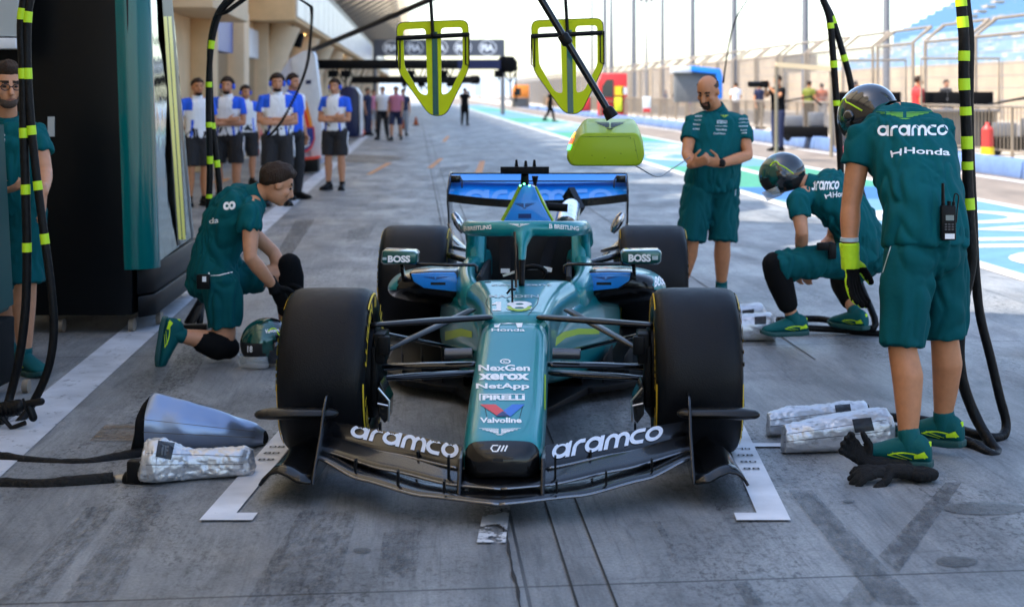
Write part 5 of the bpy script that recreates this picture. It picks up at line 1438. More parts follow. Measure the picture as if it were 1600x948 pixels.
for s in (-1, 1): mb.ball(c + f * .03 - u * .055 + r * s * .05, (.014, .04, .04), 10, M3)
melt(mb, 'beard', M_HAIRS, E_, .005, 2)
mb = MB()
for s in (-1, 1):
    q = [c + f * .105 + r * (s * .032 + .024 * math.cos(a)) + u * (.004 + .018 * math.sin(a)) for a in [2 * PI * i / 14 for i in range(15)]]; mb.tube(q, .003, 6)
    mb.tube([c + f * .105 + r * s * .056 + u * .006, c + r * s * .082 + u * .006], .003, 6)
mb.tube([c + f * .106 - r * .008 + u * .006, c + f * .106 + r * .008 + u * .006], .003, 6); mb.build('spectacles', M_GLASSF, E_)
mb = MB(); mb.tube([J['N'] + V((-.07, -.10, .0)), J['N'] + V((.03, -.175, -.20))], [(.012, .003)] * 2, 6); mb.tube([J['N'] + V((.09, -.10, -.02)), J['N'] + V((.03, -.175, -.20))], [(.012, .003)] * 2, 6); mb.build('lanyard', mat('lanyard_red', (.55, .06, .08), .6), E_)
decal_px(ek['shirt'], T('boss', .03), rectq(0, 208, 8, 213), M_WHITE, eps=.004); decal_px(ek['shirt'], T('citi', .03), rectq(-2, 217, 8, 222), M_WHITE, eps=.004)

# --- background people
def standing(px, py_feet, h, fa, arms='cross', walk=0.0, lean=0.0, rnd=None, x0=None):
    """skeleton of a standing or walking person whose feet are at photo point (px, py_feet); fa: facing, 0 = to the lens, degrees"""
    o_ = gp(px, py_feet); k = h / 1.78; a = math.radians(fa); f = V((math.sin(a), -math.cos(a), 0)); r = V((f.y, -f.x, 0)); u = V((0, 0, 1))
    def P(x, y, z): return (r * x + f * y + u * z) * k
    st = .09 + (random.random() * .03)
    J = dict(P=P(0, 0, .95), N=P(0, .0 + lean, 1.50), spine=[P(0, .01, 1.12), P(0, .01 + lean * .6, 1.34)], SR=P(.19, lean, 1.44), SL=P(-.19, lean, 1.44), HR=P(st, 0, .92), HL=P(-st, 0, .92),
             KR=P(st + .01, .03 + walk * .16, .49), KL=P(-st - .01, .03 - walk * .12, .49), AR=P(st + .015, walk * .26, .085), AL=P(-st - .015, -walk * .34, .085 + abs(walk) * .05), head=P(0, .025 + lean * 1.3, 1.655), face=f + u * -.06,
             tR=f + r * .25, tL=f - r * .25)
    if arms == 'cross':
        J.update(ER=P(.245, .04, 1.15), WR=P(-.06, .19, 1.17), EL=P(-.245, .04, 1.13), WL=P(.07, .215, 1.12), hR=(-r + u * .15, -f, 1, .3), hL=(r + u * .1, -f, -1, .3))
    elif arms == 'behind':
        J.update(ER=P(.25, -.03, 1.16), WR=P(.10, -.16, .98), EL=P(-.25, -.03, 1.16), WL=P(-.10, -.16, .98), hR=(-r - u, f, 1, .3), hL=(r - u, f, -1, .3))
    elif arms == 'up':
        J.update(ER=P(.24, .18, 1.28), WR=P(.08, .30, 1.52), EL=P(-.24, .16, 1.28), WL=P(-.08, .32, 1.50), hR=(u - r * .3, f, 1, .4), hL=(u + r * .3, f, -1, .4))
    else:
        J.update(ER=P(.235, -.02 - walk * .12, 1.16), WR=P(.235, .05 - walk * .22, .92), EL=P(-.235, -.02 + walk * .12, 1.16), WL=P(-.235, .05 + walk * .22, .92), hR=(-u + f * .1, -r, 1, .35), hL=(-u + f * .1, r, -1, .35))
    return o_, k, J, f, r
DKSH = (M_BLACK, M_BLACK, M_WHITE)
def blue_fn(k, J, f, r):
    def fn(c, n):
        x = abs((c - J['P']).dot(r)) / k; z = c.z / k
        if z > 1.33 and x > .10: return 1
        if x > .205 and z > 1.18: return 1
        if abs(x - (.10 + .12 * max(0, (1.15 - z)))) < .016 and z < 1.2: return 1
        return 0
    return fn
BG = 'crew in white and blue shirts watching by the garages'
bgs = [
    (308, 322, 1.78, 30, 'behind', 'dark-bearded person in white and blue shirt half hidden by the teal cabinet'),
    (356, 316, 1.80, -4, 'cross', 'person in white and blue shirt with folded arms just right of the slim hoses'),
    (383, 290, 1.70, 30, 'down', 'person in white and blue shirt with hanging arms standing just behind a taller colleague'),
    (433, 322, 1.84, 14, 'cross', 'black-bearded person in white and blue shirt and headset with folded arms, above the kneeling mechanic'),
    (456, 312, 1.86, 60, 'down', 'person in blue shirt and long black trousers turned sideways by the white screen'),
    (524, 297, 1.80, -12, 'cross', 'person in white and blue shirt standing alone with folded arms at the white line'),
]
for (px, pf, h, fa, arms, lb) in bgs:
    o_, k, J, f, r = standing(px, pf, h, fa, arms)
    R_ = thing('person', lb, 'person', o_)
    long = 'long black' in lb
    hk = human(R_, J, random.choice((M_SKIN, M_SKIN2)), [M_BWHITE, M_BBLUE] if not long else [M_BBLUE, M_BWHITE], M_BSHORT, DKSH, .013, k, infl=.016, kx=.95 + .05 * (int(px) % 4), leg=.84 + .03 * (int(px) % 4), loose=.006 + .004 * (int(px) % 3), wrinkle=.008, sleeve=.62, shirt_fn=blue_fn(k, J, f, r), fine=False, shoe_lime=False, long_legs=long)
    hair(R_, J, M_HAIRD, k, line=.06, thick=.014, side=0, back=-.05)
    if px not in (308,): headset(R_, J, k)
    if px in (433, 308, 356):
        c, r2, f2, u2 = head_frame(J); mb = MB(); M3 = Matrix((r2, f2, u2)).transposed(); mb.ball(c + f2 * .055 - u2 * .086, (.052, .042, .034), 12, M3); mb.build('beard', M_HAIRD, R_, smooth=180)
    mb = MB()
    for s in (-1, 1): mb.tube([J['H' + 'LR'[s > 0]] + r * s * .115 + V((0, 0, .02)), J['H' + 'LR'[s > 0]] + r * s * .125 + f * .06 + V((0, 0, -.16)), J['H' + 'LR'[s > 0]] + r * s * .128 - V((0, 0, .26))], [(.012, .012)] * 3, 6)
    mb.build('piping', M_BWHITE, R_)

far = [
    (574, 212, 1.76, 70, 'down', 0, (M_NAVYF, M_NAVYF), True, 'person in navy shirt and trousers standing sideways by the navy screen'),
    (598, 218, 1.78, -10, 'down', .5, (M_BWHITE, M_BSHORT), True, 'person in white shirt and black trousers walking towards the garages'),
    (619, 220, 1.78, -10, 'down', .5, (M_PINK, M_NAVYF), False, 'person in pink top and navy shorts walking beside one in a white shirt'),
    (630, 213, 1.72, 10, 'down', .3, (M_NAVYF, M_GREYT), True, 'person in dark top and grey trousers walking behind the pink-topped one'),
    (584, 208, 1.70, 20, 'down', .3, (M_PINK, M_GREYT), False, 'person in pale pink top partly behind the navy-clad one'),
    (726, 196, 1.80, 170, 'up', .2, (M_BLACKM, M_BLACKM), True, 'person all in black holding up a camera far down the pit lane'),
    (859, 190, 1.78, 90, 'down', .9, (M_BLACKM, M_BLACKM), True, 'person in black striding across the pit lane behind the hanging boards'),
    (1040, 178, 1.76, 60, 'down', .2, (M_NAVYF, M_BSHORT), True, 'slim person in dark clothes standing at the rail fence, first of a small group'),
    (1056, 176, 1.80, 170, 'cross', 0, (M_BLACKM, M_NAVYF), True, 'person in black shirt with back turned beyond the rail fence'),
    (1076, 190, 1.80, -120, 'down', .9, (M_BBLUE, M_ORANGE), True, 'person in blue top and orange trousers walking along the pit wall'),
]
for (px, pf, h, fa, arms, wk, (ms, mt), lg, lb) in far:
    o_, k, J, f, r = standing(px, pf, h, fa, arms, wk)
    R_ = thing('person', lb, 'person', o_)
    human(R_, J, M_SKIN, ms, mt, DKSH, .02, k, wrinkle=0, long_legs=lg, fine=False, shoe_lime=False, hands=True, sleeve=.55)
    hair(R_, J, M_HAIRD, k, thick=.014, side=0, back=-.05)
    if arms == 'up':
        mb = MB(); q = J['WR'] + f * .05 + V((0, 0, .05)); mb.box(q, (.14, .12, .10)); mb.tube([q, q + f * .18], .05, 10); tag(mb.build('camera', M_BLACKM), 'black video camera held up by the person in black', 'camera').location = o_
# on the pit wall walkway (0.22 m up)
wall = [
    (1216, 36.0, 1.76, -60, 'up', (M_BLACKM, M_NAVYF), True, 'camera operator in black on the pit wall leaning towards a camera'),
    (1264, 56, 1.78, 150, 'down', (M_HIVIS, M_BLACKM), True, 'marshal in yellow hi-vis vest standing on the pit wall'),
    (1284, 60, 1.72, 170, 'down', (M_ORANGE, M_GREYT), True, 'person in orange jacket next to the marshal in the hi-vis vest'),
    (1186, 58, 1.75, 40, 'down', (M_NAVYF, M_BSHORT), True, 'person in navy clothes standing on the pit wall close to the camera operator'),
    (1336, 52, 1.74, 120, 'down', (M_GREYT, M_NAVYF), True, 'person in grey top on the pit wall between the helmets and the red-shirted person'),
    (1150, 66, 1.78, 200, 'cross', (M_BWHITE, M_NAVYF), True, 'small person in white top on the pit wall beside the bearded person'),
    (1478, 48, 1.76, 30, 'down', (M_BLACKM, M_GREYT), True, 'person in black top on the pit wall left of the near right hoses'),
    (1434, 36.5, 1.75, 100, 'down', (M_REDF, M_GREYT), False, 'person in red shirt and dark cap standing on the pit wall'),
]
for (px, Y, h, fa, arms, (ms, mt), lg, lb) in wall:
    o_, k, J, f, r = standing(px, gp(px, 250).z + 145 + (CAM_H - .22) * FOC / Y, h, fa, arms)
    o_ = pt(px, 145 + (CAM_H - .22) / Y * FOC, Y)
    R_ = thing('person', lb, 'person', o_)
    human(R_, J, M_SKIN2, ms, mt, DKSH, .018, k, wrinkle=0, long_legs=lg, fine=False, shoe_lime=False, sleeve=.55)
    hair(R_, J, M_HAIRD, k, thick=.016, side=0, back=-.05)
    if arms == 'up':
        q = J['WR'] + f * .05 + V((0, 0, .05)); cm = thing('camera', 'broadcast camera with long lens held by the operator on the pit wall', 'camera', o_)
        MB().box(q, (.16, .30, .16)).build('body', M_BLACKM, cm, bevel=.01); MB().tube([q + f * .1, q + f * .42], .07, 12).build('lens', M_BLACK, cm)
# ================================================================== garage cabinets on the left
M_MIRROR = mat('mirror_panel', (.15, .27, .25), .05, 1.0, bump=.12, bscale=5, bdist=.02)
M_GLOSSB = mat('gloss_black_panel', (.004, .0045, .005), .30, spec=.16)
M_TEALP = mat('teal_gloss_panel', (.0005, .12, .115), .16, spec=.4, coat=.15)
M_YSTRIP = mat('yellow_strip', (.80, .66, .02), .4)
M_HOSE = mat('hose_black', (.0045, .0045, .005), .45, spec=.18, bump=.5, bscale=55, stretch=(1, 1, .6))
M_LOOM = mat('wrapped_hose', (.006, .006, .006), .6, spec=.2, bump=.9, bscale=45)
M_BAND = mat('neon_band', (.52, .80, .01), .55)
M_SILV = mat('silver_fabric', (.46, .47, .49), .36, .60, var=.45, vscale=34, bump=1.0, bscale=24, detail=12, vlo=.30, vhi=.42, stretch=(.5, 1, 1))
M_SILVB = mat('blue_silver_fabric', (.24, .31, .45), .30, .65, bump=.35, bscale=6)
M_LIMEB = mat('lime_board', (.56, .64, .006), .5, spec=.2)
M_PANELG = mat('pale_grey_panel', (.42, .45, .45), .5)

def lean(x, y, z, k): return V((x - k * z, y, z))
o_ = V((-3.1, 10.9, 0)); cab = thing('garage_cabinet', 'tall garage cabinet with gloss black front, rounded teal corner and mirrored side', 'cabinet', o_)
def CP(x, y, z, k=0.0): return lean(x, y, z, k) - o_
mb = MB(); mb.loft([[CP(-3.95, 10.2, z), CP(-2.93, 10.2, z, .012), CP(-2.96, 12.1, z, .09), CP(-3.95, 12.1, z)] for z in (.12, 2.7)]); mb.build('front_panel', M_GLOSSB, cab, bevel=.01)
mb = MB(); rings = []
for z in (.42, 1.2, 2.0, 2.7):
    rings.append([CP(-2.935 + .160 * math.sin(a), 10.345 - .150 * math.cos(a), z, .035) for a in [math.radians(-12 + 13 * i) for i in range(11)]] + [CP(-2.96, 10.47, z, .035), CP(-2.985, 10.28, z, .035)])
mb.loft(rings); mb.build('corner_panel', M_TEALP, cab, smooth=50)
mb = MB(); q = [(-2.782, 10.40), (-2.98, 12.2), (-3.02, 12.2), (-2.85, 10.40)]; mb.loft([[CP(x, y, z, .04 if y < 11 else .092) for x, y in q] for z in (.46, 1.6, 2.7)])
ms = mb.build('side_panel', M_MIRROR, cab, smooth=20)
decal_px(ms, poly((0, 0), (1, 0), (1, 1), (0, 1)), [(280, 427), (294, 425), (268, -30), (251, -30)], M_BLACK, L=.1, eps=.002)
for a, b in ((.12, .46), (.56, .90)):
    lo = [lerp(280, 294, t) for t in (a, b)]; hi = [lerp(252.6, 268.6, t) for t in (a, b)]
    decal_px(ms, poly((0, 0), (1, 0), (1, 1), (0, 1)), [(lo[0], 424), (lo[1], 424), (hi[1], 26), (hi[0], 26)], M_YSTRIP, L=.1, eps=.004)
mb = MB(); 
mb.loft([[CP(-2.90, 10.22, z), CP(-2.822, 10.38, z), CP(-2.985, 12.25, z), CP(-3.1, 12.25, z)] for z in (.10, .24)]); mb.loft([[CP(-2.91, 10.23, z), CP(-2.832, 10.39, z), CP(-2.995, 12.25, z), CP(-3.1, 12.25, z)] for z in (.25, .44)])
mb.build('plinth', M_BLACK, cab, bevel=.008)
for x, y in ((-3.42, 10.28), (-2.96, 10.30), (-2.86, 10.6), (-3.75, 10.28)):
    mb = MB(); mb.tube([CP(x - .016, y, .045), CP(x + .016, y, .045)], .045, 16); mb.build('caster', M_STEEL, cab)
obox('notice', pt(80, 198, 10.19) - o_, (.045, .004, .13), M_PANELG, cab)
for x, y in ((55, 106), (113, 127), (132, 163), (199, 213), (192, 238)): pass

M_TEALQ = mat('teal_satin_panel', (.0005, .05, .048), .5, spec=.12)
o_ = V((-3.0, 7.9, 0)); cab2 = thing('garage_cabinet', 'teal gloss cabinet on a dark plinth, cut off by the left edge of the photo', 'cabinet', o_)
mb = MB(); mb.loft([[V((-3.6, 7.7, z)) - o_, V((-2.985 - .045 * (z - .5), 7.7, z)) - o_, V((-3.04 - .055 * (z - .5), 8.3, z)) - o_, V((-3.6, 8.3, z)) - o_] for z in (.42, .9, 1.40)]); mb.build('front_panel', M_TEALQ, cab2, bevel=.02)
mb = MB(); mb.box(V((-3.37, 7.98, .25)) - o_, (.76, .52, .30)); mb.box(V((-3.39, 7.98, .11)) - o_, (.80, .56, .10)); mb.build('plinth', M_BLACKM, cab2, bevel=.01)
mb = MB(); mb.loft([[V((-2.983 - .045 * (z - .5), 7.69, z)) - o_, V((-2.969 - .045 * (z - .5), 7.69, z)) - o_, V((-3.025 - .055 * (z - .5), 8.31, z)) - o_, V((-3.038 - .055 * (z - .5), 8.31, z)) - o_] for z in (.45, .9, 1.41)]); mb.build('side_panel', M_TEALQ, cab2)
for y in (7.76, 8.2): MB().tube([V((-2.93, y, .035)) - o_, V((-2.90, y, .035)) - o_], .035, 14).build('caster', M_STEEL, cab2)
o_ = V((-4.0, 9.9, 1.86)); oh = thing('garage_fascia', 'pale grey fascia panel over the garage mouth above the bespectacled person', 'fascia panel', o_)
mb = MB(); mb.box((0, 0, .55), (.9, .12, .95)); mb.build('panel', M_PANELG, oh, bevel=.01)
mb = MB(); mb.box((0, -.02, .03), (.9, .16, .07)); mb.build('light_strip', M_WPANEL, oh, bevel=.01)

# ================================================================== hoses
def hose(label, pts, r, bands=(), m=M_HOSE, k=5, group=None, name='air_hose', rough=0.0):
    """pts: (px, py, Y) knots; bands: (py0, py1) neon sleeves"""
    kn = [pt(*p) for p in pts]; base = V(kn[-1]); o_ = V((base.x, base.y, 0)) if base.z < .3 else base
    P = smoothpath([p - o_ for p in kn], k)
    h = thing(name, label, 'hose', o_, 0, group)
    rad = [r * (1 + rough * noise.noise(V((i * .9, r * 100, pts[0][0])))) for i in range(len(P))]
    MB().tube(P, rad, 12).build('tube', m, h, smooth=180)
    def py(p): q = p + o_; return VPY - (q.z - CAM_H) * FOC / q.y
    for b0_, b1_ in bands:
        seg = []
        for a, b in zip(P, P[1:]):
            for t in (0, .2, .4, .6, .8):
                q = a.lerp(b, t)
                if b0_ <= py(q) <= b1_: seg.append(q)
        if len(seg) > 1: MB().tube(seg, r * 1.07, 14).build('neon_band', M_BAND, h, smooth=60)
    return h
Yh = 7.55
hose('near left hanging black hose with five neon bands, the straighter of the pair', [(52, -160, Yh), (40, -20, Yh), (33, 40, Yh), (36, 110, Yh), (37, 200, Yh), (40, 300, Yh), (42, 390, Yh), (40, 480, Yh), (30, 560, Yh), (14, 625, Yh), (0, 672, 7.4)], .0215,
     [(12, 32), (105, 124), (197, 216), (287, 306), (379, 396)])
hose('near left hanging black hose that swings out to the right beside its straighter twin', [(66, -160, Yh), (50, -20, Yh), (43, 30, Yh), (43, 110, Yh), (49, 200, Yh), (59, 290, Yh), (70, 375, Yh), (80, 450, Yh), (84, 520, Yh), (74, 580, Yh), (48, 635, Yh), (18, 672, 7.45), (-8, 690, 7.4)], .0205,
     [(18, 37), (106, 125), (193, 213), (280, 299), (365, 384)])
o_ = gp(28, 672); cp = thing('hose_coupling', 'black hose coupling with levers resting where the left hoses meet the floor', 'coupling', o_)
mb = MB(); a = pt(-8, 640, 7.35) - o_; mb.tube([a, pt(30, 634, 7.35) - o_], .032, 14, 'round'); mb.tube([pt(30, 633, 7.35) - o_, pt(64, 627, 7.35) - o_], .018, 12, 'round')
for i in range(5): mb.tube([pt(-2 + i * 7, 641 - i, 7.35) - o_, pt(1 + i * 7, 640.5 - i, 7.35) - o_], .038, 14)
mb.tube([pt(46, 636, 7.35) - o_, pt(52, 652, 7.35) - o_], .02, 10, 'round'); mb.build('body', M_BLACK, cp, smooth=50)
mb = MB(); mb.tube([pt(4, 652, 7.3) - o_, pt(18, 668, 7.3) - o_, pt(40, 660, 7.3) - o_], .012, 8); mb.tube([pt(36, 622, 7.3) - o_, pt(40, 640, 7.3) - o_], .006, 6); mb.build('lever', M_BLACK, cp)
hose('wrapped black hose lying on the floor into the blue-silver gun cover', [(-60, 705, 6.72), (0, 716, 6.72), (60, 725, 6.68), (130, 727, 6.66), (180, 718, 6.72), (222, 708, 6.78)], .031, (), M_LOOM, 6, rough=.16)
hose('wrapped black hose lying on the floor into the scuffed silver gun cover, nearest the lens', [(-60, 752, 6.25), (0, 757, 6.27), (60, 760, 6.26), (110, 755, 6.28), (165, 750, 6.32), (178, 748, 6.33)], .031, (), M_LOOM, 6, rough=.14)
Yl = 10.9
hose('slim hanging hose with neon bands by the mirrored cabinet, straight down', [(420, -90, Yl), (372, -12, Yl), (345, 18, Yl), (332, 60, Yl), (327, 110, Yl), (326, 180, Yl), (328, 250, Yl), (326, 330, Yl), (322, 420, Yl), (312, 505, Yl - .5)], .022,
     [(63, 77), (126, 139), (190, 202), (244, 257), (301, 313)])
hose('slim hanging hose with neon bands leaning right towards the kneeling mechanic', [(416, -92, Yl + .04), (366, -14, Yl + .04), (340, 22, Yl + .04), (329, 66, Yl + .04), (328, 120, Yl + .04), (331, 185, Yl + .04), (338, 245, Yl + .04), (345, 320, Yl + .04), (348, 420, Yl), (330, 505, Yl - .5)], .021,
     [(190, 203), (249, 262), (309, 322)])
Yr = 7.05
hose('near right hanging hose with wide neon patches reaching down to the floor loop', [(1494, -160, Yr), (1500, -20, Yr), (1506, 60, Yr), (1506, 120, Yr), (1510, 200, Yr), (1512, 280, Yr), (1515, 340, Yr), (1518, 410, Yr), (1506, 470, Yr), (1499, 540, Yr), (1504, 595, Yr), (1524, 650, Yr), (1548, 692, Yr - .1), (1560, 709, Yr - .16), (1550, 712, 6.8), (1520, 694, 6.93), (1480, 683, 7.0), (1420, 676, 7.02), (1396, 672, 7.0)], .0255,
     [(0, 11), (25, 45), (78, 97), (122, 142), (164, 182), (213, 233), (250, 268), (308, 328)], rough=.06)
hose('near right hanging hose, plain black, that swings widest to the right', [(1512, -160, Yr + .1), (1508, -20, Yr + .1), (1515, 60, Yr + .1), (1514, 150, Yr + .1), (1516, 250, Yr + .1), (1520, 330, Yr + .1), (1524, 420, Yr + .1), (1531, 490, Yr + .1), (1548, 560, Yr + .1), (1562, 620, Yr + .1), (1572, 660, Yr + .1), (1566, 681, Yr + .05), (1540, 682, Yr), (1490, 668, 7.2), (1440, 656, 7.3), (1370, 650, 7.35)], .022, (), rough=.08)
Yc = 10.4
hose('slim hose with neon bands hanging behind the two helmets', [(1262, -80, Yc), (1284, -6, Yc), (1296, 30, Yc), (1302, 90, Yc), (1307, 160, Yc), (1312, 230, Yc), (1318, 320, Yc), (1340, 430, Yc), (1368, 507, Yc - .3), (1330, 508, 10.2), (1280, 498, 10.5), (1215, 500, 10.4)], .023, [(35, 46), (94, 107), (155, 168)])
hose('slim hose with neon bands slanting right behind the bending person', [(1258, -80, Yc + .05), (1282, -10, Yc + .05), (1300, 28, Yc + .05), (1316, 80, Yc + .05), (1330, 135, Yc + .05), (1338, 220, Yc + .05), (1346, 300, Yc + .05), (1374, 372, Yc + .05), (1392, 450, Yc), (1394, 515, 10.1), (1370, 521, 10.1), (1310, 515, 10.2), (1213, 510, 10.2)], .022, [(26, 39), (85, 98)])
o_ = gp(300, 505); st = thing('hose_stand', 'black splayed foot of a hose stand on the floor behind the kneeling mechanic', 'stand', o_)
mb = MB(); mb.bar(pt(318, 462, 10.5) - o_, pt(292, 506, 10.4) - o_, .05, .03); mb.bar(pt(318, 470, 10.5) - o_, pt(298, 508, 10.3) - o_, .04, .03); mb.bar(pt(276, 512, 10.2) - o_, pt(325, 510, 10.2) - o_, .07, .04); mb.build('frame', M_BLACK, st, bevel=.006)

# ================================================================== covered wheel guns on the floor
def bag(name, label, rings, m, root_px, patch=None, endm=None, pm=None, wr=.004, group=None):
    """soft cover: rings of (left-right axis point on floor (px,py), half depth, height)"""
    o_ = gp(*root_px); r = thing(name, label, 'gun cover', o_, 0, group)
    mb = MB(); rr = []
    for (px, py, hd, h, tw) in rings:
        c = gp(px, py) - o_; ring = []
        for j in range(24):
            a = 2 * PI * j / 24; x, z = math.cos(a), math.sin(a)
            zz = h * (.5 + .5 * math.copysign(abs(z) ** .6, z)); yy = hd * math.copysign(abs(x) ** .6, x) * (1 - tw * max(0, z) ** 1.5)
            ring.append(c + V((0, yy + .0, zz + .004)))
        rr.append(ring)
    fx = []
    for a, b in zip(rr, rr[1:]):
        for t in (0, .25, .5, .75): fx.append([p.lerp(q, t) for p, q in zip(a, b)])
    fx.append(rr[-1]); mb.loft(fx)
    o = mb.build('cover', [m, M_BLACKM], r, smooth=180, sub=2)
    me = o.data; off = random.random() * 30; ck_ = 0.0 if m is M_SILVB else 1.0
    for v in me.vertices:
        p = v.co; n_ = v.normal; d = .7 * noise.noise(V((p.x * 9 + off, p.y * 14, p.z * 14))) + ck_ * 1.1 * (abs(noise.noise(V((p.x * 17 + off, p.y * 22, p.z * 22)))) - .3) + ck_ * .8 * (abs(noise.noise(V((p.x * 40 + off, p.y * 46, p.z * 46)))) - .3)
        if p.z > .012: v.co = p + n_ * (wr * d * 1.6)
    me.update(); me.shade_smooth()
    if patch: decal_px(o, poly((0, 0), (1, 0), (1, 1), (0, 1)), patch, pm or M_NAVYD, L=.12, eps=.002)
    a_, b_ = rings[1], rings[-3]; sm = mat('cover_seam', (.13, .13, .14), .6)
    for fr, hw in ((.42, .9), (.70, .7)):
        q0, q1 = gp(a_[0], a_[1]), gp(b_[0], b_[1]); z0, z1 = a_[3] * fr, b_[3] * fr
        def pj(p, z): return (VPX + p.x * FOC / p.y, VPY + (CAM_H - z) * FOC / p.y)
        A0, B0 = pj(q0, z0), pj(q1, z1); decal_px(o, poly((0, 0), (1, 0), (1, 1), (0, 1)), [(A0[0], A0[1] + hw), (B0[0], B0[1] + hw), (B0[0], B0[1] - hw * .3), (A0[0], A0[1] - hw * .3)], sm, L=.04, eps=.0012)
    return r, o
M_PATCH = mat('patch_black', (.013, .015, .02), .45)
r, o = bag('wheel_gun_cover', 'blue-silver padded gun cover lying open end left on the floor', [(214, 704, .10, .02, .2), (222, 704, .12, .20, .5), (240, 703, .12, .252, .7), (300, 702, .11, .205, .7), (360, 700, .09, .145, .6), (398, 697, .07, .095, .4), (414, 694, .04, .06, .2), (418, 692, .02, .03, 0)], M_SILVB, (310, 702), wr=.005)
for p in o.data.polygons:
    if p.center.x < (gp(237, 703) - gp(310, 702)).x or p.center.x > (gp(413, 695) - gp(310, 702)).x: p.material_index = 1
r, o = bag('wheel_gun_cover', 'scuffed silver gun cover with a black patch lying in front of the blue-silver one', [(222, 752, .05, .06, 0), (228, 752, .09, .165, .3), (250, 752, .10, .172, .35), (275, 750, .08, .145, .3), (300, 748, .062, .118, .25), (345, 745, .06, .118, .2), (380, 743, .058, .115, .15), (394, 742, .045, .10, .1), (397, 742, .02, .05, 0)], M_SILV, (310, 747), [(243, 713), (267, 718), (273, 692), (247, 688)], pm=M_PATCH, wr=.006)
decal_px(o, T('IF', .04), [(251, 710), (262, 712), (264, 697), (253, 695)], mat('patch_grey', (.10, .11, .12), .5), eps=.004)
gun = MB(); base = r.location
gun.tube([pt(206, 748, 6.32) - base, pt(236, 740, 6.3) - base], [.04, .045], 14, 'round'); gun.box(pt(214, 735, 6.3) - base, (.07, .06, .09)); gun.build('gun_body', M_BLACK, r, bevel=.008)
MB().tube([pt(176, 749, 6.33) - base, pt(206, 746, 6.32) - base], [.018, .02], 12).build('fitting', M_ALU, r)
r, o = bag('wheel_gun_cover', 'long scuffed white-silver gun cover lying behind a nearer one, right of the front wing', [(1197, 681, .02, .05, 0), (1200, 681, .055, .105, .15), (1230, 679, .065, .125, .2), (1280, 676, .07, .128, .3), (1325, 673, .07, .135, .3), (1352, 671, .065, .132, .3), (1358, 671, .03, .10, .2)], M_SILV, (1280, 677), [(1306, 644), (1330, 642), (1328, 631), (1304, 633)], pm=M_PATCH)
for p in o.data.polygons:
    if p.center.x > (gp(1354, 671) - gp(1280, 677)).x: p.material_index = 1
r, o = bag('wheel_gun_cover', 'long scuffed white-silver gun cover lying nearest to the black gloves', [(1221, 707, .02, .05, 0), (1225, 707, .06, .115, .1), (1260, 706, .07, .14, .25), (1310, 704, .08, .16, .35), (1360, 701, .085, .178, .45), (1385, 699, .085, .178, .5), (1394, 698, .07, .13, .4), (1398, 698, .03, .06, .2)], M_SILV, (1310, 705), [(1336, 676), (1366, 672), (1361, 652), (1331, 655)], pm=M_PATCH)
for p in o.data.polygons:
    if p.center.x > (gp(1395, 698) - gp(1310, 705)).x: p.material_index = 1
r, o = bag('wheel_gun_cover', 'silver gun cover half hidden by the front tyre, nearest the crouching mechanic', [(1090, 532, .05, .08, 0), (1100, 532, .09, .13, .2), (1150, 532, .10, .16, .25), (1205, 531, .10, .175, .3), (1212, 531, .05, .10, .2)], M_SILV, (1150, 532), [(1179, 507), (1197, 506), (1197, 494), (1179, 495)], pm=M_PATCH)
r, o = bag('wheel_gun_cover', 'silver gun cover showing only its top end behind another one by the front tyre', [(1085, 513, .05, .08, 0), (1095, 513, .09, .12, .2), (1150, 511, .10, .145, .25), (1190, 509, .10, .155, .3), (1197, 509, .05, .10, .2)], M_SILV, (1150, 511), [(1160, 491), (1178, 489), (1178, 483), (1160, 485)], pm=M_PATCH)

# helmet on the floor
o_ = gp(416, 572); hm = thing('crew_helmet', 'teal crew helmet standing on the floor behind the front tyre', 'helmet', o_)
ho = helmet(hm, V((0, 0, .14)), (-.55, -.55, 0), (0, 0, 1), 1.02)
decal_px(ho, T('Valvoline', .03), [(414, 521), (438, 518), (438, 512), (414, 515)], M_WHITE, eps=.003); decal_px(ho, T('18', .03), rectq(387, 540, 395, 550), M_WHITE, eps=.003)

# black gloves dropped on the floor
for i, (px, py, d, lb) in enumerate(((1372, 754, (-.9, -.2, 0), 'limp black work glove lying flat, fingers left, in front of the silver gun cover'), (1336, 742, (-.6, .15, .5), 'limp black work glove with fingers curled up behind the flat one'))):
    o_ = gp(px, py); mb = MB(); w_ = V((.06, .02, .045)); add_hand(mb, w_, d, (0, .3, -1) if i == 0 else (-.4, -.6, .5), 1, 1.08 if i == 0 else 1.0, .30 if i == 0 else .6, .4, 1.45)
    mb.tube([w_ + V((.13, .01, -.015)), w_ + V((.06, .0, -.005)), w_ + V((.0, 0, 0))], [(.058, .024), (.050, .030), (.042, .028)], 16, 'round', up=(0, 0, 1))
    mb.ball(w_ + V((.12, -.02, -.01)), (.07, .05, .032), 12)
    g_ = melt(mb, 'work_glove', mat('glove_knit', (.007, .007, .0075), .85, bump=.6, bscale=140, spec=.3), None, .0055, 1, .004, 40); g_.location = o_; tag(g_, lb, 'glove')

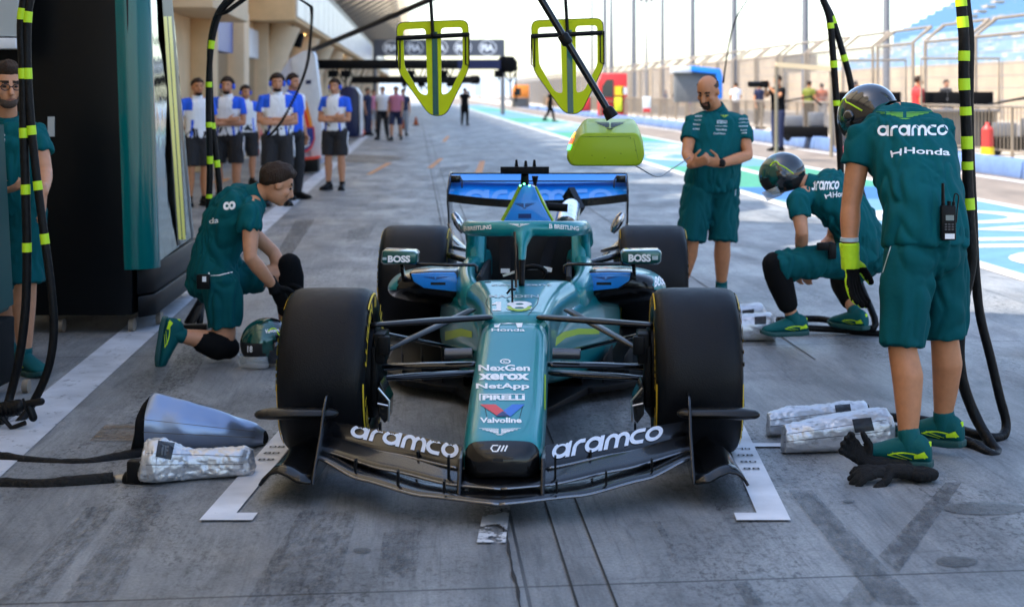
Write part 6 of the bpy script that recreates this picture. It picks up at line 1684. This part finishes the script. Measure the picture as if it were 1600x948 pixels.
# ================================================================== hanging boards and the release light
from mathutils.geometry import tessellate_polygon
def fillet(P, r, n=4):
    out = []
    for i in range(len(P)):
        a, b, c = V(P[i - 1]), V(P[i]), V(P[(i + 1) % len(P)]); d0 = (a - b); d1 = (c - b); k0 = min(r, d0.length * .45); k1 = min(r, d1.length * .45)
        p0 = b + d0.normalized() * k0; p1 = b + d1.normalized() * k1
        for j in range(n + 1):
            t = j / n; out.append(p0 * (1 - t) ** 2 + b * 2 * t * (1 - t) + p1 * t * t)
    return out
OUT = fillet([(620, 36), (731, 32), (732.5, 107), (696, 180.5), (672, 180.5), (623, 112)], 12)
HO1 = fillet([(630, 46.5), (665, 45), (668.5, 150), (656, 146), (632, 104)], 6)
HO2 = fillet([(689, 44), (722.5, 43), (723, 104), (702, 145), (690, 149)], 6)
def board(dx, dy, Y, label):
    o_ = pt(676 + dx, 180 + dy, Y); r = thing('position_board', label, 'board', o_)
    loops = [[pt(p[0] + dx, p[1] + dy, Y) - o_ for p in L_] for L_ in (OUT, HO1, HO2)]
    tri = tessellate_polygon([[V((p.x, p.z, 0)) for p in L_] for L_ in loops]); flat = [p for L_ in loops for p in L_]; n = len(flat)
    mb = MB(); vs = [p + V((0, -.006, 0)) for p in flat] + [p + V((0, .006, 0)) for p in flat]
    fs = [tuple(t) for t in tri] + [tuple(i + n for i in t[::-1]) for t in tri]; k = 0
    for L_ in loops:
        m_ = len(L_); fs += [(k + i, k + (i + 1) % m_, n + k + (i + 1) % m_, n + k + i) for i in range(m_)]; k += m_
    mb.add(vs, fs); b = mb.build('board', [M_LIMEB, M_BLACK], r, smooth=None)
    e = MB(); 
    for L_ in loops[:1]: e.tube([p for p in L_] + [L_[0]], .0042, 6, None)
    e.build('edge_trim', M_BLACK, r)
    mb = MB(); f0 = [pt(x + dx, y + dy, Y - .009) - o_ for x, y in ((674.5, 50), (683, 50), (685.5, 180), (676.5, 180))]; mb.loft([f0, [p + V((0, .018, 0)) for p in f0]]); mb.build('stripe', M_TEALD, r, smooth=None)
    mb = MB(); mb.tube([pt(620.5 + dx, 60 + dy, Y - .02) - o_, pt(731 + dx, 54.5 + dy, Y - .02) - o_], .0135, 12); mb.build('crossbar', M_BLACK, r)
    for s, xs in ((-1, (619.5, 625)), (1, (727.5, 733))):
        mb = MB(); y0, y1 = (58, 108) if s < 0 else (52, 104); L_ = [(xs[0], y0), (xs[1], y0), (xs[1], y1), (xs[0], y1 - 4)]
        mb.tube([pt(x + dx, y + dy, Y - .012) - o_ for x, y in L_ + L_[:1]], .0042, 6, None); mb.build('side_loop', M_BLACK, r)
    mb = MB(); mb.tube([pt(676.5 + dx, 57 + dy, Y - .02) - o_, pt(673 + dx, 0 + dy, Y - .02) - o_, pt(670 + dx, -120 + dy, Y - .02) - o_], .010, 12); mb.ball(pt(676.5 + dx, 55 + dy, Y - .025) - o_, .017, 10); mb.build('hanger', M_BLACK, r, smooth=60)
board(0, 0, 9.0, 'lime board with green centre stripe hanging on a black pole, left of the two')
board(210.5, -3, 9.0, 'lime board with green centre stripe hanging behind the boom of the release light')

o_ = pt(946, 260, 7.6); lt = thing('release_light', 'lime release light box on a black boom hanging over the car', 'signal light', o_)
fp = fillet([(909, 207), (998, 207), (1008.5, 240), (1001, 259.5), (891, 259.5), (883.5, 243)], 9, 5)
def shrink(P, k, c=(946, 232), dy=0): return [(c[0] + (x - c[0]) * k, c[1] + (y - c[1]) * k + dy) for x, y in P]
rings = [[pt(x, y, 7.48) - o_ for x, y in shrink(fp, .96)], [pt(x, y, 7.50) - o_ for x, y in fp], [pt(x, y, 7.70) - o_ for x, y in shrink(fp, .97, dy=-13)], [pt(x, y, 7.90) - o_ for x, y in shrink(fp, .87, dy=-25)]]
rb = MB().loft(rings).build('housing', [mat('lime_gloss', (.29, .42, .005), .42, coat=.12, spec=.3)], lt, smooth=35, bevel=.006)
wl = pt(951, 196, 7.7) - o_
decal_px(rb, wings(1), [(926, 203), (980, 203), (977, 191), (930, 191)], M_BLACK, eps=.002)
for a, b in (((906, 215), (893, 250)), ((908, 214), (985, 213)), ((990, 216), (997, 250))):
    decal_px(rb, stroke([(0, 0), (1, 0)], .4), [(a[0], a[1] + .4), (b[0], b[1] + .4), (b[0] + .5, b[1] - .4), (a[0] + .5, a[1] - .4)], mat('lime_seam', (.12, .22, .005), .5), eps=.0015)
for x, y in ((922, 214), (950, 213.5), (985, 216), (993, 235), (970, 240), (945, 247), (925, 243)): 
    decal_px(rb, disc(0, 0, 1, 10), rectq(x - .8, y - .6, x + .8, y + .6), M_BLACK, eps=.0015)
for y0, cl in ((207, (1, .30, .03)), (216, (1, .06, .03)), (226, (.08, .9, .2))):
    decal_px(rb, poly((0, 0), (1, 0), (1, 1), (0, 1)), [(891 - (y0 - 207) * .25, y0 + 9), (896 - (y0 - 207) * .25, y0 + 9), (900 - (y0 - 207) * .3, y0), (895 - (y0 - 207) * .3, y0)], mat('lamp_%s' % ('orange', 'red', 'green')[int((y0 - 200) // 9)], cl, .3, emit=1.2), eps=.003)
mb = MB(); a, b = pt(957, 184, 7.68) - o_, pt(846, 0, 7.68) - o_; d = b - a
mb.tube([a, a + d * 1.6], .0175, 16); mb.build('boom', M_CARB, lt, smooth=60)
mb = MB(); mb.tube([a - d * .0, a + d * .07, a + d * .085], [.034, .028, .02], 16); mb.build('boom_socket', M_BLACK, lt, smooth=50); mb = MB(); mb.tube([a + d * .62, a + d * .63, a + d * .70, a + d * .71], [.02, .028, .028, .02], 16); mb.build('boom_collar', M_BLACK, lt, smooth=50)

def wire(label, pts, r, coil=0.0, name='cable', k=6, m=M_BLACK):
    kn = [pt(*p) for p in pts]; o_ = kn[-1]; P = smoothpath([p - o_ for p in kn], k)
    if coil:
        Q = []
        for a, b in zip(P, P[1:]):
            n_ = max(2, int((b - a).length / .03)); 
            for i in range(n_):
                for t in range(8): q = a.lerp(b, (i + t / 8) / n_); an = 2 * PI * t / 8; Q.append(q + V((math.cos(an), math.sin(an), 0)) * coil)
        P = Q
    tag(MB().tube(P, r, 6).build(name, m, None, smooth=180), label, 'cable').location = o_
wire('thin grey cable drooping from the release light towards the bearded person', [(982, 252, 7.9), (1002, 264, 8.4), (1028, 276, 9.2), (1050, 264, 10.5), (1078, 246, 11.7)], .004, m=M_DSTEEL)
wire('coiled black cable curving down to the bearded person\'s ear', [(1175, -10, 12.3), (1152, 25, 12.2), (1141, 60, 12.1), (1134, 100, 12.05), (1130, 130, 12.0)], .003, .008)
wire('coiled black cable hanging in front of the white flame screen', [(455, -8, 14), (482, 8, 14), (487, 18, 14), (485, 60, 14), (480, 100, 14), (466, 140, 14), (440, 190, 14), (418, 215, 14)], .006, .012)
wire('coiled leads at the top of the slim left hoses', [(388, -6, 10.9), (372, 6, 10.9), (352, 20, 10.9), (340, 24, 10.9)], .006, .02)

# ================================================================== the neighbours' pit gear
def xz_prism(mb, pts, Y, d): 
    f0 = [pt(x, y, Y) for x, y in pts]; return f0, [p + V((0, d, 0)) for p in f0]
Yp = 30.7; o_ = gp(470, 270); sc = thing('pit_screen', 'tall white angular pit screen with an orange flame and a shield emblem', 'screen', o_)
def scr(pts, Y, d, name, m, bev=.02):
    f0 = [pt(x, y, Y) - o_ for x, y in pts]; return MB().loft([f0, [p + V((0, d, 0)) for p in f0]]).build(name, m, sc, smooth=25, bevel=bev)
scr([(412, 262), (412, 175), (428, 130), (452, 92), (474, 80), (488, 79), (492, 86), (500, 150), (508, 252), (497, 258)], Yp, .25, 'panel', mat('pale_lilac_panel', (.60, .61, .72), .4, var=.05))
scr([(455, 92), (474, 82), (488, 80), (492, 88), (500, 150), (506, 248), (488, 250), (462, 160)], Yp - .06, .05, 'face', M_WPANEL, .006)
scr([(466, 172), (475, 152), (479, 160), (486, 185), (490, 206), (468, 197)], Yp - .09, .02, 'flame_print', mat('flame_orange', (.85, .22, .02), .5, col2=(.85, .42, .05), vscale=2), .0)
scr([(468, 178), (474, 168), (480, 180), (484, 198), (470, 194)], Yp - .11, .018, 'flame_core', mat('flame_red', (.80, .05, .02), .5), .0)
scr([(465, 199), (491, 198), (492, 218), (487, 232), (478, 239), (470, 233), (465, 220)], Yp - .13, .03, 'emblem', mat('emblem_red', (.75, .08, .07), .5), .0)
scr([(467, 201), (489, 200), (490, 217), (485, 229), (478, 235), (471, 230), (467, 219)], Yp - .145, .018, 'emblem_field', mat('emblem_navy', (.02, .04, .25), .5), .0)
for k in range(3): scr([(472, 214 + k * 5), (478, 218 + k * 5), (484, 214 + k * 5), (484, 217 + k * 5), (478, 221 + k * 5), (472, 217 + k * 5)], Yp - .16, .012, 'chevron', M_WPANEL, .0)
scr([(478, 126), (486, 125), (486, 131), (478, 132)], Yp - .075, .015, 'logo_print', M_NAVY, .0)
scr([(469, 250), (497, 247), (497, 269), (469, 270)], Yp - .3, .25, 'plinth', M_BLACK, .02); scr([(468, 247), (498, 244), (498, 248), (468, 251)], Yp - .32, .3, 'plinth_edge', mat('trim_red', (.75, .08, .05), .5), .0)
o_ = gp(402, 242); cy_ = thing('gas_bottle', 'red gas bottle standing by the white pit screen', 'gas bottle', o_)
mb = MB(); mb.lathe([(0, 0), (0, .13), (.55, .13), (.66, .10), (.72, .04), (.76, .04), (.76, 0)], n=24); mb.build('cylinder', mat('bottle_red', (.55, .05, .04), .45), cy_); mb = MB(); mb.box((0, 0, .79), (.08, .05, .06)); mb.build('valve', M_BLACK, cy_); obox('label', (0, -.128, .4), (.1, .02, .16), M_WPANEL, cy_)
o_ = gp(548, 216); ns = thing('pit_screen', 'dark navy pit screen with rounded top and white edge beyond the white one', 'screen', o_)
def scr2(pts, Y, d, name, m, bev):
    f0 = [pt(x, y, Y) - o_ for x, y in pts]; return MB().loft([f0, [p + V((0, d, 0)) for p in f0]]).build(name, m, ns, smooth=25, bevel=bev)
scr2([(528, 214), (528, 150), (533, 138), (545, 134), (556, 138), (561, 146), (562, 208), (558, 214)], 54, .6, 'panel', M_NAVY, .05)
scr2([(556, 137), (561, 145), (564, 148), (564, 210), (562, 212), (561, 148)], 53.9, .5, 'edge', M_WPANEL, 0)
o_ = gp(556, 214); tb = thing('tool_bag', 'bright orange-red tool bag at the foot of the navy screen', 'bag', o_); MB().ball((0, 0, .16), (.34, .25, .18), 12).build('bag', mat('bag_red', (.75, .10, .04), .6), tb); MB().tube([(-.2, 0, .3), (0, 0, .42), (.2, 0, .3)], .02, 6).build('strap', M_BLACK, tb)
for i, (px, py) in enumerate(((562, 204), (631, 192), (650, 186))):
    o_ = gp(px, py + 10); c_ = thing('traffic_cone', ('orange marker cone at the foot of the navy screen', 'small orange cone behind the walking group', 'small orange cone in the distance, farthest along the garages')[i], 'cone', o_)
    MB().lathe([(.03, .13), (.40, .035), (.42, 0)], n=16).build('cone', M_ORANGE, c_); obox('base', (0, 0, .015), (.34, .34, .03), M_BLACK, c_)

def gantry(label, x0, x1, y, Y, hh, m1, xs=None, seg=None):
    o_ = V(((x0 + x1) / 2 / FOC * Y - VPX / FOC * Y, Y, 0)); r = thing('pit_gantry', label, 'gantry', o_)
    a, b = pt(x0, y, Y) - o_, pt(x1, y, Y) - o_
    mb = MB(); mb.bar(a, b, .35, hh); mb.build('beam', M_BLACK, r, bevel=.02)
    mb = MB(); mb.tube([V((a.x + .3, .3, a.z)), V((a.x + .3, .3, 0))], .07, 10); mb.build('post', M_BLACK, r)
    if seg:
        p, q = pt(seg[0], y, Y - .2) - o_, pt(seg[1], y, Y - .2) - o_; mb = MB(); mb.bar(p, q, .04, hh * .92); bn = mb.build('banner', m1, r)
    random.seed(int(Y))
    for k in range(7):
        t = random.random() * .9 + .08; c = a.lerp(b, t); mb = MB(); mb.tube([c, c - V((0, 0, .35 + random.random() * .5))], .025, 6); mb.box(c - V((0, 0, .3)), (.28, .3, .22)); mb.tube(smoothpath([c + V((.1, 0, -.1)), c + V((.35, 0, -.55)), c + V((.6, 0, -.1))], 4), .02, 6); mb.build('hanging_gear', M_BLACKM, r)
    mb = MB(); mb.ball(b + V((0, 0, 0)), (.35, .25, .32), 10); mb.tube([b + V((.1, 0, 0)), b + V((.12, 0, -1.1)), b + V((.3, 0, -1.2)), b + V((.28, 0, -.1))], .022, 6); mb.build('end_gear', M_BLACKM, r)
    return r
gantry('long black pit gantry with a navy banner end, nearest of the gantries', 470, 792, 101, 50, .30, M_NAVY, seg=(715, 782))
gantry('black pit gantry half hidden under the nearer one', 538, 742, 125, 92, .42, M_BLACK, seg=(700, 740))
wire('black boom pole rising from the white screen to the top of the frame', [(489, 78, 30.6), (575, 42, 28), (662, 4, 26), (740, -30, 24)], .05, name='boom_pole')
o_ = pt(685, 88, 112); bn = thing('banner_bridge', 'dark grey overhead banner bridge printed with five round white emblems', 'banner', V((o_.x, 112, 0)))
p0, p1 = pt(585, 62, 112), pt(785, 88, 112); mb = MB(); mb.box(((p0 + p1) / 2) - bn.location, (p1.x - p0.x, .3, p0.z - p1.z)); bb = mb.build('panel', mat('banner_grey', (.065, .075, .10), .5), bn)
mb = MB(); mb.tube([V((p0.x, 112.3, 0)) - bn.location, V((p0.x, 112.3, p0.z)) - bn.location], .15, 10); mb.build('post', M_GREY, bn); mb = MB(); mb.tube([V((p1.x, 112.3, 0)) - bn.location, V((p1.x, 112.3, p0.z)) - bn.location], .15, 10); mb.build('post', M_GREY, bn)
for x in (612, 648, 686, 723, 762):
    decal_px(bb, stroke(arc(0, 0, 1, 0, 360, 24)[:-1], .10, True), rectq(x - 14, 63.5, x + 14, 86.5), mat('banner_white', (.7, .74, .8), .5), eps=.01); decal_px(bb, T('FIA', .06), rectq(x - 10, 69.5, x + 10, 80.5), MATS['banner_white'], eps=.012)
# loudspeaker under the overhang
o_ = pt(463, 62, 44); sp = thing('loudspeaker', 'black loudspeaker hanging under the beige overhang', 'loudspeaker', o_)
MB().box((0, 0, 0), (.34, .3, .42), Matrix.Rotation(.25, 3, 'Y')).build('body', M_BLACKM, sp, bevel=.02); MB().tube([(0, 0, .2), (-.2, .1, .55)], .03, 8).build('bracket', M_BLACK, sp)

# pit wall stands on the right
def stand(label, x0, x1, y0, y1, Y, m, trim=None, mm=None, blue_side=False):
    c = pt((x0 + x1) / 2, y1, Y); o_ = V((c.x, Y, .22)); r = thing('pit_wall_stand', label, 'stand', o_)
    W = (x1 - x0) / FOC * Y; z0 = pt(0, y1, Y).z - .22; z1 = pt(0, y0, Y).z - .22
    mb = MB(); mb.loft([[(-W / 2, y, .9), (W / 2, y, .9), (W / 2, y, z1), (-W / 2 + W * .12, y, z1), (-W / 2, y, z1 * .8)] for y in (0, 2.2)]); mb.build('cabin', m, r, bevel=.04)
    mb = MB(); mb.loft([[(-W * .38, y, 1.1), (W * .02, y, 1.1), (W * .02, y, z1 * .86), (-W * .22, y, z1 * .86), (-W * .38, y, z1 * .7)] for y in (-.02, .05)]); mb.build('window', M_DGLASS, r)
    for s in (-1, 1):
        for y in (.3, 1.9): mb = MB(); mb.tube([(s * W * .42, y, 0), (s * W * .42, y, 1.0)], .05, 8); mb.build('leg', M_STEEL, r)
    mb = MB(); mb.box((0, .4, .45), (W * 1.05, .1, .8)); mb.build('lower_panel', trim or m, r, bevel=.02)
    if mm: obox('round_badge', (W * .22, -.03, z1 * .6), (.5, .04, .5), mm, r); obox('side_badge', (W * .40, -.03, z1 * .6), (.3, .04, .4), M_WPANEL, r)
    return r
M_SRED = mat('stand_red', (.62, .03, .03), .45); M_SOR = mat('stand_orange', (.80, .24, .03), .5)
stand('bright red pit wall stand with a dark slanted window', 935, 980, 115, 172, 88, M_SRED, M_SRED, M_YSTRIP)
stand('small orange and grey pit wall stand, farthest along the wall', 800, 826, 133, 165, 140, M_SOR, M_GREY)
o_ = pt(1106, 150, 62); o_.z = .22; bs = thing('pit_wall_stand', 'grey pit wall stand under a bright blue slanted roof behind the bearded person', 'stand', o_)
def q3(x, y, Y): return pt(x, y, Y) - o_
mb = MB(); f0 = [q3(1080, 103, 61), q3(1126, 108, 61), q3(1129, 118, 61), q3(1129, 155, 61), q3(1121, 155, 61), q3(1119, 116, 61), q3(1080, 112, 61)]; mb.loft([f0, [p + V((0, 2.5, 0)) for p in f0]]); mb.build('roof', mat('roof_blue', (.01, .20, .75), .45), bs, bevel=.02)
mb = MB(); f0 = [q3(1056, 112, 61.5), q3(1118, 116, 61.5), q3(1118, 160, 61.5), q3(1056, 160, 61.5)]; mb.loft([f0, [p + V((0, 1.8, 0)) for p in f0]]); mb.build('cabin', M_GREY, bs, bevel=.03)
mb = MB(); f0 = [q3(1052, 104, 61.2), q3(1082, 104, 61.2), q3(1082, 114, 61.2), q3(1052, 114, 61.2)]; mb.loft([f0, [p + V((0, 2.2, 0)) for p in f0]]); mb.build('canopy', M_WPANEL, bs, bevel=.03)
for k, (x0, x1, m_, lb) in enumerate(((905, 922, M_SRED, 'small red board hung on the rail fence left of a yellow one'), (960, 972, mat('board_yellow', (.75, .72, .03), .5), 'small bright yellow board hung on the rail fence'), (1004, 1017, M_WPANEL, 'small white board with a red foot hung on the rail fence'))):
    Y = 66 - k * 5; c = pt((x0 + x1) / 2, 163, Y); b_ = thing('pit_board', lb, 'board', c); w_ = (x1 - x0) / FOC * Y; obox('panel', (0, 0, 0), (w_, .04, .55), m_, b_, bevel=.01)
    if k == 2: obox('foot', (0, -.01, -.22), (w_ * .9, .05, .14), M_SRED, b_)
    else: obox('frame', (0, .03, 0), (w_ + .06, .03, .61), M_BLACK, b_)
# more of the pit wall crowd and gear
for k, (px, Y, lb) in enumerate(((1358, 38, 'monitor desk with dark screens behind the helmeted people'), (1500, 36, 'monitor desk with dark screens behind the near right hoses'))):
    o_ = pt(px, VPY + (CAM_H - .22) / Y * FOC, Y); d_ = thing('monitor_desk', lb, 'desk', o_)
    mb = MB(); mb.box((0, 0, .95), (1.7, .7, .06)); mb.box((0, .3, .5), (1.7, .05, .9)); mb.build('desk', M_DSTEEL, d_, bevel=.01)
    for q in range(3): MB().box((-.55 + q * .55, .1, 1.2), (.5, .05, .36), Matrix.Rotation(.12 * (q - 1), 3, 'Z')).build('screen', M_BLACKM, d_, bevel=.01)
    for q in (-1, 1): MB().box((q * .75, 0, .46), (.08, .6, .92)).build('leg', M_STEEL, d_)
    mb = MB(); mb.tube([(-.9, 0, .9), (-.9, 0, 2.15), (.9, 0, 2.15), (.9, 0, .9)], .03, 8); mb.build('frame', M_STEEL, d_)
o_ = pt(1262, 104, 33); o_.z = .22; bm_ = thing('awning_beam', 'pale horizontal awning beam on two posts in front of the debris fence', 'beam', o_)
MB().bar(pt(1212, 101, 33) - o_, pt(1300, 108, 33) - o_, .12, .10).build('beam', M_BEIGE2, bm_)
for x in (1213, 1299): MB().tube([pt(x, 103, 33) - o_, V(((pt(x, 103, 33) - o_).x, 0, 0))], .04, 8).build('post', M_STEEL, bm_)
# carts and kit on the pit wall
for k, (px, Y, lb) in enumerate(((1256, 44, 'dark timing cart with stacked gear behind the rail fence'), (1588, 34, 'black equipment trolley with a grey case at the right edge'))):
    o_ = pt(px, 145 + (CAM_H - .22) / Y * FOC, Y); c_ = thing('equipment_cart', lb, 'cart', o_)
    mb = MB(); mb.box((0, 0, .25), (1.3, .6, .3)); mb.build('tray', M_BLACKM, c_, bevel=.03); mb = MB(); mb.box((-.3, 0, .55), (.5, .5, .3)); mb.box((.35, .05, .6), (.4, .45, .4)); mb.build('cases', M_GREY, c_, bevel=.03)
    mb = MB(); mb.tube([(-.55, 0, .3), (-.6, 0, 1.1), (.2, 0, 1.25), (.5, 0, 1.0)], .03, 8); mb.build('boom', M_BLACK, c_)
    for s in (-1, 1): MB().tube([(s * .5, -.32, .1), (s * .5, -.26, .1)], .1, 14).build('wheel', M_BLACK, c_)
o_ = pt(1543, 240, 31.5); o_.z = .22; ex = thing('fire_extinguisher', 'red extinguisher with yellow foot standing behind the rail fence', 'fire extinguisher', o_)
MB().lathe([(.0, .0), (.0, .13), (.25, .13), (.26, .12), (.62, .12), (.70, .05), (.76, .04), (.76, 0)], n=18).build('cylinder', mat('bottle_red', (.55, .05, .04), .45), ex); MB().lathe([(.0, .135), (.26, .135)], n=18).build('foot', M_YSTRIP, ex)
